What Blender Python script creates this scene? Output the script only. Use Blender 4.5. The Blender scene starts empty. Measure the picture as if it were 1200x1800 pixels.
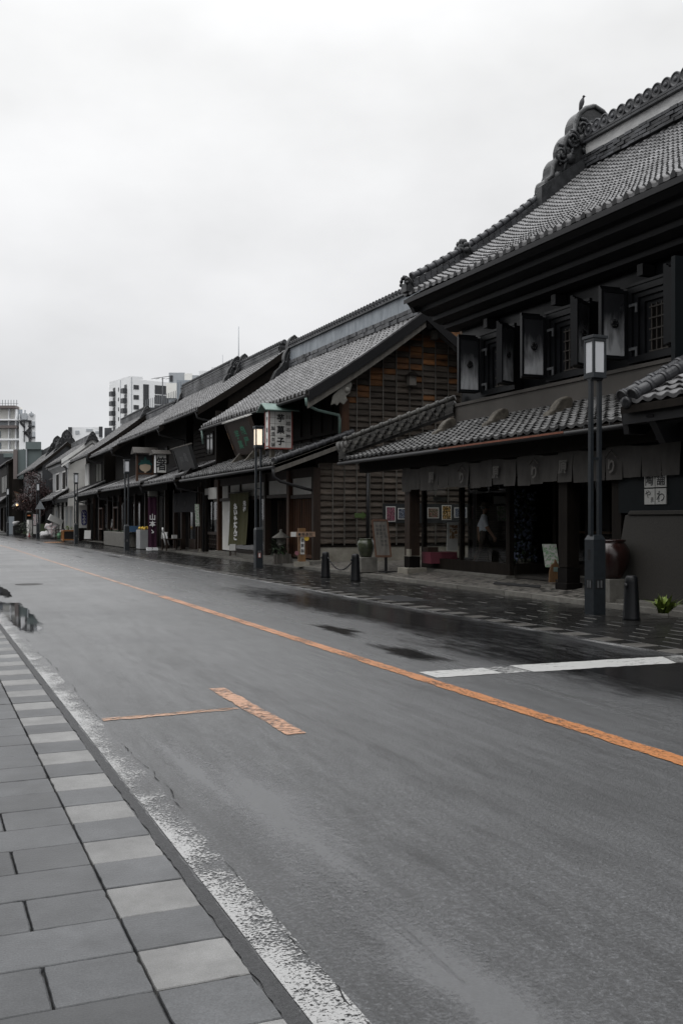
import bpy, bmesh, math, random
from mathutils import Vector, Matrix, noise as mnoise
random.seed(7)
R = math.radians
SC = bpy.context.scene
COL = SC.collection
# ---------------------------------------------------------------- camera
TH = R(22.95)                      # camera looks this far to the right of the street's own direction (+Y)
CAMH = 1.6
cam = bpy.data.cameras.new('camera')
cam.sensor_fit = 'VERTICAL'; cam.sensor_height = 36.0; cam.lens = 35.0
cam.shift_y = 13.0/1800.0
cam.clip_start = 0.05; cam.clip_end = 6000
camo = bpy.data.objects.new('camera', cam); COL.objects.link(camo)
camo.location = (0, 0, CAMH); camo.rotation_euler = (R(90), 0, -TH)
SC.camera = camo
# ---------------------------------------------------------------- world: wet overcast sky
W = bpy.data.worlds.new('World'); SC.world = W; W.use_nodes = True
nt = W.node_tree; nt.nodes.clear()
def N(t, typ, **kw):
    n = t.nodes.new(typ)
    for k, v in kw.items(): setattr(n, k, v)
    return n
SUN_EL, SUN_AZ = R(62), R(-120)
out = N(nt, 'ShaderNodeOutputWorld'); mixs = N(nt, 'ShaderNodeMixShader')
sky = N(nt, 'ShaderNodeTexSky', sky_type='NISHITA', sun_disc=False)
sky.sun_elevation = SUN_EL; sky.sun_rotation = SUN_AZ; sky.air_density = 1.0; sky.dust_density = 3.0
hs = N(nt, 'ShaderNodeHueSaturation'); hs.inputs['Saturation'].default_value = 0.12
bg1 = N(nt, 'ShaderNodeBackground'); bg1.inputs['Strength'].default_value = 0.10
nt.links.new(sky.outputs[0], hs.inputs['Color']); nt.links.new(hs.outputs[0], bg1.inputs[0])
tc = N(nt, 'ShaderNodeTexCoord'); sep = N(nt, 'ShaderNodeSeparateXYZ')
nt.links.new(tc.outputs['Generated'], sep.inputs[0])
mp = N(nt, 'ShaderNodeMapping'); mp.inputs['Scale'].default_value = (1.6, 1.6, 3.0)
nt.links.new(tc.outputs['Generated'], mp.inputs[0])
ns = N(nt, 'ShaderNodeTexNoise'); ns.inputs['Scale'].default_value = 1.7; ns.inputs['Detail'].default_value = 6; ns.inputs['Roughness'].default_value = .5
nt.links.new(mp.outputs[0], ns.inputs['Vector'])
cr = N(nt, 'ShaderNodeValToRGB')           # brightness against elevation: dull at the horizon, brightest overhead
e = cr.color_ramp.elements
e[0].position = 0.0; e[0].color = (.70, .71, .735, 1)
e[1].position = 1.0; e[1].color = (2.9, 2.92, 2.96, 1)
x = e.new(.10); x.color = (.77, .78, .80, 1)
x = e.new(.22); x.color = (.91, .915, .93, 1)
x = e.new(.42); x.color = (.985, .99, .995, 1)
x = e.new(.52); x.color = (1.12, 1.125, 1.135, 1)
nt.links.new(sep.outputs['Z'], cr.inputs[0])
mr = N(nt, 'ShaderNodeMapRange'); mr.inputs['From Min'].default_value = .3; mr.inputs['From Max'].default_value = .7
mr.inputs['To Min'].default_value = .86; mr.inputs['To Max'].default_value = 1.12
nt.links.new(ns.outputs[0], mr.inputs[0])
vm = N(nt, 'ShaderNodeVectorMath', operation='SCALE'); nt.links.new(cr.outputs[0], vm.inputs[0]); nt.links.new(mr.outputs[0], vm.inputs['Scale'])
bg2 = N(nt, 'ShaderNodeBackground'); bg2.inputs['Strength'].default_value = 1.0
nt.links.new(vm.outputs[0], bg2.inputs[0])
mixs.inputs[0].default_value = .92
nt.links.new(bg1.outputs[0], mixs.inputs[1]); nt.links.new(bg2.outputs[0], mixs.inputs[2]); nt.links.new(mixs.outputs[0], out.inputs[0])
# ---------------------------------------------------------------- sun behind cloud
sl = bpy.data.lights.new('sun', 'SUN'); sl.energy = 0.5; sl.angle = R(50); sl.color = (1, .97, .93)
so = bpy.data.objects.new('sun', sl); COL.objects.link(so)
so.rotation_euler = (R(90)-SUN_EL, 0, R(-60)); so.location = (-20, -10, 40)
SC.view_settings.view_transform = 'Standard'; SC.view_settings.look = 'None'
SC.view_settings.exposure = 0.0; SC.view_settings.gamma = 1.0; SC.view_settings.use_curve_mapping = False

# ---------------------------------------------------------------- helpers
RV = Vector((math.cos(TH), -math.sin(TH), 0)); FV = Vector((math.sin(TH), math.cos(TH), 0))
def P(u, v=913.0, X=None, Y=None, Z=None):
    """a point of the street from a sight line (1200x1800 survey photo) and one known plane of the place"""
    d = FV + RV*((u-600.0)/1750.0) + Vector((0, 0, (913.0-v)/1750.0))
    if X is not None: k = X/d.x
    elif Y is not None: k = Y/d.y
    else: k = (Z-CAMH)/d.z
    return Vector((d.x*k, d.y*k, CAMH+d.z*k))
def yat(u, X): return P(u, X=X).y
def xat(u, Y): return P(u, Y=Y).x
def zat(u, v, X=None, Y=None): return P(u, v, X=X, Y=Y).z

ORG = {}
def tag(o, label=None, cat=None, group=None, kind=None):
    if label: o['label'] = label
    if cat: o['category'] = cat
    if group: o['group'] = group
    if kind: o['kind'] = kind
    return o
def empty(name, loc, label, cat, group=None):
    o = bpy.data.objects.new(name, None); COL.objects.link(o)
    o.empty_display_size = .2; o.location = loc; ORG[o.name] = Vector(loc)
    return tag(o, label, cat, group)
class MB:
    """collects shapes given in world coordinates; build() links them as ONE mesh object"""
    def __init__(s): s.v = []; s.f = []; s.m = []; s.t = []; s.sm = []
    def face(s, idx, m=0, t=0., sm=False): s.f.append(idx); s.m.append(m); s.t.append(t); s.sm.append(sm)
    def add(s, pts): n = len(s.v); s.v.extend([tuple(p) for p in pts]); return n
    def poly(s, pts, m=0, t=0., sm=False): n = s.add(pts); s.face(list(range(n, n+len(pts))), m, t, sm)
    def box(s, x0, x1, y0, y1, z0, z1, m=0, t=0.):
        n = s.add([(x0,y0,z0),(x1,y0,z0),(x1,y1,z0),(x0,y1,z0),(x0,y0,z1),(x1,y0,z1),(x1,y1,z1),(x0,y1,z1)])
        for q in ((3,2,1,0),(4,5,6,7),(0,1,5,4),(1,2,6,5),(2,3,7,6),(3,0,4,7)): s.face([n+i for i in q], m, t)
    def obox(s, c, ax, ay, az, m=0, t=0.):
        c, ax, ay, az = Vector(c), Vector(ax), Vector(ay), Vector(az)
        n = s.add([c-ax-ay-az, c+ax-ay-az, c+ax+ay-az, c-ax+ay-az, c-ax-ay+az, c+ax-ay+az, c+ax+ay+az, c-ax+ay+az])
        for q in ((3,2,1,0),(4,5,6,7),(0,1,5,4),(1,2,6,5),(2,3,7,6),(3,0,4,7)): s.face([n+i for i in q], m, t)
    def bar(s, a, b, w, h, m=0, t=0., up=(0,0,1)):
        a, b = Vector(a), Vector(b); d = b-a; L = d.length; d.normalize(); u = Vector(up)
        sd = d.cross(u)
        if sd.length < 1e-4: sd = d.cross(Vector((1,0,0)))
        sd.normalize(); uu = sd.cross(d)
        s.obox((a+b)/2, d*L/2, sd*w/2, uu*h/2, m, t)
    def prism(s, pts, vec, m=0, t=0., caps=True):
        pts = [Vector(p) for p in pts]; vec = Vector(vec); k = len(pts)
        n = s.add(pts+[p+vec for p in pts])
        for i in range(k):
            j = (i+1) % k; s.face([n+i, n+j, n+k+j, n+k+i], m, t)
        if caps:
            s.face(list(range(n+k-1, n-1, -1)), m, t); s.face(list(range(n+k, n+2*k)), m, t)
    def tube(s, pts, r, n=8, m=0, t=0., sm=True):
        pts = [Vector(p) for p in pts]; rings = []
        for i, p in enumerate(pts):
            d = (pts[min(i+1, len(pts)-1)]-pts[max(i-1, 0)]).normalized()
            a = d.cross(Vector((0,0,1)))
            if a.length < .1: a = d.cross(Vector((1,0,0)))
            a.normalize(); b = d.cross(a)
            rr = r[i] if isinstance(r, (list, tuple)) else r
            rings.append(s.add([p+(a*math.cos(2*math.pi*k/n)+b*math.sin(2*math.pi*k/n))*rr for k in range(n)]))
        for q in range(len(rings)-1):
            for k in range(n):
                j = (k+1) % n; s.face([rings[q]+k, rings[q]+j, rings[q+1]+j, rings[q+1]+k], m, t, sm)
        s.face([rings[0]+k for k in range(n-1, -1, -1)], m, t); s.face([rings[-1]+k for k in range(n)], m, t)
    def lathe(s, c, prof, n=20, m=0, t=0., axis=None):
        c = Vector(c); ax = Vector(axis or (0,0,1)).normalized()
        a = ax.cross(Vector((0,1,0)))
        if a.length < .1: a = ax.cross(Vector((1,0,0)))
        a.normalize(); b = ax.cross(a); rings = []
        for r, z in prof: rings.append(s.add([c+ax*z+(a*math.cos(2*math.pi*k/n)+b*math.sin(2*math.pi*k/n))*r for k in range(n)]))
        for q in range(len(rings)-1):
            for k in range(n):
                j = (k+1) % n; s.face([rings[q]+k, rings[q]+j, rings[q+1]+j, rings[q+1]+k], m, t, True)
        s.face([rings[0]+k for k in range(n-1, -1, -1)], m, t); s.face([rings[-1]+k for k in range(n)], m, t)
    def ball(s, c, r, n=10, m=0, t=0., sc=(1,1,1)):
        c = Vector(c); k = n//2; rings = []
        for i in range(1, k):
            th = math.pi*i/k
            rings.append(s.add([c+Vector((r*sc[0]*math.sin(th)*math.cos(2*math.pi*j/n), r*sc[1]*math.sin(th)*math.sin(2*math.pi*j/n), r*sc[2]*math.cos(th))) for j in range(n)]))
        top = s.add([c+Vector((0,0,r*sc[2]))]); bot = s.add([c-Vector((0,0,r*sc[2]))])
        for j in range(n):
            jj = (j+1) % n
            s.face([top, rings[0]+j, rings[0]+jj], m, t, True); s.face([bot, rings[-1]+jj, rings[-1]+j], m, t, True)
            for q in range(len(rings)-1): s.face([rings[q]+j, rings[q+1]+j, rings[q+1]+jj, rings[q]+jj], m, t, True)
    def leaf(s, base, d, L, w, bend=.3, m=0, t=0.):
        base, d = Vector(base), Vector(d).normalized(); sd = d.cross(Vector((0,0,1)))
        if sd.length < .05: sd = Vector((1,0,0))
        sd.normalize(); pts = []; dn = Vector((0,0,-1))
        c = [base+d*L*q+dn*bend*L*q*q for q in (0, .35, .7, 1)]
        n = s.add([c[0]-sd*w*.15, c[0]+sd*w*.15, c[1]-sd*w*.5, c[1]+sd*w*.5, c[2]-sd*w*.38, c[2]+sd*w*.38, c[3]])
        s.face([n, n+1, n+3, n+2], m, t); s.face([n+2, n+3, n+5, n+4], m, t); s.face([n+4, n+5, n+6], m, t)
    def build(s, name, mats, parent=None, loc=None, bevel=0., fixn=True):
        o_ = ORG[parent.name] if parent is not None else Vector(loc if loc is not None else (0,0,0))
        me = bpy.data.meshes.new(name)
        me.from_pydata([tuple(Vector(p)-o_) for p in s.v], [], s.f)
        if not isinstance(mats, (list, tuple)): mats = [mats]
        for q in mats: me.materials.append(MAT[q] if isinstance(q, str) else q)
        me.polygons.foreach_set('material_index', s.m); me.polygons.foreach_set('use_smooth', s.sm)
        at = me.attributes.new('tone', 'FLOAT', 'FACE'); at.data.foreach_set('value', s.t)
        if fixn:
            bm = bmesh.new(); bm.from_mesh(me); bmesh.ops.recalc_face_normals(bm, faces=bm.faces); bm.to_mesh(me); bm.free()
        me.update()
        o = bpy.data.objects.new(name, me); COL.objects.link(o); ORG[o.name] = o_
        if parent is not None: o.parent = parent
        else: o.location = o_
        if bevel:
            b = o.modifiers.new('bevel', 'BEVEL'); b.width = bevel; b.segments = 2; b.limit_method = 'ANGLE'; b.angle_limit = R(40)
        return o
def struct(name, mb, mats, fixn=False): return tag(mb.build(name, mats, fixn=fixn), kind='structure')
def thing(name, mb, mats, loc, label, cat, group=None, bevel=0.): return tag(mb.build(name, mats, None, loc, bevel), label, cat, group)
def copy_tree(o, loc=None, label=None, parent=None):
    c = o.copy(); COL.objects.link(c); ORG[c.name] = ORG[o.name]
    if parent: c.parent = parent
    if loc is not None: c.location = loc
    if label: c['label'] = label
    for ch in list(o.children): copy_tree(ch, None, None, c)
    return c
def rnd(a, b): return random.uniform(a, b)

# lettering: every character becomes mesh strokes on its sign
def lettering(parent, chars, mat, bold=0.0, depth=.004, name='lettering'):
    """chars: list of (text, centre, size, right vector, up vector)"""
    mb = MB()
    for txt, c, size, rx, up in chars:
        cu = bpy.data.curves.new('stroke', 'FONT'); cu.body = txt; cu.align_x = 'CENTER'; cu.align_y = 'CENTER'
        cu.size = 1.0; cu.offset = bold; cu.resolution_u = 2
        ob = bpy.data.objects.new('stroke', cu); COL.objects.link(ob)
        bpy.context.view_layer.update()
        dg = bpy.context.evaluated_depsgraph_get(); me = bpy.data.meshes.new_from_object(ob.evaluated_get(dg))
        xs = [v.co.x for v in me.vertices] or [0]; ys = [v.co.y for v in me.vertices] or [0]
        cx, cy = (min(xs)+max(xs))/2, (min(ys)+max(ys))/2
        rx, up, c = Vector(rx).normalized(), Vector(up).normalized(), Vector(c); nn = rx.cross(up)
        sx, sy = (size, size) if not isinstance(size, tuple) else size
        base = mb.add([c+rx*(v.co.x-cx)*sx+up*(v.co.y-cy)*sy+nn*depth for v in me.vertices])
        for p in me.polygons: mb.face([base+i for i in p.vertices])
        bpy.data.objects.remove(ob); bpy.data.meshes.remove(me); bpy.data.curves.remove(cu)
    return mb.build(name, mat, parent, fixn=False)

# ---------------------------------------------------------------- materials
MAT = {}
def pmat(name, col, rough=.6, var=.25, scale=6., stretch=(1,1,1), bump=0., bscale=None, spec=.5, metal=0., col2=None, rvar=0., coat=0., detail=6., tonec=None, alpha=None, trans=None):
    m = bpy.data.materials.new(name); m.use_nodes = True; t = m.node_tree; b = t.nodes['Principled BSDF']
    L = t.links.new
    tcn = N(t, 'ShaderNodeTexCoord'); mpn = N(t, 'ShaderNodeMapping'); mpn.inputs['Scale'].default_value = stretch
    L(tcn.outputs['Object'], mpn.inputs[0])
    nz = N(t, 'ShaderNodeTexNoise'); nz.inputs['Scale'].default_value = scale; nz.inputs['Detail'].default_value = detail; nz.inputs['Roughness'].default_value = .62
    L(mpn.outputs[0], nz.inputs['Vector'])
    mrn = N(t, 'ShaderNodeMapRange'); mrn.inputs['From Min'].default_value = .28; mrn.inputs['From Max'].default_value = .72
    L(nz.outputs[0], mrn.inputs[0])
    mx = N(t, 'ShaderNodeMix', data_type='RGBA')
    c2 = col2 or tuple(c*(1+var) for c in col); c1 = col if col2 else tuple(c*(1-var) for c in col)
    mx.inputs['A'].default_value = (*c1, 1); mx.inputs['B'].default_value = (*c2, 1)
    L(mrn.outputs[0], mx.inputs['Factor'])
    at = N(t, 'ShaderNodeAttribute', attribute_name='tone')
    ad = N(t, 'ShaderNodeMath', operation='ADD'); ad.inputs[1].default_value = 1.; L(at.outputs['Fac'], ad.inputs[0]); ad.use_clamp = False
    mxm = N(t, 'ShaderNodeMath', operation='MAXIMUM'); mxm.inputs[1].default_value = .1; L(ad.outputs[0], mxm.inputs[0])
    sc_ = N(t, 'ShaderNodeVectorMath', operation='SCALE'); L(mx.outputs['Result'], sc_.inputs[0]); L(mxm.outputs[0], sc_.inputs['Scale'])
    L(sc_.outputs[0], b.inputs['Base Color'])
    b.inputs['Roughness'].default_value = rough; b.inputs['Specular IOR Level'].default_value = spec; b.inputs['Metallic'].default_value = metal
    if coat: b.inputs['Coat Weight'].default_value = coat; b.inputs['Coat Roughness'].default_value = .15
    if rvar:
        r2 = N(t, 'ShaderNodeMapRange'); r2.inputs['From Min'].default_value = .3; r2.inputs['From Max'].default_value = .7
        r2.inputs['To Min'].default_value = max(.03, rough-rvar); r2.inputs['To Max'].default_value = min(1, rough+rvar)
        n2 = N(t, 'ShaderNodeTexNoise'); n2.inputs['Scale'].default_value = scale*.37; n2.inputs['Detail'].default_value = 4; L(mpn.outputs[0], n2.inputs['Vector'])
        L(n2.outputs[0], r2.inputs[0]); L(r2.outputs[0], b.inputs['Roughness'])
    if bump:
        n3 = N(t, 'ShaderNodeTexNoise'); n3.inputs['Scale'].default_value = bscale or scale*3; n3.inputs['Detail'].default_value = 3
        L(mpn.outputs[0], n3.inputs['Vector'])
        bn = N(t, 'ShaderNodeBump'); bn.inputs['Strength'].default_value = bump; bn.inputs['Distance'].default_value = .02
        L(n3.outputs[0], bn.inputs['Height']); L(bn.outputs[0], b.inputs['Normal'])
    MAT[name] = m
    return m
def glow(name, col, strength, base=(.7,.68,.62)):
    m = pmat(name, base, .5, .03); b = m.node_tree.nodes['Principled BSDF']
    b.inputs['Emission Color'].default_value = (*col, 1); b.inputs['Emission Strength'].default_value = strength
    return m
def glass(name, tint=(.8,.85,.85), rough=.02, mixf=.12):
    m = bpy.data.materials.new(name); m.use_nodes = True; t = m.node_tree; t.nodes.clear(); L = t.links.new
    o = N(t, 'ShaderNodeOutputMaterial'); mxs = N(t, 'ShaderNodeMixShader'); tr = N(t, 'ShaderNodeBsdfTransparent'); gl = N(t, 'ShaderNodeBsdfGlossy')
    tr.inputs[0].default_value = (*tint, 1); gl.inputs['Roughness'].default_value = rough
    fr = N(t, 'ShaderNodeFresnel'); fr.inputs[0].default_value = 1.5
    ge = N(t, 'ShaderNodeNewGeometry'); iv = N(t, 'ShaderNodeMath', operation='SUBTRACT'); iv.inputs[0].default_value = 1.; L(ge.outputs['Backfacing'], iv.inputs[1])
    mu = N(t, 'ShaderNodeMath', operation='MULTIPLY'); L(fr.outputs[0], mu.inputs[0]); L(iv.outputs[0], mu.inputs[1]); L(mu.outputs[0], mxs.inputs[0]); L(tr.outputs[0], mxs.inputs[1]); L(gl.outputs[0], mxs.inputs[2]); L(mxs.outputs[0], o.inputs[0])
    MAT[name] = m; return m
pmat('roof_tile', (.092,.091,.093), .34, .5, 1.6, bump=.25, bscale=40, spec=.55, rvar=.12)
pmat('roof_tile_low', (.058,.057,.056), .40, .35, 3., bump=.3, bscale=40, spec=.45, rvar=.12)
pmat('cap_wood', (.045,.040,.035), .75, .35, 4., stretch=(3,3,.5), bump=.3, bscale=14)
pmat('roof_tile_far', (.095,.094,.095), .55, .3, 3., spec=.4)
pmat('roof_tile_dark', (.030,.031,.034), .45, .4, 2.5, bump=.3, bscale=25, spec=.45, rvar=.15)
pmat('tile_mossy', (.012,.0115,.0105), .55, .5, 4., bump=.4, bscale=25, col2=(.036,.034,.030))
pmat('oni_clay', (.006,.0065,.007), .4, .5, 5., bump=.7, bscale=11, spec=.4, col2=(.026,.027,.029), rvar=.15)
pmat('ridge_plaster', (.34,.34,.34), .75, .3, 1.6, stretch=(1,1,2.5), bump=.15, col2=(.62,.62,.61))
pmat('ridge_lead', (.13,.15,.17), .55, .3, 1.4, stretch=(1,2.5,.8), bump=.1, col2=(.33,.36,.39))
pmat('black_plaster', (.0045,.005,.006), .42, .35, 1.2, bump=.12, bscale=6, spec=.22, rvar=.16)
pmat('eave_plaster', (.006,.006,.007), .5, .4, .8, bump=.1, bscale=5, spec=.3)
pmat('plinth_plaster', (.048,.044,.040), .8, .3, 1.5, bump=.15, col2=(.075,.068,.06))
pmat('lattice_wood', (.035,.03,.025), .7, .3, 6.)
pmat('iron_black', (.008,.008,.009), .5, .3, 8., spec=.4)
pmat('hinge_metal', (.12,.125,.13), .5, .4, 12., metal=.5)
pmat('old_board', (.042,.031,.023), .8, .35, 1.6, stretch=(1.2,1,7), bump=.35, bscale=9, spec=.2, col2=(.112,.096,.082))
pmat('fresh_board', (.045,.024,.014), .7, .4, 1.3, stretch=(1.1,1,5), bump=.3, bscale=9, spec=.2, col2=(.24,.105,.038))
pmat('dark_wood', (.009,.007,.0055), .7, .4, 3., stretch=(2,2,.5), bump=.2, bscale=12, spec=.12)
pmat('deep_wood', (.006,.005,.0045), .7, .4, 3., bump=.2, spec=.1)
pmat('brown_wood', (.022,.013,.0085), .6, .4, 3., stretch=(3,3,.5), bump=.2, bscale=12, spec=.35)
pmat('red_wood', (.060,.026,.012), .6, .4, 3., stretch=(3,3,.5), bump=.2, bscale=12, spec=.35)
pmat('honey_wood', (.13,.068,.026), .55, .4, 3., stretch=(3,3,.6), bump=.2, bscale=12)
pmat('grey_wood', (.085,.078,.068), .75, .35, 4., stretch=(3,3,.5), bump=.3, bscale=14)
pmat('white_plaster', (.52,.51,.485), .85, .18, 1.5, bump=.08, col2=(.68,.67,.64))
pmat('clean_plaster', (.60,.60,.585), .85, .12, 1.2)
pmat('cream_wall', (.55,.50,.36), .85, .12, 1.2)
pmat('grey_render', (.33,.335,.34), .8, .2, 1.0)
pmat('foundation', (.12,.11,.085), .85, .35, 2.0, bump=.25, col2=(.27,.255,.22))
pmat('stone', (.085,.08,.07), .75, .3, 6., bump=.4, bscale=30, col2=(.15,.145,.13))
pmat('granite_panel', (.018,.017,.015), .6, .25, 60., bump=.1, col2=(.046,.043,.039), spec=.2)
pmat('lump_stone', (.022,.018,.013), .75, .5, 5., bump=.8, bscale=14, col2=(.11,.098,.078))
pmat('copper', (.20,.075,.045), .55, .3, 4., metal=.5)
pmat('verdigris', (.09,.14,.125), .6, .35, 5., col2=(.17,.24,.215))
pmat('gutter_dark', (.010,.010,.011), .55, .3, 4.)
pmat('lamp_paint', (.011,.0145,.018), .42, .25, 9., bump=.1, bscale=60, spec=.5)
pmat('bollard_paint', (.0035,.004,.005), .42, .2, 9., spec=.25)
pmat('noren_cloth', (.058,.055,.052), .9, .18, 5., stretch=(1,1,.4), bump=.1, spec=.1)
pmat('noren_mark', (.095,.09,.084), .9, .1, 8.)
pmat('dark_cloth', (.010,.010,.013), .9, .2, 5.)
pmat('banner_green', (.085,.082,.046), .9, .2, 6., stretch=(4,4,.3), spec=.1)
pmat('banner_purple', (.030,.010,.022), .85, .25, 5., stretch=(4,4,.3), spec=.15)
pmat('tan_wood', (.24,.16,.11), .7, .25, 4., stretch=(.6,3,3), bump=.15)
pmat('turnip_cream', (.42,.34,.25), .7, .05, 6.)
pmat('turnip_teal', (.01,.075,.068), .7, .1, 6.)
pmat('white_paint', (.62,.62,.62), .6, .1, 8.)
pmat('paper_white', (.46,.46,.445), .8, .08, 4.)
pmat('tile_white', (.55,.55,.53), .25, .06, 5., spec=.5)
pmat('tile_grey', (.36,.36,.345), .3, .08, 5.)
pmat('ink', (.012,.012,.013), .6, .1, 8.)
pmat('red_trim', (.20,.05,.04), .5, .2, 8.)
pmat('sign_green', (.02,.13,.075), .6, .35, 9.)
pmat('arrow_green', (.060,.10,.03), .6, .15, 8.)
pmat('sign_black', (.005,.006,.0065), .5, .3, 6.)
pmat('teal_panel', (.003,.005,.006), .55, .2, 4., spec=.15)
pmat('blue_sign', (.035,.035,.16), .5, .15, 8.)
pmat('sky_blue', (.06,.13,.24), .6, .2, 8.)
pmat('magenta_box', (.11,.022,.035), .6, .1, 5.)
pmat('pink_petal', (.20,.075,.09), .7, .3, 30.)
pmat('orange_crate', (.24,.10,.025), .6, .25, 6., stretch=(3,3,.6))
pmat('green_board', (.062,.085,.042), .7, .2, 3.)
pmat('bag_white', (.34,.34,.34), .45, .25, 7., bump=.6, bscale=12)
pmat('bag_green', (.16,.34,.20), .45, .25, 7., bump=.5, bscale=12)
pmat('red_plastic', (.35,.02,.015), .4, .1, 8.)
pmat('yellow_sticker', (.55,.36,.05), .5, .1, 8.)
pmat('urn_green', (.018,.022,.014), .22, .5, 4., spec=.6, col2=(.06,.068,.04))
pmat('urn_maroon', (.018,.006,.005), .25, .4, 3., spec=.6)
pmat('leaf_green', (.045,.085,.018), .55, .4, 9., spec=.4)
pmat('leaf_dark', (.016,.030,.012), .6, .5, 9.)
pmat('leaf_bright', (.085,.12,.016), .55, .4, 9.)
pmat('maple_leaf', (.018,.009,.009), .7, .6, 6., col2=(.050,.017,.016))
pmat('bark', (.035,.028,.022), .9, .3, 9., bump=.5)
pmat('lavender_flower', (.06,.075,.12), .7, .6, 20., col2=(.16,.19,.27))
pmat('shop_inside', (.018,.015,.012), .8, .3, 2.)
pmat('blind_slat', (.085,.074,.058), .7, .2, 5.)
pmat('skin', (.32,.19,.13), .55, .08, 12.)
pmat('shirt_blue', (.70,.76,.84), .85, .15, 10.)
pmat('shirt_white', (.66,.66,.66), .85, .1, 10.)
pmat('trousers', (.040,.028,.020), .85, .2, 10.)
pmat('straw_hat', (.14,.115,.09), .9, .2, 20.)
pmat('hair_black', (.008,.007,.007), .5, .2, 30.)
pmat('bird_grey', (.022,.022,.026), .6, .3, 14.)
pmat('mat_black', (.008,.008,.009), .9, .3, 40.)
pmat('far_white', (.76,.77,.78), .8, .05, .3)
pmat('far_grey', (.36,.38,.40), .8, .08, .3)
pmat('far_cream', (.78,.77,.73), .8, .06, .3)
pmat('far_brown', (.13,.11,.105), .8, .1, .5)
pmat('far_dark', (.028,.03,.034), .4, .2, .6)
pmat('far_teal', (.10,.125,.125), .7, .1, .4)
pmat('far_blue', (.26,.29,.32), .7, .1, .4)
pmat('steel_rail', (.16,.17,.18), .5, .1, 3., metal=.3)
pmat('photo_mat', (.012,.014,.015), .6, .2, 4.)
pmat('lead_glass', (.02,.022,.024), .12, .3, 1., spec=.6)
pmat('curtain_white', (.46,.46,.45), .9, .15, 3., stretch=(5,5,.3))
pmat('curtain_dark', (.10,.10,.09), .9, .2, 3., stretch=(5,5,.3))
glass('window_glass', (.965,.97,.965))
glow('lamp_warm', (1.0, .78, .56), .75)
pmat('lamp_pane', (.50,.51,.53), .5, .05, 6.)
glow('bulb', (1.0, .6, .3), 4.)
glow('reddish_glow', (1.0,.35,.12), .16, (.3,.1,.05))
def picture_mat(name, cols, scale=26.):
    m = pmat(name, cols[0], .35, .1); t = m.node_tree; b = t.nodes['Principled BSDF']; L = t.links.new
    tcn = N(t, 'ShaderNodeTexCoord'); vo = N(t, 'ShaderNodeTexNoise'); vo.inputs['Scale'].default_value = scale; vo.inputs['Detail'].default_value = 3
    L(tcn.outputs['Object'], vo.inputs['Vector'])
    r = N(t, 'ShaderNodeValToRGB'); r.color_ramp.interpolation = 'CONSTANT'; el = r.color_ramp.elements
    el[0].position = 0; el[0].color = (*cols[0], 1); el[1].position = .42; el[1].color = (*cols[1], 1)
    for p_, c in zip((.5, .58, .66), cols[2:]): q = el.new(p_); q.color = (*c, 1)
    L(vo.outputs[0], r.inputs[0]); L(r.outputs[0], b.inputs['Base Color'])
picture_mat('photo_pink', [(.015,.02,.015), (.18,.03,.07), (.28,.15,.17), (.04,.045,.06), (.25,.22,.2)])
picture_mat('photo_blue', [(.012,.016,.022), (.02,.035,.07), (.22,.23,.25), (.03,.06,.13), (.015,.015,.015)])
picture_mat('photo_green', [(.02,.04,.02), (.07,.1,.05), (.22,.07,.07), (.26,.23,.2), (.06,.08,.05)])
picture_mat('photo_amber', [(.01,.01,.01), (.02,.015,.01), (.4,.22,.03), (.55,.5,.4), (.2,.08,.02)])
picture_mat('drawing_flowers', [(.55,.55,.52), (.5,.5,.48), (.2,.35,.2), (.45,.45,.44), (.4,.25,.3)], 14.)
picture_mat('poster_print', [(.16,.09,.05), (.28,.17,.09), (.5,.48,.44), (.1,.05,.03), (.35,.3,.2)], 9.)
picture_mat('bag_print', [(.45,.45,.45), (.5,.5,.5), (.4,.25,.25), (.25,.33,.35), (.55,.55,.55)], 8.)
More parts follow.
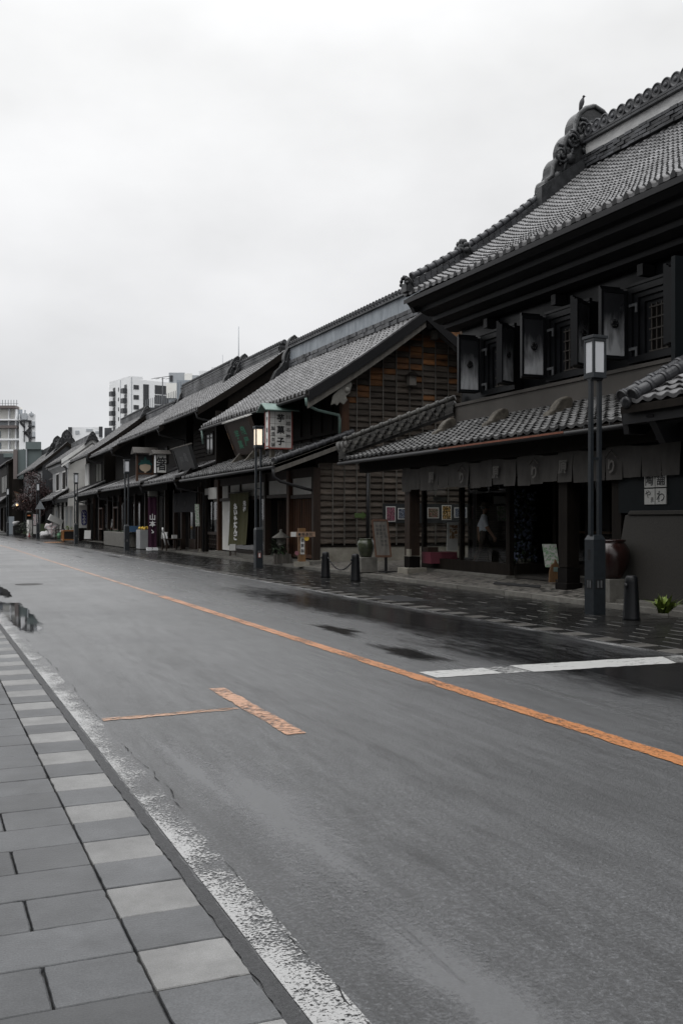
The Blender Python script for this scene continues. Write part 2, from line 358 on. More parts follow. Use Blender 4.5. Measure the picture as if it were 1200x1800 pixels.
# ---------------------------------------------------------------- ground, road, paving
def wet_asphalt():
    m = bpy.data.materials.new('wet_asphalt'); m.use_nodes = True; t = m.node_tree; b = t.nodes['Principled BSDF']; L = t.links.new
    tcn = N(t, 'ShaderNodeTexCoord')
    fine = N(t, 'ShaderNodeTexNoise'); fine.inputs['Scale'].default_value = 62; fine.inputs['Detail'].default_value = 5; fine.inputs['Roughness'].default_value = .75; L(tcn.outputs['Object'], fine.inputs['Vector'])
    mp1 = N(t, 'ShaderNodeMapping'); mp1.inputs['Scale'].default_value = (2.3, .13, 1); L(tcn.outputs['Object'], mp1.inputs[0])
    st = N(t, 'ShaderNodeTexNoise'); st.inputs['Scale'].default_value = 1.15; st.inputs['Detail'].default_value = 7; st.inputs['Roughness'].default_value = .62; st.inputs['Distortion'].default_value = .35; L(mp1.outputs[0], st.inputs['Vector'])
    big = N(t, 'ShaderNodeTexNoise'); big.inputs['Scale'].default_value = .33; big.inputs['Detail'].default_value = 4; L(tcn.outputs['Object'], big.inputs['Vector'])
    cr_ = N(t, 'ShaderNodeValToRGB'); L(fine.outputs[0], cr_.inputs[0]); e = cr_.color_ramp.elements
    e[0].position = .37; e[0].color = (.006, .0065, .007, 1); e[1].position = .64; e[1].color = (.078, .081, .086, 1); xw = e.new(.735); xw.color = (.24,.243,.25,1)
    x = e.new(.5); x.color = (.022, .0232, .025, 1)
    mp2 = N(t, 'ShaderNodeMapping'); mp2.inputs['Scale'].default_value = (8.5, .95, 1); mp2.inputs['Rotation'].default_value = (0,0,R(-2)); L(tcn.outputs['Object'], mp2.inputs[0])
    s2 = N(t, 'ShaderNodeTexNoise'); s2.inputs['Scale'].default_value = 1.3; s2.inputs['Detail'].default_value = 12; s2.inputs['Roughness'].default_value = .74; L(mp2.outputs[0], s2.inputs['Vector'])
    # dry / damp difference: damp asphalt is darker
    mr1 = N(t, 'ShaderNodeMapRange'); mr1.inputs['From Min'].default_value = .40; mr1.inputs['From Max'].default_value = .60; mr1.inputs['To Min'].default_value = .60; mr1.inputs['To Max'].default_value = 1.28
    mxs_ = N(t, 'ShaderNodeMath', operation='MULTIPLY_ADD'); mxs_.inputs[1].default_value = .62; L(s2.outputs[0], mxs_.inputs[0]); hf_ = N(t, 'ShaderNodeMath', operation='MULTIPLY'); hf_.inputs[1].default_value = .38; L(st.outputs[0], hf_.inputs[0]); L(hf_.outputs[0], mxs_.inputs[2]); L(mxs_.outputs[0], mr1.inputs[0])
    sc_ = N(t, 'ShaderNodeVectorMath', operation='SCALE'); L(cr_.outputs[0], sc_.inputs[0]); L(mr1.outputs[0], sc_.inputs['Scale']); L(sc_.outputs[0], b.inputs['Base Color'])
    av = N(t, 'ShaderNodeMath', operation='ADD'); L(mxs_.outputs[0], av.inputs[0]); L(big.outputs[0], av.inputs[1])
    mr2 = N(t, 'ShaderNodeMapRange'); mr2.inputs['From Min'].default_value = .82; mr2.inputs['From Max'].default_value = 1.18; mr2.inputs['To Min'].default_value = .30; mr2.inputs['To Max'].default_value = .55
    L(av.outputs[0], mr2.inputs[0]); L(mr2.outputs[0], b.inputs['Roughness'])
    b.inputs['Specular IOR Level'].default_value = .5
    # film of rain water lying over the stones
    cw = N(t, 'ShaderNodeMapRange'); cw.inputs['From Min'].default_value = .40; cw.inputs['From Max'].default_value = .60; cw.inputs['To Min'].default_value = .50; cw.inputs['To Max'].default_value = .88; L(mxs_.outputs[0], cw.inputs[0]); L(cw.outputs[0], b.inputs['Coat Weight']); b.inputs['Coat IOR'].default_value = 1.6
    spx = N(t, 'ShaderNodeSeparateXYZ'); L(tcn.outputs['Object'], spx.inputs[0]); wob = N(t, 'ShaderNodeMath', operation='MULTIPLY_ADD'); wob.inputs[1].default_value = 5.; wob.inputs[2].default_value = -2.5; L(mxs_.outputs[0], wob.inputs[0]); wx = N(t, 'ShaderNodeMath', operation='ADD'); L(spx.outputs['X'], wx.inputs[0]); L(wob.outputs[0], wx.inputs[1])
    crg = N(t, 'ShaderNodeMapRange'); crg.inputs['From Min'].default_value = 2.6; crg.inputs['From Max'].default_value = 6.2; crg.inputs['To Min'].default_value = .47; crg.inputs['To Max'].default_value = .22; L(wx.outputs[0], crg.inputs[0]); L(crg.outputs[0], b.inputs['Coat Roughness'])
    bnc = N(t, 'ShaderNodeBump'); bnc.inputs['Strength'].default_value = 1.0; bnc.inputs['Distance'].default_value = .009; L(fine.outputs[0], bnc.inputs['Height']); L(bnc.outputs[0], b.inputs['Coat Normal'])
    bn = N(t, 'ShaderNodeBump'); bn.inputs['Strength'].default_value = .9; bn.inputs['Distance'].default_value = .007
    L(fine.outputs[0], bn.inputs['Height']); L(bn.outputs[0], b.inputs['Normal'])
    MAT['wet_asphalt'] = m
wet_asphalt()
def worn_paint(name, col, lo, hi, scale=22., stretch=(1,1,1), dark=.55):
    """road paint rubbed away in patches: bare asphalt shows where the noise mask is low"""
    m = bpy.data.materials.new(name); m.use_nodes = True; t = m.node_tree; b = t.nodes['Principled BSDF']; L = t.links.new; o = t.nodes['Material Output']
    tcn = N(t, 'ShaderNodeTexCoord'); mp = N(t, 'ShaderNodeMapping'); mp.inputs['Scale'].default_value = stretch; L(tcn.outputs['Object'], mp.inputs[0])
    n1 = N(t, 'ShaderNodeTexNoise'); n1.inputs['Scale'].default_value = scale; n1.inputs['Detail'].default_value = 8; n1.inputs['Roughness'].default_value = .72; L(mp.outputs[0], n1.inputs['Vector'])
    n2 = N(t, 'ShaderNodeTexNoise'); n2.inputs['Scale'].default_value = 1.1; n2.inputs['Detail'].default_value = 3; L(tcn.outputs['Object'], n2.inputs['Vector'])
    ad = N(t, 'ShaderNodeMath', operation='MULTIPLY_ADD'); ad.inputs[1].default_value = .45; L(n2.outputs[0], ad.inputs[0]); L(n1.outputs[0], ad.inputs[2])
    mk = N(t, 'ShaderNodeMapRange'); mk.inputs['From Min'].default_value = lo; mk.inputs['From Max'].default_value = hi; L(ad.outputs[0], mk.inputs[0])
    mxc = N(t, 'ShaderNodeMix', data_type='RGBA'); mxc.inputs['A'].default_value = (*[c*dark for c in col], 1); mxc.inputs['B'].default_value = (*col, 1); L(n1.outputs[0], mxc.inputs['Factor'])
    L(mxc.outputs['Result'], b.inputs['Base Color']); b.inputs['Roughness'].default_value = .36; b.inputs['Coat Weight'].default_value = .9; b.inputs['Coat Roughness'].default_value = .46; b.inputs['Coat IOR'].default_value = 1.6
    tr = N(t, 'ShaderNodeBsdfTransparent'); ms = N(t, 'ShaderNodeMixShader')
    L(mk.outputs[0], ms.inputs[0]); L(tr.outputs[0], ms.inputs[1]); L(b.outputs[0], ms.inputs[2]); L(ms.outputs[0], o.inputs[0])
    MAT[name] = m
worn_paint('paint_white_worn', (.36,.36,.355), .69, .82, 62., (.8,1.7,1))
def edge_paint():
    worn_paint('paint_edge', (.38,.38,.375), .725, .765, 70., (1,1.25,1)); t = MAT['paint_edge'].node_tree; L = t.links.new
    mk = [n for n in t.nodes if n.type == 'MAP_RANGE'][0]; src = mk.inputs[0].links[0].from_socket
    tcn = N(t,'ShaderNodeTexCoord'); sp_ = N(t,'ShaderNodeSeparateXYZ'); L(tcn.outputs['Object'], sp_.inputs[0])
    gx = N(t,'ShaderNodeMapRange'); gx.inputs['From Min'].default_value = 1.15; gx.inputs['From Max'].default_value = 1.31; gx.inputs['To Min'].default_value = .06; gx.inputs['To Max'].default_value = -.05; L(sp_.outputs['X'], gx.inputs[0])
    n3 = N(t,'ShaderNodeTexNoise'); n3.inputs['Scale'].default_value = 5.5; n3.inputs['Detail'].default_value = 5; L(tcn.outputs['Object'], n3.inputs['Vector'])
    q = N(t,'ShaderNodeMath', operation='MULTIPLY_ADD'); q.inputs[1].default_value = .30; q.inputs[2].default_value = -.14; L(n3.outputs[0], q.inputs[0])
    a1 = N(t,'ShaderNodeMath', operation='ADD'); L(src, a1.inputs[0]); L(gx.outputs[0], a1.inputs[1]); a2 = N(t,'ShaderNodeMath', operation='ADD'); L(a1.outputs[0], a2.inputs[0]); L(q.outputs[0], a2.inputs[1]); L(a2.outputs[0], mk.inputs[0])
edge_paint()
worn_paint('paint_white', (.56,.56,.545), .58, .66, 12., (.9,2.6,1))
worn_paint('paint_orange', (.54,.19,.035), .60, .71, 22., (2.4,1.2,1))
worn_paint('paint_orange_pale', (.54,.25,.11), .62, .74, 16., (1.2,2.4,1))
worn_paint('paint_white_faint', (.50,.50,.49), .72, .80, 14., (.9,2.6,1))
worn_paint('paint_orange_thin', (.56,.27,.12), .66, .78, 16., (.8,3,1))
def slab_mat(name, c1, c2, fine=120., rough=.42, rv=.1, spec=.5, streak=(1,1,1)):
    m = pmat(name, c1, rough, .2, 2.2, bump=.12, bscale=fine, spec=spec, col2=c2, rvar=rv, stretch=streak, detail=9)
    t = m.node_tree; b = t.nodes['Principled BSDF']; L = t.links.new; lk = b.inputs['Base Color'].links[0]; src = lk.from_socket
    tcn = N(t,'ShaderNodeTexCoord'); g_ = N(t,'ShaderNodeTexNoise'); g_.inputs['Scale'].default_value = fine*1.6; g_.inputs['Detail'].default_value = 3; L(tcn.outputs['Object'], g_.inputs['Vector'])
    mr_ = N(t,'ShaderNodeMapRange'); mr_.inputs['From Min'].default_value = .3; mr_.inputs['From Max'].default_value = .7; mr_.inputs['To Min'].default_value = .72; mr_.inputs['To Max'].default_value = 1.28; L(g_.outputs[0], mr_.inputs[0])
    d_ = N(t,'ShaderNodeTexNoise'); d_.inputs['Scale'].default_value = 2.6; d_.inputs['Detail'].default_value = 9; d_.inputs['Roughness'].default_value = .7; L(tcn.outputs['Object'], d_.inputs['Vector'])
    md_ = N(t,'ShaderNodeMapRange'); md_.inputs['From Min'].default_value = .36; md_.inputs['From Max'].default_value = .62; md_.inputs['To Min'].default_value = .74; md_.inputs['To Max'].default_value = 1.1; L(d_.outputs[0], md_.inputs[0])
    mm_ = N(t,'ShaderNodeMath', operation='MULTIPLY'); L(mr_.outputs[0], mm_.inputs[0]); L(md_.outputs[0], mm_.inputs[1])
    sv = N(t,'ShaderNodeVectorMath', operation='SCALE'); L(src, sv.inputs[0]); L(mm_.outputs[0], sv.inputs['Scale']); L(sv.outputs[0], b.inputs['Base Color'])
    return m
slab_mat('slab_grey', (.056,.058,.061), (.086,.089,.093), 90)
slab_mat('slab_light', (.150,.149,.146), (.225,.224,.22), 160, .5)
slab_mat('slab_wet', (.007,.007,.0068), (.015,.0147,.0142), 90, .22, .10)
slab_mat('slab_light_wet', (.06,.057,.052), (.11,.105,.097), 120, .34)
pmat('gutter_asphalt', (.017,.0175,.019), .6, .5, 70., bump=.6, bscale=90, col2=(.05,.051,.053))
pmat('joint_dark', (.012,.0125,.013), .8, .3, 7., col2=(.075,.074,.07))
pmat('joint_pale', (.13,.128,.12), .5, .4, 9.)
pmat('crack_black', (.006,.006,.006), .8, .2, 9.)
pmat('earth', (.05,.05,.05), .9, .3, .2)
def cobbles():
    m = bpy.data.materials.new('cobbles'); m.use_nodes = True; t = m.node_tree; b = t.nodes['Principled BSDF']; L = t.links.new
    tcn = N(t, 'ShaderNodeTexCoord'); vo = N(t, 'ShaderNodeTexVoronoi'); vo.inputs['Scale'].default_value = 11; vo.inputs['Randomness'].default_value = .7; L(tcn.outputs['Object'], vo.inputs['Vector'])
    sp_ = N(t, 'ShaderNodeSeparateColor'); L(vo.outputs['Color'], sp_.inputs[0])
    r = N(t, 'ShaderNodeValToRGB'); r.color_ramp.interpolation = 'CONSTANT'; e = r.color_ramp.elements
    e[0].position = 0; e[0].color = (.012,.0115,.011,1); e[1].position = .24; e[1].color = (.11,.102,.09,1)
    for p_, c in ((.45,(.14,.13,.115)), (.65,(.09,.084,.075)), (.82,(.165,.155,.14))): q = e.new(p_); q.color = (*c,1)
    L(sp_.outputs[0], r.inputs[0])
    v2 = N(t, 'ShaderNodeTexVoronoi', feature='DISTANCE_TO_EDGE'); v2.inputs['Scale'].default_value = 11; v2.inputs['Randomness'].default_value = .7; L(tcn.outputs['Object'], v2.inputs['Vector'])
    mk = N(t, 'ShaderNodeMapRange'); mk.inputs['From Max'].default_value = .07; L(v2.outputs['Distance'], mk.inputs[0])
    mx = N(t, 'ShaderNodeMix', data_type='RGBA'); mx.inputs['A'].default_value = (.07,.066,.058,1); L(mk.outputs[0], mx.inputs['Factor']); L(r.outputs[0], mx.inputs['B'])
    L(mx.outputs['Result'], b.inputs['Base Color']); b.inputs['Roughness'].default_value = .4
    bn = N(t, 'ShaderNodeBump'); bn.inputs['Strength'].default_value = .6; bn.inputs['Distance'].default_value = .02; L(mk.outputs[0], bn.inputs['Height']); L(bn.outputs[0], b.inputs['Normal'])
    MAT['cobbles'] = m
cobbles()

KL = 1.07                                                  # left paving edge
def XR(y): return 8.24 - max(0., y-55)*.022                # right edge of the carriageway
def XB(y): return XR(y)+3.12                               # building side of the right pavement
ys = [-30, -10, 0, 10, 20, 30, 40, 50, 55, 62, 70, 80, 92, 106, 125, 160]
g = MB(); g.poly([(-2500,-1500,-.12),(2500,-1500,-.12),(2500,4500,-.12),(-2500,4500,-.12)])
struct('ground', g, 'earth')
g = MB()
for a, b in zip(ys, ys[1:]):
    nx = 8
    for i in range(nx):
        f0, f1 = i/nx, (i+1)/nx
        q = lambda f, y: (KL+(XR(y)-KL)*f, y, 0.02*math.sin(math.pi*f))
        g.poly([q(f0,a), q(f1,a), q(f1,b), q(f0,b)], sm=True)
struct('road', g, 'wet_asphalt')
def crown(x, y): return .02*math.sin(math.pi*max(0,min(1,(x-KL)/(XR(y)-KL))))
def mark_along(name, mat, x0f, x1f, y0, y1, dz, step=.045, jag=.008):
    m = MB(); y = y0; j0 = j1 = 0.; prev = None
    while y < y1:
        st_ = step if y < 16 else step*6; j0 = j0*.5+rnd(-jag,jag)*(1 if y < 22 else .4); j1 = j1*.5+rnd(-jag,jag)*(1 if y < 22 else .4)
        a, b = x0f(y)+j0, x1f(y)+j1; cur = ((a,y,crown(a,y)+dz),(b,y,crown(b,y)+dz))
        if prev: m.poly([prev[0],prev[1],cur[1],cur[0]])
        prev = cur; y += st_
    return struct(name, m, mat)
def mark_across(name, mat, x0, x1, y0, y1, dz, step=.035, jag=.010):
    m = MB(); x = x0; prev = None; j0 = j1 = 0.
    while x < x1:
        j0 = j0*.6+rnd(-jag,jag); j1 = j1*.6+rnd(-jag,jag); cur = ((x,y0+j0,crown(x,y0)+dz),(x,y1+j1,crown(x,y1)+dz))
        if prev: m.poly([prev[0],cur[0],cur[1],prev[1]])
        prev = cur; x += step
    return struct(name, m, mat)
def mark(name, mat, x0f, x1f, y0, y1, dz=.004, step=2.5, jag=0.):
    m = MB(); n = max(1, int((y1-y0)/step)); nx = 1 if abs(x1f(0)-x0f(0)) < .6 else 6
    for i in range(n):
        a, b = y0+(y1-y0)*i/n, y0+(y1-y0)*(i+1)/n
        for j in range(nx):
            pts = []
            for yy, f in ((a, j/nx), (a, (j+1)/nx), (b, (j+1)/nx), (b, j/nx)):
                x = x0f(yy)+(x1f(yy)-x0f(yy))*f; pts.append((x, yy, crown(x, yy)+dz))
            m.poly(pts)
    return struct(name, m, mat)
cf = lambda o: (lambda y: 4.50+o-max(0,y-58)*.010)
mark_along('road_centre_line', 'paint_orange', cf(0), cf(.165), -4, 20.6, .0048); mark_along('road_centre_line', 'paint_orange_pale', cf(.03), cf(.135), 20.6, 140, .0048)
mark_along('road_centre_line_crack', 'wet_asphalt', lambda y: cf(.088)(y)+.007*math.sin(y*3.1)-max(0,.0035*math.sin(y*5.3+1)), lambda y: cf(.088)(y)+.007*math.sin(y*3.1)+max(0,.0045*math.sin(y*5.3+1)), 1.5, 30, .0056, .05, .004)
mark('road_edge_line', 'paint_edge', lambda y: 1.145, lambda y: 1.315, -12, 26)
mark('road_edge_line_far_side', 'paint_white_worn', lambda y: XR(y)-.17, lambda y: XR(y)-.02, -12, 60)
mark_across('road_stop_line', 'paint_white', 4.74, 5.52, 8.76, 9.16, .0045); mark_across('road_stop_line_worn', 'paint_white_faint', 5.52, 5.86, 8.74, 9.17, .0045); mark_across('road_stop_line', 'paint_white', 5.86, 8.22, 8.72, 9.2, .0045)
mark_along('road_parking_mark', 'paint_orange_pale', lambda y: 2.49, lambda y: 2.64, 6.90, 9.08, .0052)
mark_across('road_parking_stem', 'paint_orange_thin', 1.34, 2.468, 7.98, 8.09, .005)
mark_along('road_gutter_strip', 'gutter_asphalt', lambda y: KL+.006, lambda y: 1.135, -3, 60, .006, .04, .006)
# the cracked seam beside the white line
m = MB(); y = 1.6; x = 1.325; prev = None
while y < 14:
    w = rnd(.0004, .0045)*(.5+.5*math.sin(y*2.3+math.sin(y*7))) if random.random() < .7 else .0
    cur = (x-w, x+w, y)
    if prev: m.poly([(prev[0],prev[2],crown(prev[0],prev[2])+.0045),(prev[1],prev[2],crown(prev[1],prev[2])+.0045),(cur[1],y,crown(cur[1],y)+.0045),(cur[0],y,crown(cur[0],y)+.0045)])
    prev = cur; y += rnd(.02,.06); x += rnd(-.010,.010)+(1.33+.018*math.sin(y*1.3)-x)*.12
struct('road_crack', m, 'crack_black')
# crack along the parking stem
m = MB(); x = 1.34; prev = None; yy = 8.035
while x < 2.47:
    w = rnd(.002,.007); cur = (x, yy-w, yy+w)
    if prev: m.poly([(prev[0],prev[1],crown(prev[0],8)+.0062),(x,cur[1],crown(x,8)+.0062),(x,cur[2],crown(x,8)+.0062),(prev[0],prev[2],crown(prev[0],8)+.0062)])
    prev = cur; x += rnd(.03,.07); yy += rnd(-.012,.012)
struct('road_parking_stem_crack', m, 'crack_black')
# standing water beside the left kerb, damp films, painted sky sheen and a manhole
def blob(name, cx, cy, rx, ry, mat, dz, seed, n=90, jag=.35):
    m = MB(); pts = []
    for i in range(n):
        a = 2*math.pi*i/n
        q = 1+jag*(mnoise.noise(Vector((math.cos(a)*1.6+seed, math.sin(a)*1.6, seed*.7)))*1.3+.45*mnoise.noise(Vector((math.cos(a)*6+seed, math.sin(a)*6, seed))))
        x, y = cx+rx*q*math.cos(a), cy+ry*q*math.sin(a)
        pts.append((x, y, max(crown(x, y), 0)+dz))
    c = m.add([(cx, cy, crown(cx, cy)+dz)]); k = m.add(pts)
    for i in range(n): m.face([c, k+i, k+(i+1) % n])
    o = struct(name, m, mat); fa = o.data.attributes.new('fade', 'FLOAT', 'POINT'); fa.data.foreach_set('value', [1.]+[0.]*n); return o
def soft(name, base, rough, lo=.35, hi=.75, scale=3., strength=1., grain=0.):
    m = pmat(name, base, rough, .2, 70., bump=(0 if rough < .18 else .15), bscale=110); t = m.node_tree; b = t.nodes['Principled BSDF']; L = t.links.new; o = t.nodes['Material Output']
    at = N(t,'ShaderNodeAttribute', attribute_name='fade'); tcn = N(t,'ShaderNodeTexCoord'); mp_ = N(t,'ShaderNodeMapping'); mp_.inputs['Scale'].default_value = (2.2,.5,1); L(tcn.outputs['Object'], mp_.inputs[0])
    nz = N(t,'ShaderNodeTexNoise'); nz.inputs['Scale'].default_value = scale; nz.inputs['Detail'].default_value = 8; nz.inputs['Roughness'].default_value = .7; L(mp_.outputs[0], nz.inputs['Vector'])
    ad0 = N(t,'ShaderNodeMath', operation='ADD'); L(at.outputs['Fac'], ad0.inputs[0]); L(nz.outputs[0], ad0.inputs[1])
    gz = N(t,'ShaderNodeTexNoise'); gz.inputs['Scale'].default_value = 58; gz.inputs['Detail'].default_value = 4; L(tcn.outputs['Object'], gz.inputs['Vector'])
    ad = N(t,'ShaderNodeMath', operation='MULTIPLY_ADD'); ad.inputs[1].default_value = grain; L(gz.outputs[0], ad.inputs[0]); L(ad0.outputs[0], ad.inputs[2])
    mk = N(t,'ShaderNodeMapRange'); mk.inputs['From Min'].default_value = lo+.5; mk.inputs['From Max'].default_value = hi+.5; mk.inputs['To Max'].default_value = strength; L(ad.outputs[0], mk.inputs[0])
    tr = N(t,'ShaderNodeBsdfTransparent'); ms = N(t,'ShaderNodeMixShader'); L(mk.outputs[0], ms.inputs[0]); L(tr.outputs[0], ms.inputs[1]); L(b.outputs[0], ms.inputs[2]); L(ms.outputs[0], o.inputs[0])
soft('wet_dark', (.010,.010,.0105), .17, .50, 1.05, 3., 1., .7)
soft('painted_wet_sheen', (.115,.118,.123), .45, .68, 1.22, 3., .6, 1.0); _b = MAT['painted_wet_sheen'].node_tree.nodes['Principled BSDF']; _b.inputs['Coat Weight'].default_value = 1.; _b.inputs['Coat Roughness'].default_value = .5; _b.inputs['Coat IOR'].default_value = 1.6  # pale base colour paints the sky's sheen onto the damp asphalt
soft('wet_smooth', (.045,.046,.048), .16, .2, .55, 4., .55)
pm = pmat('still_water', (.02,.021,.022), .025, .1, 3., spec=.6)
damp = pmat('damp_film', (.052,.053,.055), .17, .2, 60., spec=.5, bump=.05, bscale=120)
damp2 = pmat('damp_film_soft', (.058,.059,.061), .27, .25, 70., spec=.5, bump=.2, bscale=110)
soft('still_water_edge', (.015,.016,.017), .03, .28, .42, 1.6)
blob('puddle', 1.50, 17.6, .36, 4.6, 'still_water_edge', .0030, 3.1, 140, .2)
blob('puddle_edge_water', 1.66, 23.5, .26, 3.0, 'still_water_edge', .0036, 8.1, 90, .2)
None and blob('damp_patch', 1.98, 11.6, .26, 1.4, 'wet_smooth', .0025, 5.4, 90, .55)
None and blob('damp_patch_small', 2.05, 9.9, .2, 1.0, 'wet_smooth', .0025, 9.2, 90, .6)
c = P(716,1151,Z=0); blob('dark_wet_patch', c.x, c.y, .30, .9, 'wet_dark', .0022, 1.7, 70, .6)
c = P(592,1110,Z=0); blob('dark_wet_patch_long', c.x, c.y, .28, 1.0, 'wet_dark', .0022, 4.7, 70, .5)
blob('dark_wet_lane', 7.2, 15.5, 1.3, 8.0, 'wet_dark', .0028, 6.7, 90, .3)
blob('dark_wet_lane_near', 6.9, 7.6, 1.5, 4.6, 'wet_dark', .0034, 12.7, 90, .4)
c = P(520,1470,Z=0); blob('painted_sheen_patch', 1.78, 5.3, .36, 1.9, 'painted_wet_sheen', .0025, 2.2, 80, .4)
c = P(800,1740,Z=0); blob('painted_sheen_patch_near', 1.72, 2.9, .32, 1.3, 'painted_wet_sheen', .0025, 7.2, 80, .4)
c = P(330,1350,Z=0); blob('painted_sheen_streak', c.x, c.y, .18, 1.6, 'painted_wet_sheen', .0025, 10.2, 80, .4)
for i, (px, py, rx_, ry_) in enumerate(((7.7,43,.13,2.6),(7.6,50,.10,2.2),(7.5,58,.13,4.5),(7.2,69,.13,5.0),(7.0,79,.14,4.0),(6.8,92,.16,6),(6.2,43,.05,2.0))):
    blob('wet_gutter_seam', px, py, rx_, ry_, 'wet_dark', .0022, i*2.3+.4, 60, .5)
m = MB(); c = P(52, 1028, Z=0); n = 28
m.lathe((c.x, c.y, .012), [(.31,0),(.33,.002),(.33,.004)], n); struct('manhole', m, 'joint_dark')

def slab(m, x0, x1, y0, y1, z, mi, t):
    if y0 > 14: m.box(x0, x1, y0, y1, z-.05, z, mi, t); return
    pts = []; n_ = 9
    for (ax_, ay_, bx_, by_) in ((x0,y0,x1,y0),(x1,y0,x1,y1),(x1,y1,x0,y1),(x0,y1,x0,y0)):
        k_ = max(3, int(n_*max(abs(bx_-ax_),abs(by_-ay_))/.33))
        for i in range(k_):
            f = i/k_; j = rnd(0,.0022)+(rnd(.002,.007) if random.random() < .06 else 0)
            px_, py_ = ax_+(bx_-ax_)*f, ay_+(by_-ay_)*f
            cx_, cy_ = (x0+x1)/2, (y0+y1)/2
            if ax_ != bx_: py_ += j*(1 if cy_ > py_ else -1)
            else: px_ += j*(1 if cx_ > px_ else -1)
            if i == 0: px_ += .002*(1 if cx_ > px_ else -1); py_ += .002*(1 if cy_ > py_ else -1)
            pts.append((px_, py_))
    k = len(pts); cx_, cy_ = (x0+x1)/2, (y0+y1)/2
    n = m.add([(p[0],p[1],z-.03) for p in pts]+[(p[0],p[1],z-.004) for p in pts]+[(p[0]+(cx_-p[0])*.018,p[1]+(cy_-p[1])*.018,z) for p in pts])
    for i in range(k):
        j = (i+1) % k; m.face([n+i,n+j,n+k+j,n+k+i],mi,t); m.face([n+k+i,n+k+j,n+2*k+j,n+2*k+i],mi,t)
    m.face([n+2*k+i for i in range(k)],mi,t)
def paving(name, mats, xin, y0, y1, side, cols, z, light_first, zwave=0.):
    """square border slabs, light and dark in turn, then long slabs in running bond"""
    m = MB(); p = 1/3.; k0 = int(math.floor(y0/p)); k1 = int(y1/p)
    for k in range(k0, k1):
        a, b = k*p+rnd(.0018,.0034), (k+1)*p-rnd(.0018,.0034); yc = (a+b)/2
        xe = KL if side < 0 else XR(yc)
        dzz = rnd(-.002,.002)
        lt = (k % 2 == 0)
        x0, x1 = (xe-.335, xe) if side < 0 else (xe, xe+.335)
        slab(m, x0, x1, a, b, z+dzz, 1 if lt else 0, random.gauss(0,.06 if lt else .10))
        e0 = .341; odd = (k % 2 == 0)
        x = e0+(p-.008 if odd else 2*p-.008)
        start = e0; end = cols
        while start < end:
            q0, q1 = (xe-min(x,end), xe-start) if side < 0 else (xe+start, xe+min(x,end))
            slab(m, q0, q1, a, b, z+rnd(-.002,.002), 0, random.gauss(0,.10))
            start = x+.005; x = start+2*p-.005
    return struct(name, m, mats)
g = MB(); g.poly([(-6,-30,-.01),(KL,-30,-.01),(KL,160,-.01),(-6,160,-.01)]); struct('pavement_bed', g, 'joint_dark')
paving('pavement', ['slab_grey','slab_light'], 0, 1.3, 62, -1, 3.4, .012, True)
g = MB()
for a, b in zip(ys, ys[1:]): g.poly([(XR(a),a,-.004),(XB(a),a,-.004),(XB(b),b,-.004),(XR(b),b,-.004)])
struct('far_pavement_bed', g, 'joint_dark')
paving('far_pavement', ['slab_wet','slab_light_wet'], 0, 7, 112, 1, 3.12, .010, True)
# pale mortar in the short joints
m = MB(); p = 1/3.
for k in range(21, 250):
    a, b = k*p+.01, (k+1)*p-.01; yc = (a+b)/2; xe = XR(yc)
    x = .345+(p-.008 if k % 2 == 0 else 2*p-.008)
    while x < 3.05:
        if random.random() < .62: m.box(xe+x-.003, xe+x+.011, a, b, -.02, .0135, 0, rnd(-.5,.3))
        x += 2*p
struct('far_pavement_joints', m, 'joint_pale')
# drain grating and warm inspection lid in the pavement
m = MB(); c = P(700, 1053, Z=0); m.box(c.x-.35, c.x+.35, c.y-.7, c.y+.7, -.02, .014)
for i in range(9): m.box(c.x-.33, c.x+.33, c.y-.66+i*.155, c.y-.58+i*.155, .0, .02)
struct('drain_grating', m, 'gutter_dark')
m = MB(); c = P(93, 953.5, Z=0); m.box(c.x-.55, c.x+.55, c.y-.9, c.y+.9, -.02, .016); struct('tactile_lid', m, 'orange_crate')
# kerb stone, cobbled forecourt and the yard
m = MB(); y = 8.
while y < 60: m.box(XB(y)-.02, XB(y)+.13, y, y+.985, -.05, .10, 0, rnd(-.2,.2)); y += 1.0
struct('kerb', m, 'stone')
m = MB(); n = 40
for i in range(n):
    a, b = 8+i*(60-8)/n, 8+(i+1)*(60-8)/n
    m.poly([(XB(a)+.12,a,.09),(12.5,a,.2),(12.5,b,.2),(XB(b)+.12,b,.09)]); m.poly([(12.5,a,.2),(18,a,.22),(18,b,.22),(12.5,b,.2)])
struct('forecourt', m, 'cobbles')
g = MB()
for a, b in zip(ys[7:], ys[8:]): g.poly([(XB(a),a,.05),(XB(a)+9,a,.15),(XB(b)+9,b,.15),(XB(b),b,.05)])
struct('shop_forecourts', g, 'stone')
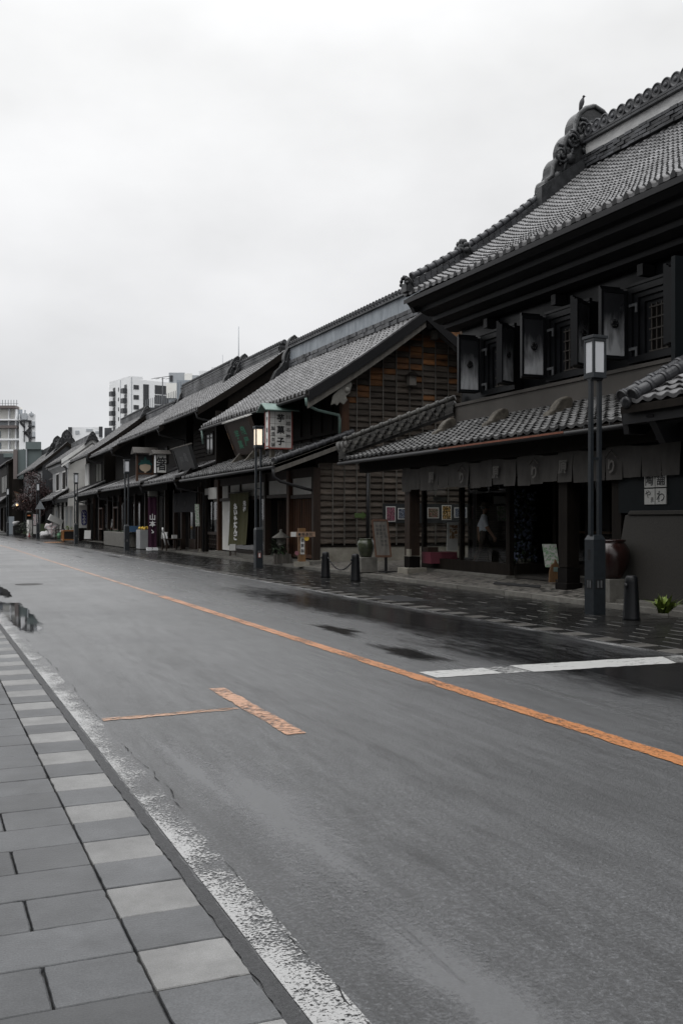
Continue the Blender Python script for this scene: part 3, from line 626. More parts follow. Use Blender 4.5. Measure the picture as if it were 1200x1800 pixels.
# ---------------------------------------------------------------- roofs
def curve(X0, z0, Wd, H, b=.25):
    return lambda t: (X0+Wd*t, z0+H*((1-b)*t+b*t*t))
TPROF = [(0,.012),(.06,.048),(.15,.070),(.26,.066),(.36,.036),(.43,.008),(.6,0.),(.8,0.),(1,.010)]
TPROF_W = [(0,.040),(.10,.046),(.22,.036),(.36,.012),(.52,0.),(.66,.002),(.80,.014),(.92,.032),(1,.040)]
TPROF_S = [(0,.018),(.08,.055),(.20,.055),(.34,.008),(1,.010)]
def tile_field(mb, f, y0, y1, col=.27, row=.235, keep=None, m=0, tv=.22, fine=True, amp=1., lip=.040, dark=1, sag=None, wave=False):
    """pan tiles: a shallow pan with a raised roll along one side, its lower end closed by a dark face painted as shade"""
    ncol = max(1, round((y1-y0)/col)); cw = (y1-y0)/ncol
    xa, za = f(0); xb, zb = f(1); nrow = max(1, round(math.hypot(xb-xa, zb-za)/row))
    prof = TPROF_W if wave else TPROF if fine else TPROF_S; K = len(prof); rk = 6 if fine else 4
    for k in range(nrow):
        t0, t1 = k/nrow, min(1, (k+1.12)/nrow); xl, zl = f(t0); xu, zu = f(t1)
        for c in range(ncol):
            ya = y0+c*cw
            if keep and not keep((xl+xu)/2, ya+cw/2): continue
            tn = max(-.6, random.gauss(0, tv)); jz = rnd(-.005,.005); jx = rnd(-.01,.01); jr = rnd(-.004,.004)
            if random.random() < .02: tn += .5
            s_ = sag(ya+cw/2) if sag else 0.
            lo = [(xl+jx, ya+cw*q, zl+h*amp+lip+jz+jr*q+s_) for q, h in prof]
            up = [(xu, ya+cw*q, zu+h*amp+s_) for q, h in prof]
            th = .020 if k else .065
            dn = [(xl+jx+.004, p[1], p[2]-th) for p in lo]
            n = mb.add(lo+up+dn)
            for i in range(K-1):
                mb.face([n+i+1, n+i, n+K+i, n+K+i+1], m, tn, fine)
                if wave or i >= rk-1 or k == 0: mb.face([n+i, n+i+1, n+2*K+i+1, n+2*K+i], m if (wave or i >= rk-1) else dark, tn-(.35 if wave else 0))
            # dark face across the roll's end, painting the shade of its hollow
            if wave: continue
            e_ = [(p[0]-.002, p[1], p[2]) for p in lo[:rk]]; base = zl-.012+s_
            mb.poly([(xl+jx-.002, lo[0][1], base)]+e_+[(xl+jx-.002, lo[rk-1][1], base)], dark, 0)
def slab_under(mb, f, y0, y1, th=.10, m=1, n=6, drop=.03):
    pts = [f(i/n) for i in range(n+1)]
    prof = [(x, y0, z-drop) for x, z in pts]+[(x, y0, z-drop-th) for x, z in reversed(pts)]
    mb.prism(prof, (0, y1-y0, 0), m)
def back_slope(mb, xr, zr, Wd, H, y0, y1, m=0):
    k = 14
    for i in range(k):
        x0, x1 = xr+Wd*i/k, xr+Wd*(i+1)/k; z0, z1 = zr-H*i/k, zr-H*(i+1)/k
        mb.prism([(x0,y0,z0),(x1,y0,z1+.03),(x1,y0,z1-.1),(x0,y0,z0-.1)], (0,y1-y0,0), m, rnd(-.1,.1))
def ridge_mesh(mb, x, y0, y1, z, base=.3, band=.45, w=.6, r=.14, pitch=.3, m_dark=0, m_band=1, discs=True, topr=.11, mid=0, rough=True):
    n = max(1, int(base/.075)); zz = z-.12; h = (base+.12)/n
    for i in range(n):
        y = y0+(.15 if i % 2 else 0)
        while y < y1-.02:
            e = min(y+.31, y1); ww = w*(rnd(1.05,1.22) if rough else 1.10+.03*(i % 2)+rnd(-.01,.01))
            mb.box(x-ww/2, x+ww/2, y+(.006 if rough else .002), e-(.006 if rough else .002), zz+rnd(0,.008)*rough, zz+h-(rnd(.012,.024) if rough else .014), m_dark, rnd(-.6,1.1) if rough else rnd(-.15,.2)); y += .31
        mb.box(x-w*.48, x+w*.48, y0, y1, zz, zz+h, m_dark, -.7)
        zz += h
    if band: mb.box(x-w*.40, x+w*.40, y0, y1, zz-.012, zz+band, m_band); zz += band
    for q in range(mid+1):
        y = y0
        while y < y1-.01:
            e = min(y+.36, y1); mb.box(x-w*(.60-.04*q), x+w*(.60-.04*q), y+.004, e-.004, zz, zz+.065, m_dark, rnd(-.5,.6)); y += .36
        mb.box(x-w*.47, x+w*.47, y0, y1, zz+.065, zz+.10, m_dark, -.6); zz += .10
    if discs:
        y = y0+pitch/2
        while y < y1:
            tt_ = rnd(-.3,.6)
            mb.lathe((x-w*.52, y, zz+r*.75), [(r*.55,.02),(r*.78,.02),(r*.80,0),(r,.01),(r,w*1.04-.01),(r*.75,w*1.04)], 18, m_dark, tt_, (1,0,0))
            mb.lathe((x-w*.52, y, zz+r*.75), [(r*.1,-.02),(r*.34,.0),(r*.36,.03)], 10, m_dark, tt_+.3, (1,0,0))
            y += pitch
        zz += r*1.45
    mb.tube([(x, y0-.05, zz), (x, y1+.05, zz)], topr, 10, m_dark)
    y = y0
    while y < y1: mb.tube([(x,y,zz),(x,y+.06,zz)], topr*1.22, 10, m_dark, rnd(-.2,.3)); y += .38
    return zz
ONI = [(0,1.0),(.22,.98),(.38,.9),(.47,.76),(.49,.62),(.60,.60),(.72,.50),(.78,.36),(.78,.24),(.90,.22),(1.02,.10),(1.06,-.08),(1.20,-.14),(1.24,-.30),(1.12,-.40),(.55,-.18),(0,-.1)]
def oni(mb, x, y, z, s=1., hs=None, th=.3, m=0, slope=.0, rim=True):
    """scrolled end tile of a ridge, an upright plate with a raised rim, bosses and a round centre"""
    hs = hs or s
    sp = []
    for i in range(len(ONI)-4):                                  # round the cloud-like scallops
        p0, p1, p2, p3 = ONI[max(0,i-1)], ONI[i], ONI[i+1], ONI[i+2]
        for t in (0,.33,.66): sp.append(tuple(.5*((2*b)+(-a+c)*t+(2*a-5*b+4*c-d)*t*t+(-a+3*b-3*c+d)*t**3) for a,b,c,d in zip(p0,p1,p2,p3)))
    sp += ONI[-4:]
    right = [(x+px*s, y, z+pz*hs-abs(px)*s*slope) for px, pz in sp]; left = [(x-px*s, y, z+pz*hs-abs(px)*s*slope) for px, pz in sp[1:-1]]
    pts = right+left[::-1]
    mb.prism([(p[0], p[1]-th/2, p[2]) for p in pts], (0, th, 0), m)
    if rim:
        for sgn in (-1, 1):
            q = [Vector((x+sgn*px*s, y-th/2-.0, z+pz*hs-abs(px)*s*slope)) for px, pz in ONI[:-3]]
            mb.tube([(p.x, p.y, p.z-.02) for p in q], .055*s, 7, m, .5)
            mb.tube([(x+(p.x-x)*.74, p.y-.01, z+(p.z-z)*.74) for p in q[:-2]], .035*s, 6, m, 1.2)
            for bx, bz, br in ((.30,.45,.14),(.62,.16,.13),(.95,-.12,.12)):
                for yy in (y-th/2, y+th/2): mb.ball((x+sgn*bx*s, yy, z+bz*hs-bx*s*slope), br*s, 10, m, .3, (1,.7,1))
        mb.lathe((x, y-th/2-.08*s, z+.5*hs), [(.12*s,0),(.2*s,.02),(.2*s,.1*s)], 16, m, .4, (0,1,0))
def ring(mb, y0, y1, z0, z1, w, x0, x1, m=0, t=0.):
    mb.box(x0,x1,y0,y0+w,z0,z1,m,t); mb.box(x0,x1,y1-w,y1,z0,z1,m,t)
    mb.box(x0,x1,y0+w,y1-w,z1-w,z1,m,t); mb.box(x0,x1,y0+w,y1-w,z0,z0+w,m,t)

# ---------------------------------------------------------------- the black storehouse shop
K = empty('storehouse_shop', (12.9, 18, 0), 'two storey black plastered storehouse shop with open shutters above a long tiled pent roof', 'shop house')
# upper roof
ufx, ufz, uW, uH = 12.55, 7.80, 6.10, 4.42
uf = curve(ufx, ufz, uW, uH, .22)
YT0, YT1 = 10.2, 25.15
m = MB()
tile_field(m, uf, YT0, YT1, .335, .178, tv=.24, amp=1.1, lip=.045, sag=lambda y: .10*max(0,(y-21)/4)**2)
slab_under(m, uf, YT0, YT1, .12, 1)
back_slope(m, ufx+uW, ufz+uH, uW, uH, YT0, YT1, 2)
roof = m.build('roof', ['roof_tile','eave_plaster','roof_tile_far'], K, fixn=False)
xr, zr = ufx+uW, ufz+uH
m = MB(); ridge_mesh(m, xr, YT0, YT1-.3, zr, .30, .34, .66, .20, .37, mid=1)
m.build('ridge', ['roof_tile_dark','ridge_plaster'], roof)
m = MB(); oni(m, xr+.1, 25.0, zr+.10, 1.42, 1.78, .55, 0, .25)
for sgn in (-1,1):                                            # carved scrolls, beading and a raised inner panel
    for (sx, sz, sr) in ((.42,1.02,.30),(.80,.62,.28),(1.22,.12,.30),(.30,.42,.22)):
        cx_, cz_ = xr+.1+sgn*sx, zr+.10+sz; q_ = [(cx_+sgn*sr*(1-a/22)*math.cos(a*.62+1.2), 24.70-.004*a, cz_+sr*(1-a/22)*math.sin(a*.62+1.2)) for a in range(20)]; m.tube(q_, [.055-.0015*a for a in range(20)], 6, 0, 1.0)
    for i in range(5,13): px_, pz_ = ONI[min(i,12)]; m.ball((xr+.1+sgn*px_*1.42*.86, 24.72, zr+.10+pz_*1.78*.86-abs(px_)*.25*1.2), .065, 8, 0, .8)
m.prism([(xr-1.9,24.55,zr-1.75),(xr-.1,24.55,zr-.30),(xr-.1,24.55,zr+.35),(xr-1.9,24.55,zr-.85)], (0,.28,0), 0, .6)
m.build('ridge_ornament', 'oni_clay', roof)
# verge ridge running down the far gable edge, with two end tiles
m = MB()
for side in (0,):
    for lay in range(4):
        k = 26
        for i in range(k):
            t0, t1 = .02+.80*i/k, .02+.80*(i+1)/k
            a, b = uf(t0), uf(t1); o = .04+lay*.085; w = .34-.045*lay+(.04 if lay % 2 else 0)
            m.bar((a[0]+.01, 24.92, a[1]+o+.1*(1-t0)**3+rnd(-.008,.008)), (b[0]-.01, 24.92, b[1]+o+.1*(1-t1)**3), w, .075, 0, rnd(-.4,.5))
    pts = [(uf(.02+.8*i/20)[0], 24.92, uf(.02+.8*i/20)[1]+.44+.1*(1-(.02+.8*i/20))**3) for i in range(21)]
    m.tube(pts, .085, 9, 0, .9)
    for i in range(20):
        a, b = Vector(pts[i]), Vector(pts[i+1]); d = (b-a).normalized(); m.tube([a, a+d*.09], .115, 9, 0, .5)
    # outer rows of round verge tiles
    for i in range(27):
        a = uf(.02+.86*i/27); m.lathe((a[0], 25.05, a[1]+.10), [(.07,0),(.085,.01),(.085,.16),(.06,.17)], 9, 0, rnd(-.2,.5), (0,1,0))
m.build('verge_ridge', 'roof_tile_dark', roof)
for tt, s in ((.0, .26), (.30, .42)):
    x_, z_ = uf(tt); m = MB()
    z_ += .10*(1-tt)**3+.25
    dv = Vector((-(uf(tt+.02)[0]-uf(tt)[0]), 0, -(uf(tt+.02)[1]-uf(tt)[1]))).normalized()
    for q, rr in ((0,1.),(.10,.86),(.2,.66)):
        m.lathe(Vector((x_, 24.92, z_+.1*s))+dv*(q*s*1.3-.1), [(s*.55*rr,0),(s*.8*rr,.03),(s*.8*rr,.2*s),(s*.55*rr,.25*s)], 14, 0, .3, dv)
    for a in range(7):
        an = a*math.pi/6; m.ball((x_+dv.x*.12, 24.92+math.cos(an)*s*.72, z_+.1*s+math.sin(an)*s*.72), s*.22, 8, 0, rnd(-.3,.6))
    m.box(x_-.12, x_+.22, 24.92-s*.6, 24.92+s*.6, z_-.42*s-.1, z_+.12*s, 0)
    m.build('verge_end_tile', 'oni_clay', roof)
# stepped black plaster under the eaves
m = MB()
st = [(12.62,7.80),(12.62,7.66),(12.80,7.58),(13.02,7.58),(13.05,7.46),(13.30,7.37),(13.42,7.37),(13.45,7.25),(13.68,7.16),(13.80,7.16),(13.83,7.05),(14.02,6.98),(14.24,6.98),(14.24,8.6)]
m.prism([(x,10.2,z) for x,z in st], (0, 14.9, 0), 0)
for i,(a,b) in enumerate(((25.10,.0),)):
    m.prism([(12.66,25.10,7.80),(14.3,25.10,8.85),(18.6,25.10,11.9),(18.6,25.10,11.2),(14.3,25.10,7.9),(12.9,25.10,7.45)], (0,.16,0), 0)
for yb in (23.0, 19.9, 16.8, 13.7): m.box(13.9, 14.22, yb-.09, yb+.09, 6.72, 6.96)
m.build('eave_moulding', 'eave_plaster', K)
# upper wall
m = MB(); m.box(14.25, 14.6, 10.4, 24.85, 4.2, 8.7); m.box(14.6, 22.4, 24.6, 24.85, .3, 8.6); m.box(14.6, 22.4, 10.4, 10.65, .3, 8.6)
m.prism([(14.4,24.65,8.4),(22.6,24.65,8.4),(18.6,24.65,11.9)], (0,.2,0)); m.prism([(14.4,10.4,8.4),(22.6,10.4,8.4),(18.6,10.4,11.9)], (0,.2,0))
m.box(22.4,22.6,10.4,24.85,.3,8.4)
m.build('wall', 'black_plaster', K)
m = MB(); m.box(14.02, 14.246, 10.4, 24.9, 4.30, 4.84); m.box(13.98, 14.02, 10.4, 24.9, 4.80, 4.88)
m.build('plinth_band', 'plinth_plaster', K)
# shutter stain material: bleached plaster rubbed pale toward the sill
def shutter_face():
    mt = pmat('shutter_face', (.020,.021,.023), .33, .3, 2., spec=.5, rvar=.1); t = mt.node_tree; b = t.nodes['Principled BSDF']; L = t.links.new
    tcn = N(t,'ShaderNodeTexCoord'); sp_ = N(t,'ShaderNodeSeparateXYZ'); L(tcn.outputs['Object'], sp_.inputs[0])
    mp_ = N(t,'ShaderNodeMapping'); mp_.inputs['Scale'].default_value = (5,5,1.1); L(tcn.outputs['Object'], mp_.inputs[0])
    nz = N(t,'ShaderNodeTexNoise'); nz.inputs['Scale'].default_value = 2.2; nz.inputs['Detail'].default_value = 7; L(mp_.outputs[0], nz.inputs['Vector'])
    hz = N(t,'ShaderNodeMapRange'); hz.inputs['From Min'].default_value = 6.30; hz.inputs['From Max'].default_value = 5.15; L(sp_.outputs['Z'], hz.inputs[0])
    mu = N(t,'ShaderNodeMath', operation='MULTIPLY'); L(nz.outputs[0], mu.inputs[0]); L(hz.outputs[0], mu.inputs[1])
    mk = N(t,'ShaderNodeMapRange'); mk.inputs['From Min'].default_value = .11; mk.inputs['From Max'].default_value = .52; L(mu.outputs[0], mk.inputs[0])
    mx = N(t,'ShaderNodeMix', data_type='RGBA'); mx.inputs['A'].default_value = (.022,.023,.026,1); mx.inputs['B'].default_value = (.42,.43,.445,1); L(mk.outputs[0], mx.inputs['Factor'])
    L(mx.outputs['Result'], b.inputs['Base Color'])
shutter_face()
def make_window(yh, yr, parent):
    """one window: stepped jambs, iron lattice, far leaf hinged at yh, near leaf hinged at yr"""
    m = MB(); z0, z1 = 4.93, 6.56
    for i in range(4):
        ring(m, yr-.02+.14*i, yh+.02-.14*i, z0+.02*i, z1-.11*i, .14, 13.98+.055*i, 14.245, 0, .2*i)
    m.box(13.95, 14.03, yr-.05, yh+.05, z1, z1+.06)
    w = m.build('window', 'black_plaster', parent)
    a, b = yr+.55, yh-.55; m = MB()
    m.box(14.20, 14.243, a, b, z0+.1, z1-.45); m.build('dark_opening', 'deep_wood', w)
    m = MB()
    for i in range(4): yy = a+.06+(b-a-.12)*i/3; m.box(14.10, 14.13, yy-.014, yy+.014, z0+.08, z1-.44)
    for i in range(5): zz = z0+.2+i*.23; m.box(14.085, 14.10, a, b, zz-.014, zz+.014)
    m.build('lattice', 'lattice_wood', w)
    m = MB()
    for zz in (5.12, 6.05): m = MB(); m.prism([(13.955,yh-.06,zz+.08),(13.955,yh-.06,zz+.14),(13.955,yh-.32,zz+.14),(13.955,yh-.32,zz-.06),(13.955,yh-.26,zz-.06),(13.955,yh-.26,zz+.08)], (.024,0,0)); m.build('hinge', 'hinge_metal', w)
    for (hy, ang, L) in ((yh+.03, 2, .66), (yr-.02, -27, .64)):
        d = Vector((-math.cos(R(ang)), math.sin(R(ang)), 0)); nrm = Vector((-d.y, d.x, 0))   # nrm: toward the camera side (-y)
        if nrm.y > 0: nrm = -nrm
        o = Vector((13.97, hy, 0)); zc, hz = (5.04+6.50)/2, (6.50-5.04)/2
        m = MB()
        for i in range(3):
            off = .07*i; c = o+d*(L/2)-nrm*(.03+.06*i); c.z = zc+off*.3
            m.obox(c, d*(L/2-off*.5), nrm*.03, Vector((0,0,hz+.03*i)), 0, .2)
        c = o+d*(L/2)+nrm*.012; 
        for q in (-1, 1):
            m.obox((c.x+d.x*q*(L/2-.03), c.y+d.y*q*(L/2-.03), zc), d*.03, nrm*.012, Vector((0,0,hz)), 0, .6)
            m.obox((c.x, c.y, zc+q*(hz-.03)), d*(L/2-.061), nrm*.012, Vector((0,0,.03)), 0, .6)
        s_ = m.build('shutter', 'black_plaster', parent)
        m = MB(); c = o+d*(L/2)+nrm*.003; c.z = zc; m.obox(c, d*(L/2-.064), nrm*.004, Vector((0,0,hz-.064)))
        m.build('shutter_panel', 'shutter_face', s_)
        m = MB(); c = o+d*(L*.5)+nrm*.02; c.z = 5.78
        m.lathe(c, [(.05,0),(.095,.006),(.095,.02),(.05,.025)], 14, 0, 0, nrm); 
        for a_ in range(6): m.ball(c+nrm*.03+d*(.06*math.cos(a_*1.047))+Vector((0,0,.06*math.sin(a_*1.047))), .022, 6)
        m.build('pull_ring', 'iron_black', s_)
for i, (yh, yr) in enumerate(((23.35,21.72),(20.30,18.62),(17.28,15.60),(14.2,12.5))): make_window(yh, yr, K)
# pent roof with its hip at the far end
lf = curve(11.5, 3.36, 2.62, .98, .1)
hipkeep = lambda x, y: y < 27.35-(x-11.5)*.97
m = MB(); tile_field(m, lf, 13.3, 27.4, .30, .26, hipkeep, tv=.34, lip=.05, wave=True)
n_ = 5
prof = [lf(i/n_) for i in range(n_+1)]
for i in range(n_):
    (x0,z0),(x1,z1) = prof[i], prof[i+1]
    m.prism([(x0,13.3,z0-.03),(x0,27.35-(x0-11.5)*.97,z0-.03),(x1,27.35-(x1-11.5)*.97,z1-.03),(x1,13.3,z1-.03)], (0,0,-.09), 1)
# side slope of the hip
for i in range(n_):
    (x0,z0),(x1,z1) = prof[i], prof[i+1]; ya, yb = 27.35-(x0-11.5)*.97, 27.35-(x1-11.5)*.97
    m.prism([(x0,ya,z0),(x1,yb,z1),(15.5,yb,z1),(15.5,ya,z0)], (0,0,-.1), 2)
lroof = m.build('pent_roof', ['roof_tile_low','dark_wood','roof_tile_far'], K, fixn=False)
m = MB(); A, B = Vector((11.62,27.23,3.50)), Vector((14.05,24.88,4.62)); d = (B-A); Ln = d.length; dn = d.normalized(); sd = dn.cross(Vector((0,0,1))).normalized()
for lay in range(5):
    k = 13
    for i in range(k):
        a, b = A+d*(i/k), A+d*((i+1)/k); o = Vector((0,0,.03+.075*lay)); m.bar(a+o+dn*.008, b+o-dn*.008, .46-.05*lay+(.04 if lay % 2 else 0), .066, 0, rnd(-.5,.5))
for row in range(3):
    for i in range(11):
        c = A+d*((i+.5+.3*row)/12)+Vector((0,0,.11+.10*row))-sd*(-(.30-.05*row)) ; side = 1
        for sg in (-1,):
            cc = A+d*((i+.5+.25*row)/12)+Vector((0,0,.09+.10*row))+sd*sg*(-.26+.04*row)
            m.lathe(cc, [(.04,0),(.052,.005),(.052,.10)], 8, 0, rnd(.2,1.5), (-.8,-.6,0))
tb = [A+d*(i/12)+Vector((0,0,.46)) for i in range(13)]
m.tube(tb, .075, 9, 0, .4)
for i in range(12): m.tube([tb[i], tb[i]+dn*.1], .10, 9, 0, 1.2 if i > 5 else .2)
m.build('hip_ridge', 'tile_mossy', lroof)
m = MB(); 
for q in range(3): m.lathe(A-dn*(.06-.12*q)+Vector((0,0,.22)), [(.16,0),(.24-.02*q,.02),(.24-.02*q,.10),(.16,.12)], 16, 0, .2*q, -dn)
m.obox(A+Vector((0,0,.05)), dn*.1, sd*.22, Vector((0,0,.16)))
m.build('hip_end_tile', 'tile_mossy', lroof)
# the stone rests of an old signboard, standing on the pent roof
for px, py in ((782,745),(872,722),(982,700),(1128,676)):
    c = P(px, py, X=13.25); m = MB(); y_ = c.y; zb = lf((13.25-11.5)/2.62)[1]
    fz = lambda x: lf((x-11.5)/2.62)[1]
    pr = [(12.88,fz(12.88)+.06),(12.90,fz(12.9)+.13),(13.06,fz(13.06)+.15),(13.10,fz(13.1)+.22),(13.22,fz(13.22)+.31),(13.38,fz(13.38)+.33),(13.5,fz(13.5)+.27),(13.54,fz(13.54)+.16),(13.54,fz(13.54)),(12.9,fz(12.9))]
    m.prism([(x,y_-.13,z) for x,z in pr], (0,.26,0)); m.build('sign_rest', 'lump_stone', K, bevel=.03)
m = MB()
m.tube([(11.46,13.6,3.25),(11.46,27.3,3.25)], .05, 8, 0); m.box(11.395,11.41,16.0,21.0,3.262,3.30,1)
for i in range(18): m.box(11.45,11.62,13.9+i*.75,13.93+i*.75,3.24,3.36,0)
m.build('gutter', ['gutter_dark','copper'], K)
m = MB()
m.box(12.0,12.26,13.4,27.0,2.98,3.28); m.box(12.5,12.62,13.4,24.6,3.1,3.6); m.box(12.8,13.02,13.4,24.9,2.62,3.66)
for i in range(30): m.bar((11.55,13.6+i*.46,3.27),(14.0,13.6+i*.46,4.18),.07,.09,0,rnd(-.2,.2))
m.build('eave_beam', 'dark_wood', K)
# posts
for (u, X_, w) in ((724,12.28,.30),(999,12.3,.30),(1093,12.3,.28)):
    y_ = yat(u, X_); m = MB()
    m.box(X_-w/2,X_+w/2,y_-w/2,y_+w/2,.62,2.98,0); m.box(X_-w/2-.01,X_+w/2+.01,y_-w/2-.01,y_+w/2+.01,.30,.60,1)
    m.box(X_-w/2-.003,X_-w/2+.05,y_-w/2-.003,y_+w/2-.1,.602,.80,2) if u == 724 else None
    p_ = m.build('pillar', ['brown_wood' if u == 724 else 'dark_wood','deep_wood','foundation'], K)
    m = MB(); q_ = .30 if u == 724 else .2; m.box(X_-q_,X_+q_,y_-q_,y_+q_,.10,.298); m.build('pillar_base', 'foundation' if u == 724 else 'deep_wood', p_, bevel=.015)
# shop front
m = MB(); yL, yM, yR = yat(744,12.9), yat(810,12.9), yat(894,12.9)
m.box(12.86,12.98,yR-.1,yL+.05,.27,.55,0,.3)
for yy, w in ((yL,.10),(yM,.09),(yR,.16)): m.box(12.86,12.99,yy-w/2,yy+w/2,.55,2.62)
m.box(12.86,12.99,yR,yL+.05,2.56,2.66)
m.box(13.0,14.9,yL-.02,yL+.06,.27,.52); m.box(14.35,14.45,yL-.02,yL+.06,.52,2.62)
m.box(12.99,14.9,yL-.02,yL+.06,2.56,2.66); m.box(14.9,22,24.5,24.59,.2,4.2)
m.build('window_frame', 'dark_wood', K)
m = MB(); m.box(12.75,13.05,yR-.1,yL+.1,.15,.268); m.box(13.05,14.2,yR-.2,yR-.04,.15,.268); m.box(13.95,14.3,15.4,20.1,.15,.30)
m.build('sill_stone', 'stone', K)
m = MB()
m.box(12.915,12.925,yM+.05,yL-.05,.552,2.558); m.box(12.915,12.925,yR+.08,yM-.05,.552,2.558)
m.build('shop_window', 'window_glass', K)
m = MB(); m.box(13.0,14.35,yL+.015,yL+.025,.522,2.558); m.build('side_window', 'window_glass', K)
yd0, yd1 = 17.6, 20.0
m = MB()
for yy in (yd0, 18.75, yd1): m.box(14.0,14.1,yy-.06,yy+.06,.30,2.62)
m.box(14.0,14.1,yd0,yd1,2.56,2.64); m.box(14.0,14.1,yd0+.06,18.69,.31,.55); m.box(14.0,14.1,18.81,yd1-.06,.31,.55)
for yy in (16.9, 16.2, 15.5): m.box(14.0,14.1,yy-.05,yy+.05,.30,2.62)
m.box(14.0,14.1,15.5,16.9,.31,.62); m.box(14.0,14.1,15.5,16.9,2.56,2.64); m.box(13.0,14.0,yR-.16,yR-.1,.3,.55); m.box(13.0,14.0,yR-.16,yR-.1,2.56,2.62)
m.box(14.0,14.1,16.96,17.5,.31,2.62)
m.build('door_frame', 'dark_wood', K)
m = MB(); m.box(14.04,14.05,yd0+.06,18.69,.552,2.558); m.box(14.04,14.05,18.81,yd1-.06,.552,2.558); m.box(14.04,14.05,15.56,16.84,.622,2.558); m.box(13.0,14.0,yR-.135,yR-.125,.552,2.558); m.build('glass_door', 'window_glass', K)
m = MB()
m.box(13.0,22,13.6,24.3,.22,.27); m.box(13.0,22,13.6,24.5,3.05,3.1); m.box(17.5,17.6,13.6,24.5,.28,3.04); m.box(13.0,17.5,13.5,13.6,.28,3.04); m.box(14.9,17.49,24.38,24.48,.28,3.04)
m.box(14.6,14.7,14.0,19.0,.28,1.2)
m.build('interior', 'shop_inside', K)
m = MB()
for i in range(44): m.obox((15.25,24.34,.40+i*.05),(.83,0,0),(0,.012,.014),(0,-.002,.004),0,rnd(-.25,.25))
m.build('slat_blind', 'blind_slat', K)
# ---------------------------------------------------------------- the sweet-potato confectioner's house with the boarded gable
H = empty('confectioner_house', (12, 37, 0), 'shop house with weathered boarded gable wall, blue grey ridge and lattice door front', 'shop house')
HY0, HY1 = 29.75, 42.9; GY = 30.5
hf = curve(11.45, 5.68, 4.25, 2.92, .10); hxr, hzr = 11.45+4.25, 5.68+2.92
m = MB(); tile_field(m, hf, HY0+.12, HY1, .36, .24, tv=.30, fine=True); slab_under(m, hf, HY0, HY1, .13, 1); back_slope(m, hxr, hzr, 4.25, 2.9, HY0, HY1, 2)
roof = m.build('roof', ['roof_tile','dark_wood','roof_tile_far'], H, fixn=False)
m = MB(); ridge_mesh(m, hxr, HY0+.05, HY1-.3, hzr, .2, .55, .55, .12, .27, topr=.09); m.build('ridge', ['roof_tile_dark','ridge_lead'], roof)
m = MB(); oni(m, hxr, HY1-.15, hzr+.15, .62, 1.25, .4, 0, .6); m.prism([(hxr-1.1,HY1-.45,hzr-.72),(hxr,HY1-.45,hzr+.1),(hxr,HY1-.45,hzr+.5),(hxr-.9,HY1-.45,hzr-.3)], (0,.4,0)); m.build('ridge_ornament', 'oni_clay', roof)
# verge: tile edge strip, black board, brown board
m = MB(); n_ = 24
for i in range(n_):
    a, b = hf(i/n_), hf((i+1)/n_); m.bar((a[0],HY0+.06,a[1]+.075),(b[0]-.01,HY0+.06,b[1]+.075),.2,.05,0,rnd(-.1,.6))
m.build('verge_tiles', 'roof_tile', roof)
m = MB(); pts = [hf(i/8) for i in range(9)]
m.prism([(x,HY0-.04,z+.045) for x,z in pts]+[(x,HY0-.04,z-.30) for x,z in reversed(pts)], (0,.06,0), 0)
m.prism([(x,HY0+.03,z-.30) for x,z in pts]+[(x,HY0+.03,z-.52) for x,z in reversed(pts)], (0,.06,0), 1)
# far slope boards
ptr = [(2*hxr-x, z) for x, z in pts]
m.build('barge_board', ['eave_plaster','grey_wood'], roof); m = MB()
m.prism([(x,HY0-.04,z+.045) for x,z in ptr]+[(x,HY0-.04,z-.30) for x,z in reversed(ptr)], (0,.06,0), 0)
m.build('rear_barge_board', ['eave_plaster','grey_wood'], roof)
m = MB()
sc = [(12.28,5.30),(12.35,5.62),(12.62,5.92),(12.95,6.18),(13.02,6.00),(12.93,5.72),(12.80,5.62),(12.86,5.50),(12.72,5.34),(12.58,5.42),(12.50,5.30),(12.40,5.36)]
m.prism([(x,HY0+.10,z) for x,z in sc], (0,.09,0)); m.ball((12.84,HY0+.11,5.83),.10,10,0,.2,(1,.5,1)); m.build('carved_bracket', 'stone', H, bevel=.015)
# gable wall
def hz_(x): t = min(1, (x-11.45)/4.25); return hf(max(0,min(1,t)))[1]
m = MB(); m.prism([(12.05,GY+.03,.5),(19.2,GY+.03,.5),(19.2,GY+.03,hz_(19.2)-.2),(hxr,GY+.03,hzr-.15),(12.95,GY+.03,hz_(12.95)-.2),(12.95,GY+.03,3.9),(12.05,GY+.03,3.55)], (0,.15,0), 2)
xs = [12.08,12.58,13.0,13.45,13.93,14.42,14.92,15.42,15.92,16.42,16.92,17.42,17.92,18.4,18.9]
for i, (a, b) in enumerate(zip(xs, xs[1:])):
    z = .78
    while True:
        z1 = z+.205; lim = (3.42 if b < 13.05 else min(hz_(a), hz_(b))-.30)
        if z1 > lim+.05: break
        under = min(hz_(a),hz_(b))-z1
        p_ = .0
        if 6.55 < z < 7.75: p_ = .5
        elif under < 1.1 and z > 4.8: p_ = .45
        elif z > 5.6: p_ = .07
        fr = random.random() < p_
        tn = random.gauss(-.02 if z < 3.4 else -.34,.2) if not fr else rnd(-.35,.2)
        mi = 1 if fr else 0; wv = [rnd(-.010,.006) for _ in range(5)]; ot = rnd(.030,.050); rows = []
        for q in range(5):
            xx = a+.01+(b-a-.02)*q/4; zb_ = z+wv[q]; rows.append([(xx,GY+.02,zb_),(xx,GY-ot,zb_),(xx,GY-ot*.92,zb_+.05),(xx,GY-.014,z1-.05),(xx,GY-.003,z1+.02)])
        n = m.add([p_ for r_ in rows for p_ in r_])
        for q in range(4):
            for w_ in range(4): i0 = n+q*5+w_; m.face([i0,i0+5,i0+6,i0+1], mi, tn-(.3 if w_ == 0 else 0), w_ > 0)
        z = z1
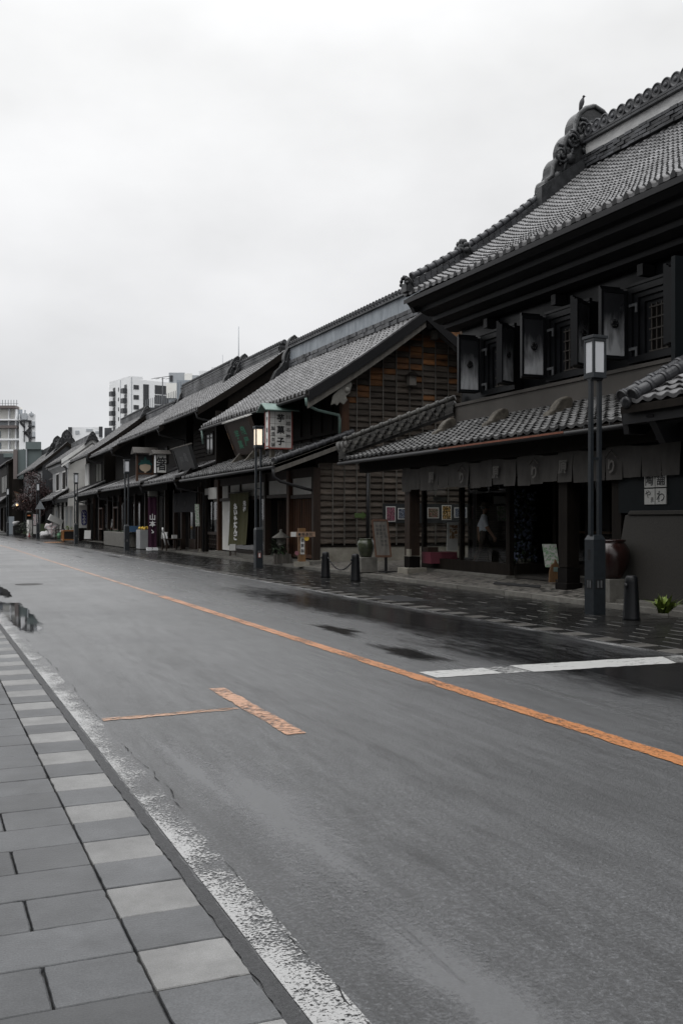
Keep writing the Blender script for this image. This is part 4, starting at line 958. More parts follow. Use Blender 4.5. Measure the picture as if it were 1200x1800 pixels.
for x in xs:
    top = 3.42 if x < 13.0 else hz_(x)-.28
    m.box(x-.016,x+.016,GY-.062,GY-.03,.74,top,3,rnd(-.5,.1))
m.build('gable_wall', ['old_board','fresh_board','dark_wood','grey_wood'], H, fixn=False)
m = MB(); m.box(12.02,19.2,GY-.06,GY+.2,.1,.68,0); m.box(12.02,19.2,GY-.075,GY+.0,.685,.735,1); m.build('foundation', ['foundation','dark_wood'], H)
m = MB(); m.box(12.9,13.16,GY-.075,GY+.15,3.9,5.62,0); m.build('corner_post', 'red_wood', H)
# walls and back
m = MB(); m.box(13.17,13.3,GY+.2,HY1-.2,3.3,6.6); m.box(12.05,19.2,HY1-.3,HY1-.15,.1,6.4); m.box(19.0,19.2,GY+.2,HY1-.3,.1,6.6)
for i in range(12): m.box(13.12,13.17,GY+.3+i*1.03,GY+.36+i*1.03,4.2,6.2)
m.box(13.08,13.17,GY+.2,HY1-.3,4.55,4.66); m.build('upper_wall', 'dark_wood', H)
ya_, yb_ = yat(352,13.1), yat(398,13.1)
m = MB()
for uu in (418,440): pass
m.box(13.09,13.11,38.6,42.2,4.75,5.55); m.build('upper_window', 'lead_glass', H)
m = MB()
for i in range(4): m.box(13.05,13.09,38.6+i*1.2-.04,38.6+i*1.2+.04,4.7,5.6)
m.box(13.05,13.09,38.56,42.24,4.68,4.75); m.box(13.045,13.085,40.9,41.35,4.85,5.3); m.build('upper_window_frame', 'dark_wood', H)
# lower pent roof
lf2 = curve(10.38, 3.36, 2.75, 1.02, .05)
LY0, LY1 = 29.95, 42.2
m = MB(); tile_field(m, lf2, LY0+.1, LY1, .30, .25, tv=.3, lip=.05, wave=True); slab_under(m, lf2, LY0, LY1, .1, 1); 
hl = m.build('pent_roof', ['roof_tile_low','dark_wood'], H, fixn=False)
m = MB()
for q, (oy, r_) in enumerate(((.05,.085),(.24,.075))):
    pts = [(lf2(i/10)[0],LY0+oy,lf2(i/10)[1]+.12) for i in range(11)]; m.tube(pts, r_, 9, 0, .2*q)
    for i in range(10):
        a, b = Vector(pts[i]), Vector(pts[i+1]); m.tube([a, a+(b-a).normalized()*.08], r_*1.2, 9, 0, .4)
m.build('verge_ridge', 'roof_tile_dark', hl)
m = MB(); pts = [lf2(i/4) for i in range(5)]
m.prism([(x,LY0+.0,z-.02) for x,z in pts]+[(x,LY0+.0,z-.28) for x,z in reversed(pts)], (0,.07,0)); m.build('barge_board', 'grey_wood', hl)
m = MB(); m.tube([(10.33,LY0-.05,3.25),(10.33,LY1,3.25)], .055, 8); m.tube([(10.33,LY0,3.22),(10.35,LY0+.02,2.95),(10.6,LY0+.1,2.82),(11.3,LY0+.3,2.66),(11.85,GY+.0,2.56)], .05, 8, 1)
m.tube([(11.4,HY0+.1,5.55),(11.4,HY1,5.55)], .055, 8); m.tube([(11.4,HY0+.1,5.5),(11.45,HY0+.15,5.28),(11.9,HY0+.3,5.14),(12.75,GY-.15,5.05),(12.8,GY-.12,4.9),(12.8,GY-.12,4.45)], .05, 8, 2)
m.tube([(11.4,HY1-.3,5.5),(11.45,HY1-.3,4.9)], .05, 8, 2)
m.build('gutter', ['gutter_dark','gutter_dark','verdigris'], H)
# the street front
FX = 12.0
posts = [(357,.2),(387,.22),(470,.16),(511,.24),(555,.2)]
for u, w in posts:
    y_ = yat(u, FX); m = MB(); m.box(FX-.12,FX+.12,y_-w/2,y_+w/2,.26,3.3); m.box(FX-.18,FX+.18,y_-w*.7,y_+w*.7,.05,.258,1)
    m.build('post', ['red_wood' if u in (511,387) else 'brown_wood','foundation'], H)
Y = lambda u: yat(u, FX)
m = MB(); m.box(FX-.08,FX+.1,Y(511)-.0,HY1-.3,2.38,2.50); m.box(FX-.08,FX+.1,Y(553),Y(514),2.32,2.44); m.box(FX-.05,FX+.1,GY+.05,HY1-.3,3.02,3.34)
for u in (404,424): m.box(FX-.06,FX+.08,Y(u)-.08,Y(u)+.08,2.5,3.02)
m.build('lintel', 'brown_wood', H)
m = MB(); m.box(FX,FX+.08,Y(467),Y(391),2.51,3.015); m.box(FX,FX+.08,Y(508),Y(473),2.51,3.015); m.box(FX,FX+.08,Y(552),Y(515),2.45,3.015); m.box(FX,FX+.08,Y(384),Y(360),2.51,3.015)
m.box(FX,FX+.08,Y(405),Y(391),.3,2.375); m.box(FX+.1,FX+.2,GY+.1,Y(553)+.1,.3,3.3)
m.build('plaster_panel', 'white_plaster', H)
m = MB(); m.box(FX+.02,FX+.04,Y(384),Y(361),1.05,2.375); m.box(FX+.02,FX+.04,Y(467),Y(406),.4,2.375); w_ = m.build('shop_window', 'window_glass', H)
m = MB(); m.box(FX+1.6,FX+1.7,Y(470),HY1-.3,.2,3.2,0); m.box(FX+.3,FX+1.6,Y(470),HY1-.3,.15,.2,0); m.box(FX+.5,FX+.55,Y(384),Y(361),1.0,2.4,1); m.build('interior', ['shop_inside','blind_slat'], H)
m = MB(); m.box(FX-.04,FX+.08,Y(384),Y(361),.92,1.045,1); m.box(FX+.04,FX+.07,Y(384),Y(361),.3,.92,0)
for i in range(7): yy = Y(383)+(Y(362)-Y(383))*i/6; m.box(FX-.02,FX+.02,yy-.025,yy+.025,.32,.92,1)
for zz in (.5,.72): m.box(FX-.005,FX+.015,Y(384),Y(361),zz-.02,zz+.02,1)
m.box(FX,FX+.08,Y(467),Y(406),.25,.40,1)
m.build('lattice_skirt', ['deep_wood','brown_wood'], H)
def lattice_door(u0, u1, n, mats, rec):
    m = MB(); a, b = Y(u1), Y(u0); X0 = FX+rec
    m.box(X0+.05,X0+.08,a,b,.3,2.32,1)
    for i in range(n): yy = a+(b-a)*(i+.5)/n; m.box(X0-.02,X0+.03,yy-.02,yy+.02,.42,2.30,0,rnd(-.2,.5))
    m.box(X0-.03,X0+.04,a,b,.3,.42,0); m.box(X0-.025,X0+.035,a,b,.98,1.05,0); 
    return m.build('lattice_door', mats, H)
lattice_door(515,553,12,['red_wood','deep_wood'],.02); lattice_door(472,508,13,['brown_wood','deep_wood'],.35)
m = MB(); m.box(11.7,12.3,GY-.3,HY1-.3,.04,.24); m.build('step_stone', 'stone', H)
# small lamp boxes on the gable
for (u, v, w, h) in ((723,669,.26,.34),(763,589,.2,.3)):
    c = P(u, v, Y=GY-.2); m = MB(); m.box(c.x-w/2,c.x+w/2,c.y-.1,c.y+.12,c.z-h/2,c.z+h/2,0); m.prism([(c.x-w*.75,c.y-.18,c.z+h/2),(c.x+w*.75,c.y-.18,c.z+h/2),(c.x,c.y-.18,c.z+h/2+.14)], (0,.32,0), 1)
    m.box(c.x-.02,c.x+.02,c.y+.12,GY-.03,c.z-.05,c.z+.05,1); thing('wall_lamp', m, ['grey_wood','dark_wood'], (c.x,GY,c.z), 'little wooden lamp box with pitched lid fixed lower on the boarded gable' if u == 723 else 'pale little lamp box high on the boarded gable under the black eaves', 'wall lamp', 'lamp boxes on the gable')
# downpipe standing in front of the gable
c = P(645, 960, Y=GY-.1); m = MB(); m.tube([(c.x,GY-.14,.55),(c.x,GY-.14,3.2)], .055, 8, 0); m.box(c.x-.05,c.x+.05,GY-.19,GY-.09,.5,.58,1); m.build('downpipe', ['iron_black','white_paint'], H)
# arrow board
c = P(633, 906, Y=GY-.05); m = MB(); s_ = .55
m.prism([(c.x-.38*s_,GY-.07,c.z-.14*s_),(c.x+.1*s_,GY-.07,c.z-.14*s_),(c.x+.1*s_,GY-.07,c.z-.26*s_),(c.x+.42*s_,GY-.07,c.z),(c.x+.1*s_,GY-.07,c.z+.26*s_),(c.x+.1*s_,GY-.07,c.z+.14*s_),(c.x-.38*s_,GY-.07,c.z+.14*s_)], (0,.015,0))
thing('arrow_sign', m, 'arrow_green', (c.x,GY,c.z), 'green arrow board pointing right on the weathered boards', 'sign')
# photo panel
pa, pb = P(673,885,Y=GY-.08), P(862,925,Y=GY-.08)
t = empty('display_board', (pa.x,GY-.06,pb.z), 'long black display panel on the boarded wall with a row of white bordered festival photos', 'display panel')
m = MB(); m.box(pa.x,pb.x,GY-.085,GY-.056,pb.z+.12,pa.z); m.build('backing', 'photo_mat', t)
for (u0,v0,u1,v1,mt) in ((678,890,695,917,'photo_pink'),(699,893,721,913,'photo_blue'),(751,892,771,911,'photo_green'),(776,888,793,914,'photo_amber'),(798,892,820,910,'photo_blue'),(826,889,842,912,'photo_pink')):
    a, b = P(u0,v0,Y=GY-.1), P(u1,v1,Y=GY-.1); m = MB(); m.box(a.x,b.x,GY-.1,GY-.087,b.z,a.z,0); m.box(a.x+.03,b.x-.03,GY-.105,GY-.1003,b.z+.03,a.z-.03,1)
    m.build('photo', ['paper_white',mt], t)
# ---------------------------------------------------------------- the other shop houses of the row
def machiya(label, y0, y1, eave, ridge, lower, Xw1, Xw2, over=(.5,.3), oni_at=(), wall='dark_wood', wall1='dark_wood', gable='dark_wood', tmat='roof_tile', rb=(.15,0,.4,.1), lov=(.4,.2), b=.12, fine=False, col=.34, name='shop_house', lb=True, lshift=(0,0), bmat='dark_wood'):
    h = empty(name, (Xw1,(y0+y1)/2,0), label, 'shop house', None)
    f = curve(eave[0], eave[1], ridge[0]-eave[0], ridge[1]-eave[1], b); xr, zr = ridge; Wd = xr-eave[0]
    a, c = y0-over[0], y1+over[1]
    m = MB(); tile_field(m, f, a, c, col, .21, tv=.22, fine=fine, amp=1.15); slab_under(m, f, a, c, .14, 1); back_slope(m, xr, zr, Wd, zr-eave[1], a, c, 0)
    roof = m.build('roof', [tmat,'dark_wood'], h, fixn=False)
    m = MB(); ridge_mesh(m, xr, a+.1, c-.1, zr, rb[0], rb[1], rb[2], rb[3], .3, discs=rb[3] > .05, topr=.10, rough=False); m.build('ridge', ['roof_tile_dark','ridge_plaster'], roof)
    for (yy, s, hs) in oni_at:
        m = MB(); oni(m, xr, yy, zr+.05, s, hs, .35, 0, .6); m.build('ridge_ornament', 'oni_clay', roof)
    pts = [f(i/6) for i in range(7)]
    for yy in (a-.03, c-.04):
        m = MB(); m.prism([(x,yy,z+.05) for x,z in pts]+[(x,yy,z-.28) for x,z in reversed(pts)], (0,.07,0)); m.build('barge_board', bmat, roof); m = MB(); m.prism([(2*xr-x,yy,z+.05) for x,z in pts]+[(2*xr-x,yy,z-.28) for x,z in reversed(pts)], (0,.07,0)); m.build('barge_board', bmat, roof)
    m = MB(); m.tube([(eave[0]-.05,a,eave[1]-.1),(eave[0]-.05,c,eave[1]-.1)], .055, 7); m.tube([(eave[0]-.05,a+.15,eave[1]-.12),(eave[0]+.02,a+.15,eave[1]-.4),(Xw2-.12,a+.5,eave[1]-.62),(Xw2-.1,a+.5,lower[1]+1.0)], .05, 7)
    m.tube([(lower[0]-.05,y0-lov[0],lower[1]-.08),(lower[0]-.05,y1+lov[1],lower[1]-.08)], .05, 7); m.tube([(lower[0],y0-lov[0]+.1,lower[1]-.1),(lower[0]+.1,y0-lov[0]+.1,lower[1]-.4),(Xw1-.1,y0+.1,lower[1]-.6),(Xw1-.1,y0+.1,.1)], .045, 7)
    m.build('gutter', 'gutter_dark', h)
    m = MB(); xb = 2*xr-eave[0]-1.0
    m.box(Xw2, Xw2+.2, y0+.02, y1-.02, lower[1]-.2, f((Xw2-eave[0])/Wd)[1]-.1); m.build('upper_wall', wall, h)
    m = MB()
    for yy in (y0, y1-.2): m.prism([(Xw2+.005,yy,.1),(xb,yy,.1),(xb,yy,eave[1]+.3),(xr,yy,zr-.2),(Xw2+.005,yy,f((Xw2-eave[0])/Wd)[1]-.15)], (0,.2,0))
    m.box(xb, xb+.1, y0, y1, .1, eave[1]+.3); m.build('gable_wall', gable, h)
    lf_ = curve(lower[0], lower[1], Xw2+.05-lower[0], lower[2], .05)
    m = MB(); tile_field(m, lf_, y0-lov[0], y1+lov[1], col, .21, tv=.22, fine=fine, amp=1.15); slab_under(m, lf_, y0-lov[0], y1+lov[1], .1, 1)
    lr = m.build('pent_roof', [tmat,'dark_wood'], h, fixn=False)
    m = MB(); ya = y0-lov[0]+.06; m.tube([(lf_(i/6)[0],ya,lf_(i/6)[1]+.11) for i in range(7)], .085, 8); m.box(lower[0]+.05, Xw2, ya-.02, ya+.04, 0, 0.001) if False else None
    m.build('verge_ridge', tmat, lr)
    return h, f, lf_
def front(h, X, segs, z0=.15, z1=3.1):
    """ground floor front: segs of (kind, y0, y1)"""
    for kind, a, b in segs:
        m = MB()
        if kind == 'post': m.box(X-.1,X+.1,a,b,z0,z1); m.build('post', 'brown_wood', h)
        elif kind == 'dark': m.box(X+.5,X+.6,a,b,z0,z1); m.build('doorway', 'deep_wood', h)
        elif kind == 'glass':
            m.box(X+.3,X+.34,a,b,z0+.5,z1-.55); g_ = m.build('shop_window', 'lead_glass', h)
            m = MB(); m.box(X+.26,X+.36,a,b,z0,z0+.5); m.box(X+.26,X+.36,a,b,z1-.55,z1-.45)
            n_ = max(1,int((b-a)/.9))
            for i in range(n_+1): yy = a+(b-a)*i/n_; m.box(X+.255,X+.365,yy-.03,yy+.03,z0+.5,z1-.55)
            m.build('window_frame', 'brown_wood', g_)
        elif kind == 'lattice':
            m.box(X+.06,X+.1,a,b,z0,z1-.4,1)
            n_ = int((b-a)/.12)
            for i in range(n_): yy = a+(b-a)*(i+.5)/n_; m.box(X,X+.05,yy-.025,yy+.025,z0,z1-.4,0,rnd(-.2,.3))
            m.build('lattice_screen', ['dark_wood','deep_wood'], h)
        elif kind == 'white': m.box(X+.02,X+.12,a,b,z0,z1-.1); m.build('plaster_panel', 'white_plaster', h)
        elif kind == 'board': m.box(X+.0,X+.1,a,b,z0,z1-.2); m.build('boarding', 'dark_wood', h)
    m = MB(); ya, yb = min(s[1] for s in segs), max(s[2] for s in segs)
    m.box(X+.02,X+.22,ya,yb,z1-.1,z1+.5); m.build('lintel', 'dark_wood', h)
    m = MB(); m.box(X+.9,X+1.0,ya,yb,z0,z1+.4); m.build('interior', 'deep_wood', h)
def up_windows(h, X, lst, pane='lead_glass', frame='dark_wood'):
    for a, b, z0, z1 in lst:
        m = MB(); ring(m, a, b, z0, z1, .07, X-.06, X-.004); m.box(X-.05,X-.01,(a+b)/2-.03,(a+b)/2+.03,z0+.07,z1-.07)
        w = m.build('window', frame, h); m = MB(); m.box(X-.03,X-.003,a+.07,b-.07,z0+.07,z1-.07); m.build('pane', pane, w)

# chopstick-side shop with the black signboard
h3, f3, l3 = machiya('long tiled shop house behind the tilted black signboard, next beyond the potato confectioner', 43.7, 49.9, (11.45,6.55), (15.6,9.4), (10.4,3.38,1.0), 11.9, 12.9, (.2,.3), ((49.9,.5,.8),), tmat='roof_tile', fine=True, rb=(.2,0,.45,.1), lov=(.3,.3))
front(h3, 11.9, [('lattice',43.75,44.7),('post',44.7,44.9),('dark',44.9,46.6),('glass',46.6,47.9),('post',47.9,48.1),('dark',48.1,49.5),('post',49.5,49.7)])
up_windows(h3, 12.9, [(44.3,45.6,4.7,5.8),(46.0,47.3,4.7,5.8)])
m = MB()
for i in range(9): m.box(12.84,12.893,47.6,49.7,4.7+i*.2,4.72+i*.2)
m.build('clapboard', 'dark_wood', h3)
# antenna-side house of the white lantern
h4, f4, l4 = machiya('shop house with scrolled ridge end, white lantern and turnip board on its pent roof', 50.9, 61.4, (11.25,6.33), (15.4,9.25), (10.28,3.40,1.0), 11.7, 12.8, (.55,.3), ((50.5,.7,.9),(61.5,.5,.7)), tmat='roof_tile', rb=(.55,0,.5,.1), lov=(.6,.2), fine=True)
front(h4, 11.7, [('post',50.6,50.8),('board',50.9,52.6),('post',52.6,52.8),('dark',52.8,55.5),('post',55.5,55.7),('dark',55.7,58.4),('post',58.4,58.6),('glass',58.6,61.0),('post',61.1,61.3)])
up_windows(h4, 12.8, [(55,57,4.7,5.7)])
h5, f5, l5 = machiya('low dark shop house with stone trough out front and brown framed windows', 62.3, 70.2, (10.95,6.0), (15.0,8.7), (10.05,3.28,1.0), 11.5, 12.6, (.3,.3), (), rb=(.15,0,.4,.1), lov=(.3,.2))
front(h5, 11.5, [('post',62.4,62.6),('glass',62.6,64.3),('post',64.3,64.5),('dark',64.5,66.4),('post',66.4,66.6),('dark',66.6,68.2),('glass',68.2,69.8),('post',69.8,70.0)])
for a, b in ((62.6,64.2),(68.3,69.7)):
    m = MB(); ring(m, a, b, .9, 2.4, .1, 11.38, 11.46); m.build('window_surround', 'red_wood', h5)
h6, f6, l6 = machiya('tall narrow shop house with long dark verge and pale upper window', 71.2, 79.6, (10.85,6.15), (15.0,9.2), (9.95,3.25,.95), 11.3, 12.0, (.2,.3), ((71.1,.45,.5),), rb=(.2,0,.4,.1), lov=(.2,.2))
front(h6, 11.3, [('post',71.3,71.5),('dark',71.5,73.6),('post',73.6,73.8),('board',73.8,75.4),('white',75.4,76.6),('glass',76.6,79.0),('post',79.2,79.4)])
up_windows(h6, 12.0, [(72.0,74.6,4.3,5.7)], 'curtain_dark')
m = MB(); m.box(11.9,11.99,77.6,79.4,3.5,5.9); m.build('white_side_panel', 'clean_plaster', h6)
# pale two storey kura with white gable stripes
h7, f7, l7 = machiya('pale plastered storehouse with white striped gable and two tall dark upper windows', 81.6, 91.4, (10.35,6.3), (12.75,8.05), (9.7,3.22,.75), 10.85, 10.9, (.35,.3), ((81.2,.5,.55),), wall='grey_render', gable='white_plaster', rb=(.25,0,.4,0.), lov=(.2,.2), b=.05, name='storehouse', bmat='clean_plaster')
m = MB()
for off, w_ in ((.42,.14),):
    pts = [f7(i/6) for i in range(7)]
    m.prism([(x,81.19,z-off) for x,z in pts]+[(x,81.19,z-off-w_) for x,z in reversed(pts)], (0,.10,0)); m.prism([(25.5-x,81.19,z-off) for x,z in pts]+[(25.5-x,81.19,z-off-w_) for x,z in reversed(pts)], (0,.10,0))
m.build('gable_stripe', 'clean_plaster', h7)
m = MB(); m.prism([(10.5,81.2,6.18),(10.5,81.2,5.95),(10.7,81.2,5.8),(10.89,81.2,5.6),(10.89,81.2,6.4)], (0,10.2,0)); m.build('eave_moulding', 'grey_render', h7)
for a, b in ((82.3,84.6),(86.4,88.7)):
    m = MB(); ring(m, a, b, 3.95, 5.55, .12, 10.82, 10.896); w = m.build('window', 'clean_plaster', h7); m = MB(); m.box(10.86,10.894,a+.12,b-.12,4.07,5.43); m.build('pane', 'deep_wood', w)
front(h7, 10.95, [('white',81.7,82.2),('dark',82.2,84.0),('white',84.0,84.5),('dark',84.5,86.6),('white',86.6,87.2),('dark',87.2,89.6),('white',89.6,91.0)])
h8, f8, l8 = machiya('dark storehouse beyond the maple with two heavy black ridge ornaments', 95.0, 113, (9.75,6.35), (12.6,8.75), (9.3,3.1,.8), 10.2, 10.4, (.3,.3), ((95.2,.95,1.15),(102.0,.9,1.1)), wall='far_dark', wall1='far_dark', gable='far_dark', rb=(.3,0,.5,0.), name='storehouse')
front(h8, 10.2, [('dark',95.2,99),('board',99,103),('dark',103,112)])
h9, f9, l9 = machiya('two storey dark house at the far end of the row with slatted upper windows', 121.5, 134, (9.2,8.2), (11.2,9.4), (8.5,3.5,.9), 9.3, 9.5, (.3,.3), (), wall='dark_wood', rb=(.2,0,.4,0.))
up_windows(h9, 9.5, [(122.5+i*2.2,124.2+i*2.2,4.8,6.9) for i in range(4)], 'curtain_white'); front(h9, 9.3, [('dark',121.7,124.5),('board',124.5,126),('glass',126,130),('dark',130,134)])
# small cream building between the two storehouses
t = empty('cream_building', (13,93.2,0), 'cream walled little building with a tiled lean-to showing between the maple and the pale storehouse', 'building')
m = MB(); m.box(11.6,17,92.4,94.2,0,5.4); m.build('wall', 'cream_wall', t); m = MB(); lcf = curve(10.9,5.2,3.4,1.3,.05); tile_field(m, lcf, 92.0,94.4,.28,.25,fine=False); slab_under(m,lcf,92.0,94.4,.1,1); m.build('roof', ['roof_tile_far','dark_wood'], t, fixn=False)

# near house at the right edge, only its verge, wall and downpipe reach the picture
t = empty('near_house', (11.9,11,0), 'nearest house at the right edge with granite slab base and big round verge tiles', 'shop house'); NH = t
nf = curve(10.85, 3.52, 2.9, 1.55, .05)
m = MB(); tile_field(m, nf, 8.0, 13.62, .30, .27, tv=.3, lip=.055, wave=True); slab_under(m, nf, 8.0, 13.6, .12, 1); nr = m.build('roof', ['roof_tile','dark_wood'], t, fixn=False)
m = MB()
for q, (oy, r_) in enumerate(((13.55,.10),(13.28,.095))):
    pts = [Vector((nf(i/10)[0],oy,nf(i/10)[1]+.14)) for i in range(11)]; m.tube(pts, r_, 14, 0, .1*q)
    for i in range(10): m.tube([pts[i]+(pts[i+1]-pts[i])*.02, pts[i]+(pts[i+1]-pts[i])*.28], r_*1.16, 14, 0, .3)
    d = (pts[0]-pts[1]).normalized(); m.lathe(pts[0], [(r_*1.25,-.02),(r_*1.25,.03),(r_*.9,.03),(r_*.85,.015)], 16, 0, -.3, d)
m.lathe(Vector((10.86,13.42,3.56)), [(.09,0),(.10,.02),(.10,.06),(.05,.07)], 14, 0, -.3, (-.9,-.1,-.3))
m.build('verge_ridge', 'roof_tile_dark', nr)
m = MB(); m.box(10.95,11.2,7.9,13.66,3.2,3.40); m.prism([(10.98,13.62,3.46),(11.5,13.62,3.72),(12.4,13.62,4.2),(12.4,13.62,3.8),(11.4,13.62,3.05),(11.05,13.62,3.05)], (0,.14,0)); m.prism([(10.92,12.9,3.3),(12.4,12.9,3.9),(12.4,12.9,3.0),(11.2,12.9,2.85)], (0,.16,0)); m.box(11.5,12.1,8,13.5,2.95,3.2)
m.build('eave_beam', 'eave_plaster', t)
m = MB(); m.box(12.12,12.27,8,15.25,1.72,3.3); m.box(12.27,12.37,8,15.25,.2,1.72); m.box(12.1,16,8,8.1,.1,6); m.box(12.1,16,13.7,13.8,3.1,6.2); m.build('wall', 'teal_panel', t)
m = MB()
m.prism([(11.91,12.6,.16),(11.91,15.2,.16),(12.07,15.0,1.68),(12.07,12.7,1.68)], (.10,0,0)); m.prism([(12.03,12.6,1.684),(12.03,14.9,1.684),(12.03,14.82,1.76),(12.03,12.6,1.76)], (.085,0,0)); m.build('granite_slab', 'granite_panel', t, bevel=.01)
m = MB(); m.box(11.55,12.3,8,15.3,.08,.155); m.build('plinth', 'stone', t)
m = MB(); m.tube([(11.62,12.62,.28),(11.62,12.62,3.2)], .065, 10); m.tube([(11.62,12.62,.28),(11.45,12.6,.20),(11.38,12.6,.2)], .068, 10)
for zz in (.9,2.0): m.box(11.55,11.95,12.58,12.66,zz,zz+.03)
m.build('downpipe', 'lamp_paint', t)
# sign tiles on the black wall
t = empty('tile_sign', (12.11,13.6,2.1), 'four white tile characters set in a square on the black wall above the granite slab', 'sign')
c0, c1 = P(1132,830,X=12.1), P(1170,886,X=12.1); w = (c0.y-c1.y)/2-.012; hh = (c0.z-c1.z)/2-.012
cells = []; tiles_ = []
for r_ in range(2):
    for q in range(2):
        ya = c0.y-q*(w+.024); za = c0.z-r_*(hh+.024); m = MB(); m.box(12.095,12.117,ya-w,ya,za-hh,za); cells.append((ya-w/2,za-hh/2)); tiles_.append(m.build('sign_tile', 'tile_grey', t))
RX = (0,-1,0)
for q_, lst in enumerate(((('陶',0,0,.85,.012),),(('舗',0,0,.85,.012),),(('や',.12,.17,.62,.0),('ま',-.28,-.2,.4,.0)),(('わ',0,0,.85,.0),))):
    for g_, ox, oz, sz, bo in lst: lettering(tiles_[q_], [(g_,(12.092,cells[q_][0]+w*ox,cells[q_][1]+hh*oz),sz*w,RX,(0,0,1))], 'ink', bo)

# ---------------------------------------------------------------- town behind
def fbox(mb, c, ax, ay, hw, hd, z0, z1, m=0, t=0.):
    mb.obox((c.x,c.y,(z0+z1)/2), ax*hw, ay*hd, Vector((0,0,(z1-z0)/2)), m, t)
def tower():
    D = 270.; k = D/1750.
    def at(u, dd=D): q = FV*dd+RV*((u-600)/1750.*dd); return Vector((q.x,q.y,0))
    corner = at(229); ang = R(56)
    ax = (RV*math.cos(ang*.62)+FV*math.sin(ang*.62)).normalized(); ay = Vector((-ax.y,ax.x,0))          # ax: along the right face, ay: along the left face (into depth)
    zt = 1.6+250*k
    t = empty('apartment_tower', (corner.x,corner.y,0), 'tall white apartment tower with dark balconies standing behind the row', 'apartment block')
    LW, RW = 15., 22.
    m = MB(); c = corner+ax*RW/2+ay*LW/2; fbox(m, c, ax, ay, RW/2, LW/2, 0, zt-.5); fbox(m, corner+ax*1.9+ay*LW/2, ax, ay, 1.85, LW/2-.05, zt-.49, zt+.35); m.build('wall', 'far_white', t)
    fl = 17.7*k
    for i in range(12):
        z = zt-2.6-i*fl
        for s_ in (3.0, 11.2):
            q = corner+ay*s_-ax*.5; m = MB(); fbox(m, q, ax, ay, .7, .95, z-1.5, z-.2, 0); m.build('balcony', 'far_dark', t)
            q = corner+ay*s_-ax*.05; m = MB(); fbox(m, q, ax, ay, .06, .8, z-.2, z+.9, 0); m.build('balcony_door', 'far_dark', t)
        q = corner+ay*8.0-ax*.05; m = MB(); fbox(m, q, ax, ay, .06, .25, z-.4, z+.6, 0); m.build('window', 'far_dark', t)
        q = corner+ax*1.75-ay*.05; m = MB(); fbox(m, q, ax, ay, .75, .06, z-.6, z+.6, 0); m.build('window', 'far_dark', t)
        q = corner+ax*4.6-ay*.05; m = MB(); fbox(m, q, ax, ay, .8, .08, z-1.7, z+1.0, 0); m.build('gallery_opening', 'far_dark', t)
        q = corner+ax*10.4-ay*.05; m = MB(); fbox(m, q, ax, ay, 3.2, .08, z-1.4, z+1.0, 0); m.build('gallery_opening', 'far_dark', t)
    
    m = MB(); fbox(m, corner+ay*6.6-ax*.05, ax, ay, .05, .08, 0, zt); fbox(m, corner+ax*.45-ay*.05, ax, ay, .08, .05, 0, zt); m.build('downpipe', 'far_grey', t)
tower()
def plain_block(name, label, u0, u1, v0, D, depth, mat, wins=(), wmat='far_dark', extra=None, v1=None, skew=None):
    if skew is None: skew = (u1-600)/1750-.01
    a = FV*D+RV*((u0-600)/1750*D); b = FV*D+RV*((u1-600)/1750*D); ax = (b-a).normalized(); ay = (FV+RV*skew).normalized(); zt = CAMH+(913-v0)/1750*D
    t = empty(name, (a.x,a.y,0), label, 'building'); m = MB(); wd = (b-a).length
    z0 = 0 if v1 is None else CAMH+(913-v1)/1750*D
    base = [a, b, b+ay*depth, a+ay*depth]; m.prism([(p.x,p.y,z0) for p in base], (0,0,zt-z0)); m.build('wall', mat, t)
    def rect(u, v, uu, vv, off=.06): 
        p = FV*D+RV*((u-600)/1750*D)-FV*off; q = FV*D+RV*((uu-600)/1750*D)-FV*off; za = CAMH+(913-vv)/1750*D; zb = CAMH+(913-v)/1750*D
        return p, q, za, zb
    for (u, v, uu, vv) in wins:
        p, q, za, zb = rect(u,v,uu,vv); mm = MB(); c = (p+q)/2; mm.obox((c.x,c.y,(za+zb)/2), (q-p)/2, FV*.05, (0,0,(zb-za)/2)); mm.build('window', wmat, t)
    if extra: extra(t, rect)
    return t
def bar_(t, nm, mat, rect, lst, th=.15):
    mm = MB()
    for (u,v,uu,vv) in lst:
        p,q,za,zb = rect(u,v,uu,vv,th); c=(p+q)/2; mm.obox((c.x,c.y,(za+zb)/2),(q-p)/2,FV*th,(0,0,(zb-za)/2))
    mm.build(nm, mat, t)
plain_block('low_white_building', 'low white building with grey corners showing above the storehouse gable', 121, 181, 751, 190, 15, 'far_white', [(133,757,140,763),(152,754,163,758),(168,758,176,762)], 'far_grey', lambda t, r: bar_(t,'corner_pier','far_dark',r,[(121,751,127,768),(175,750,181,768)]))
plain_block('rooftop_shed', 'small dark rooftop block between the low white building and the tower', 184, 197, 752, 200, 10, 'far_dark', v1=775)
plain_block('concrete_block', 'grey concrete rooftop block with a cream lower storey beside the apartment tower', 297, 325, 655, 150, 12, 'far_grey', [(299,660,304,671)], 'far_dark', lambda t, r: (bar_(t,'cream_band','far_cream',r,[(293,674,312,700)]), bar_(t,'cream_box','far_cream',r,[(325,657,338,672)])))
plain_block('blue_grey_block', 'blue grey metal clad block behind the scrolled ridge end', 311, 346, 668, 140, 10, 'far_blue', [], extra=lambda t, r: bar_(t,'rib','far_grey',r,[(311+i*5,669,311.6+i*5,720) for i in range(7)], .08))
plain_block('white_terrace_block', 'white building with dark openings behind the ridge end tile', 350, 402, 652, 175, 14, 'far_white', [(357,660,361,668),(366,656,376,666),(340,663,349,672)], 'far_dark', lambda t, r: (bar_(t,'grey_side','far_grey',r,[(338,660,350,690)]), bar_(t,'penthouse','far_white',r,[(372,646,381,652)])))
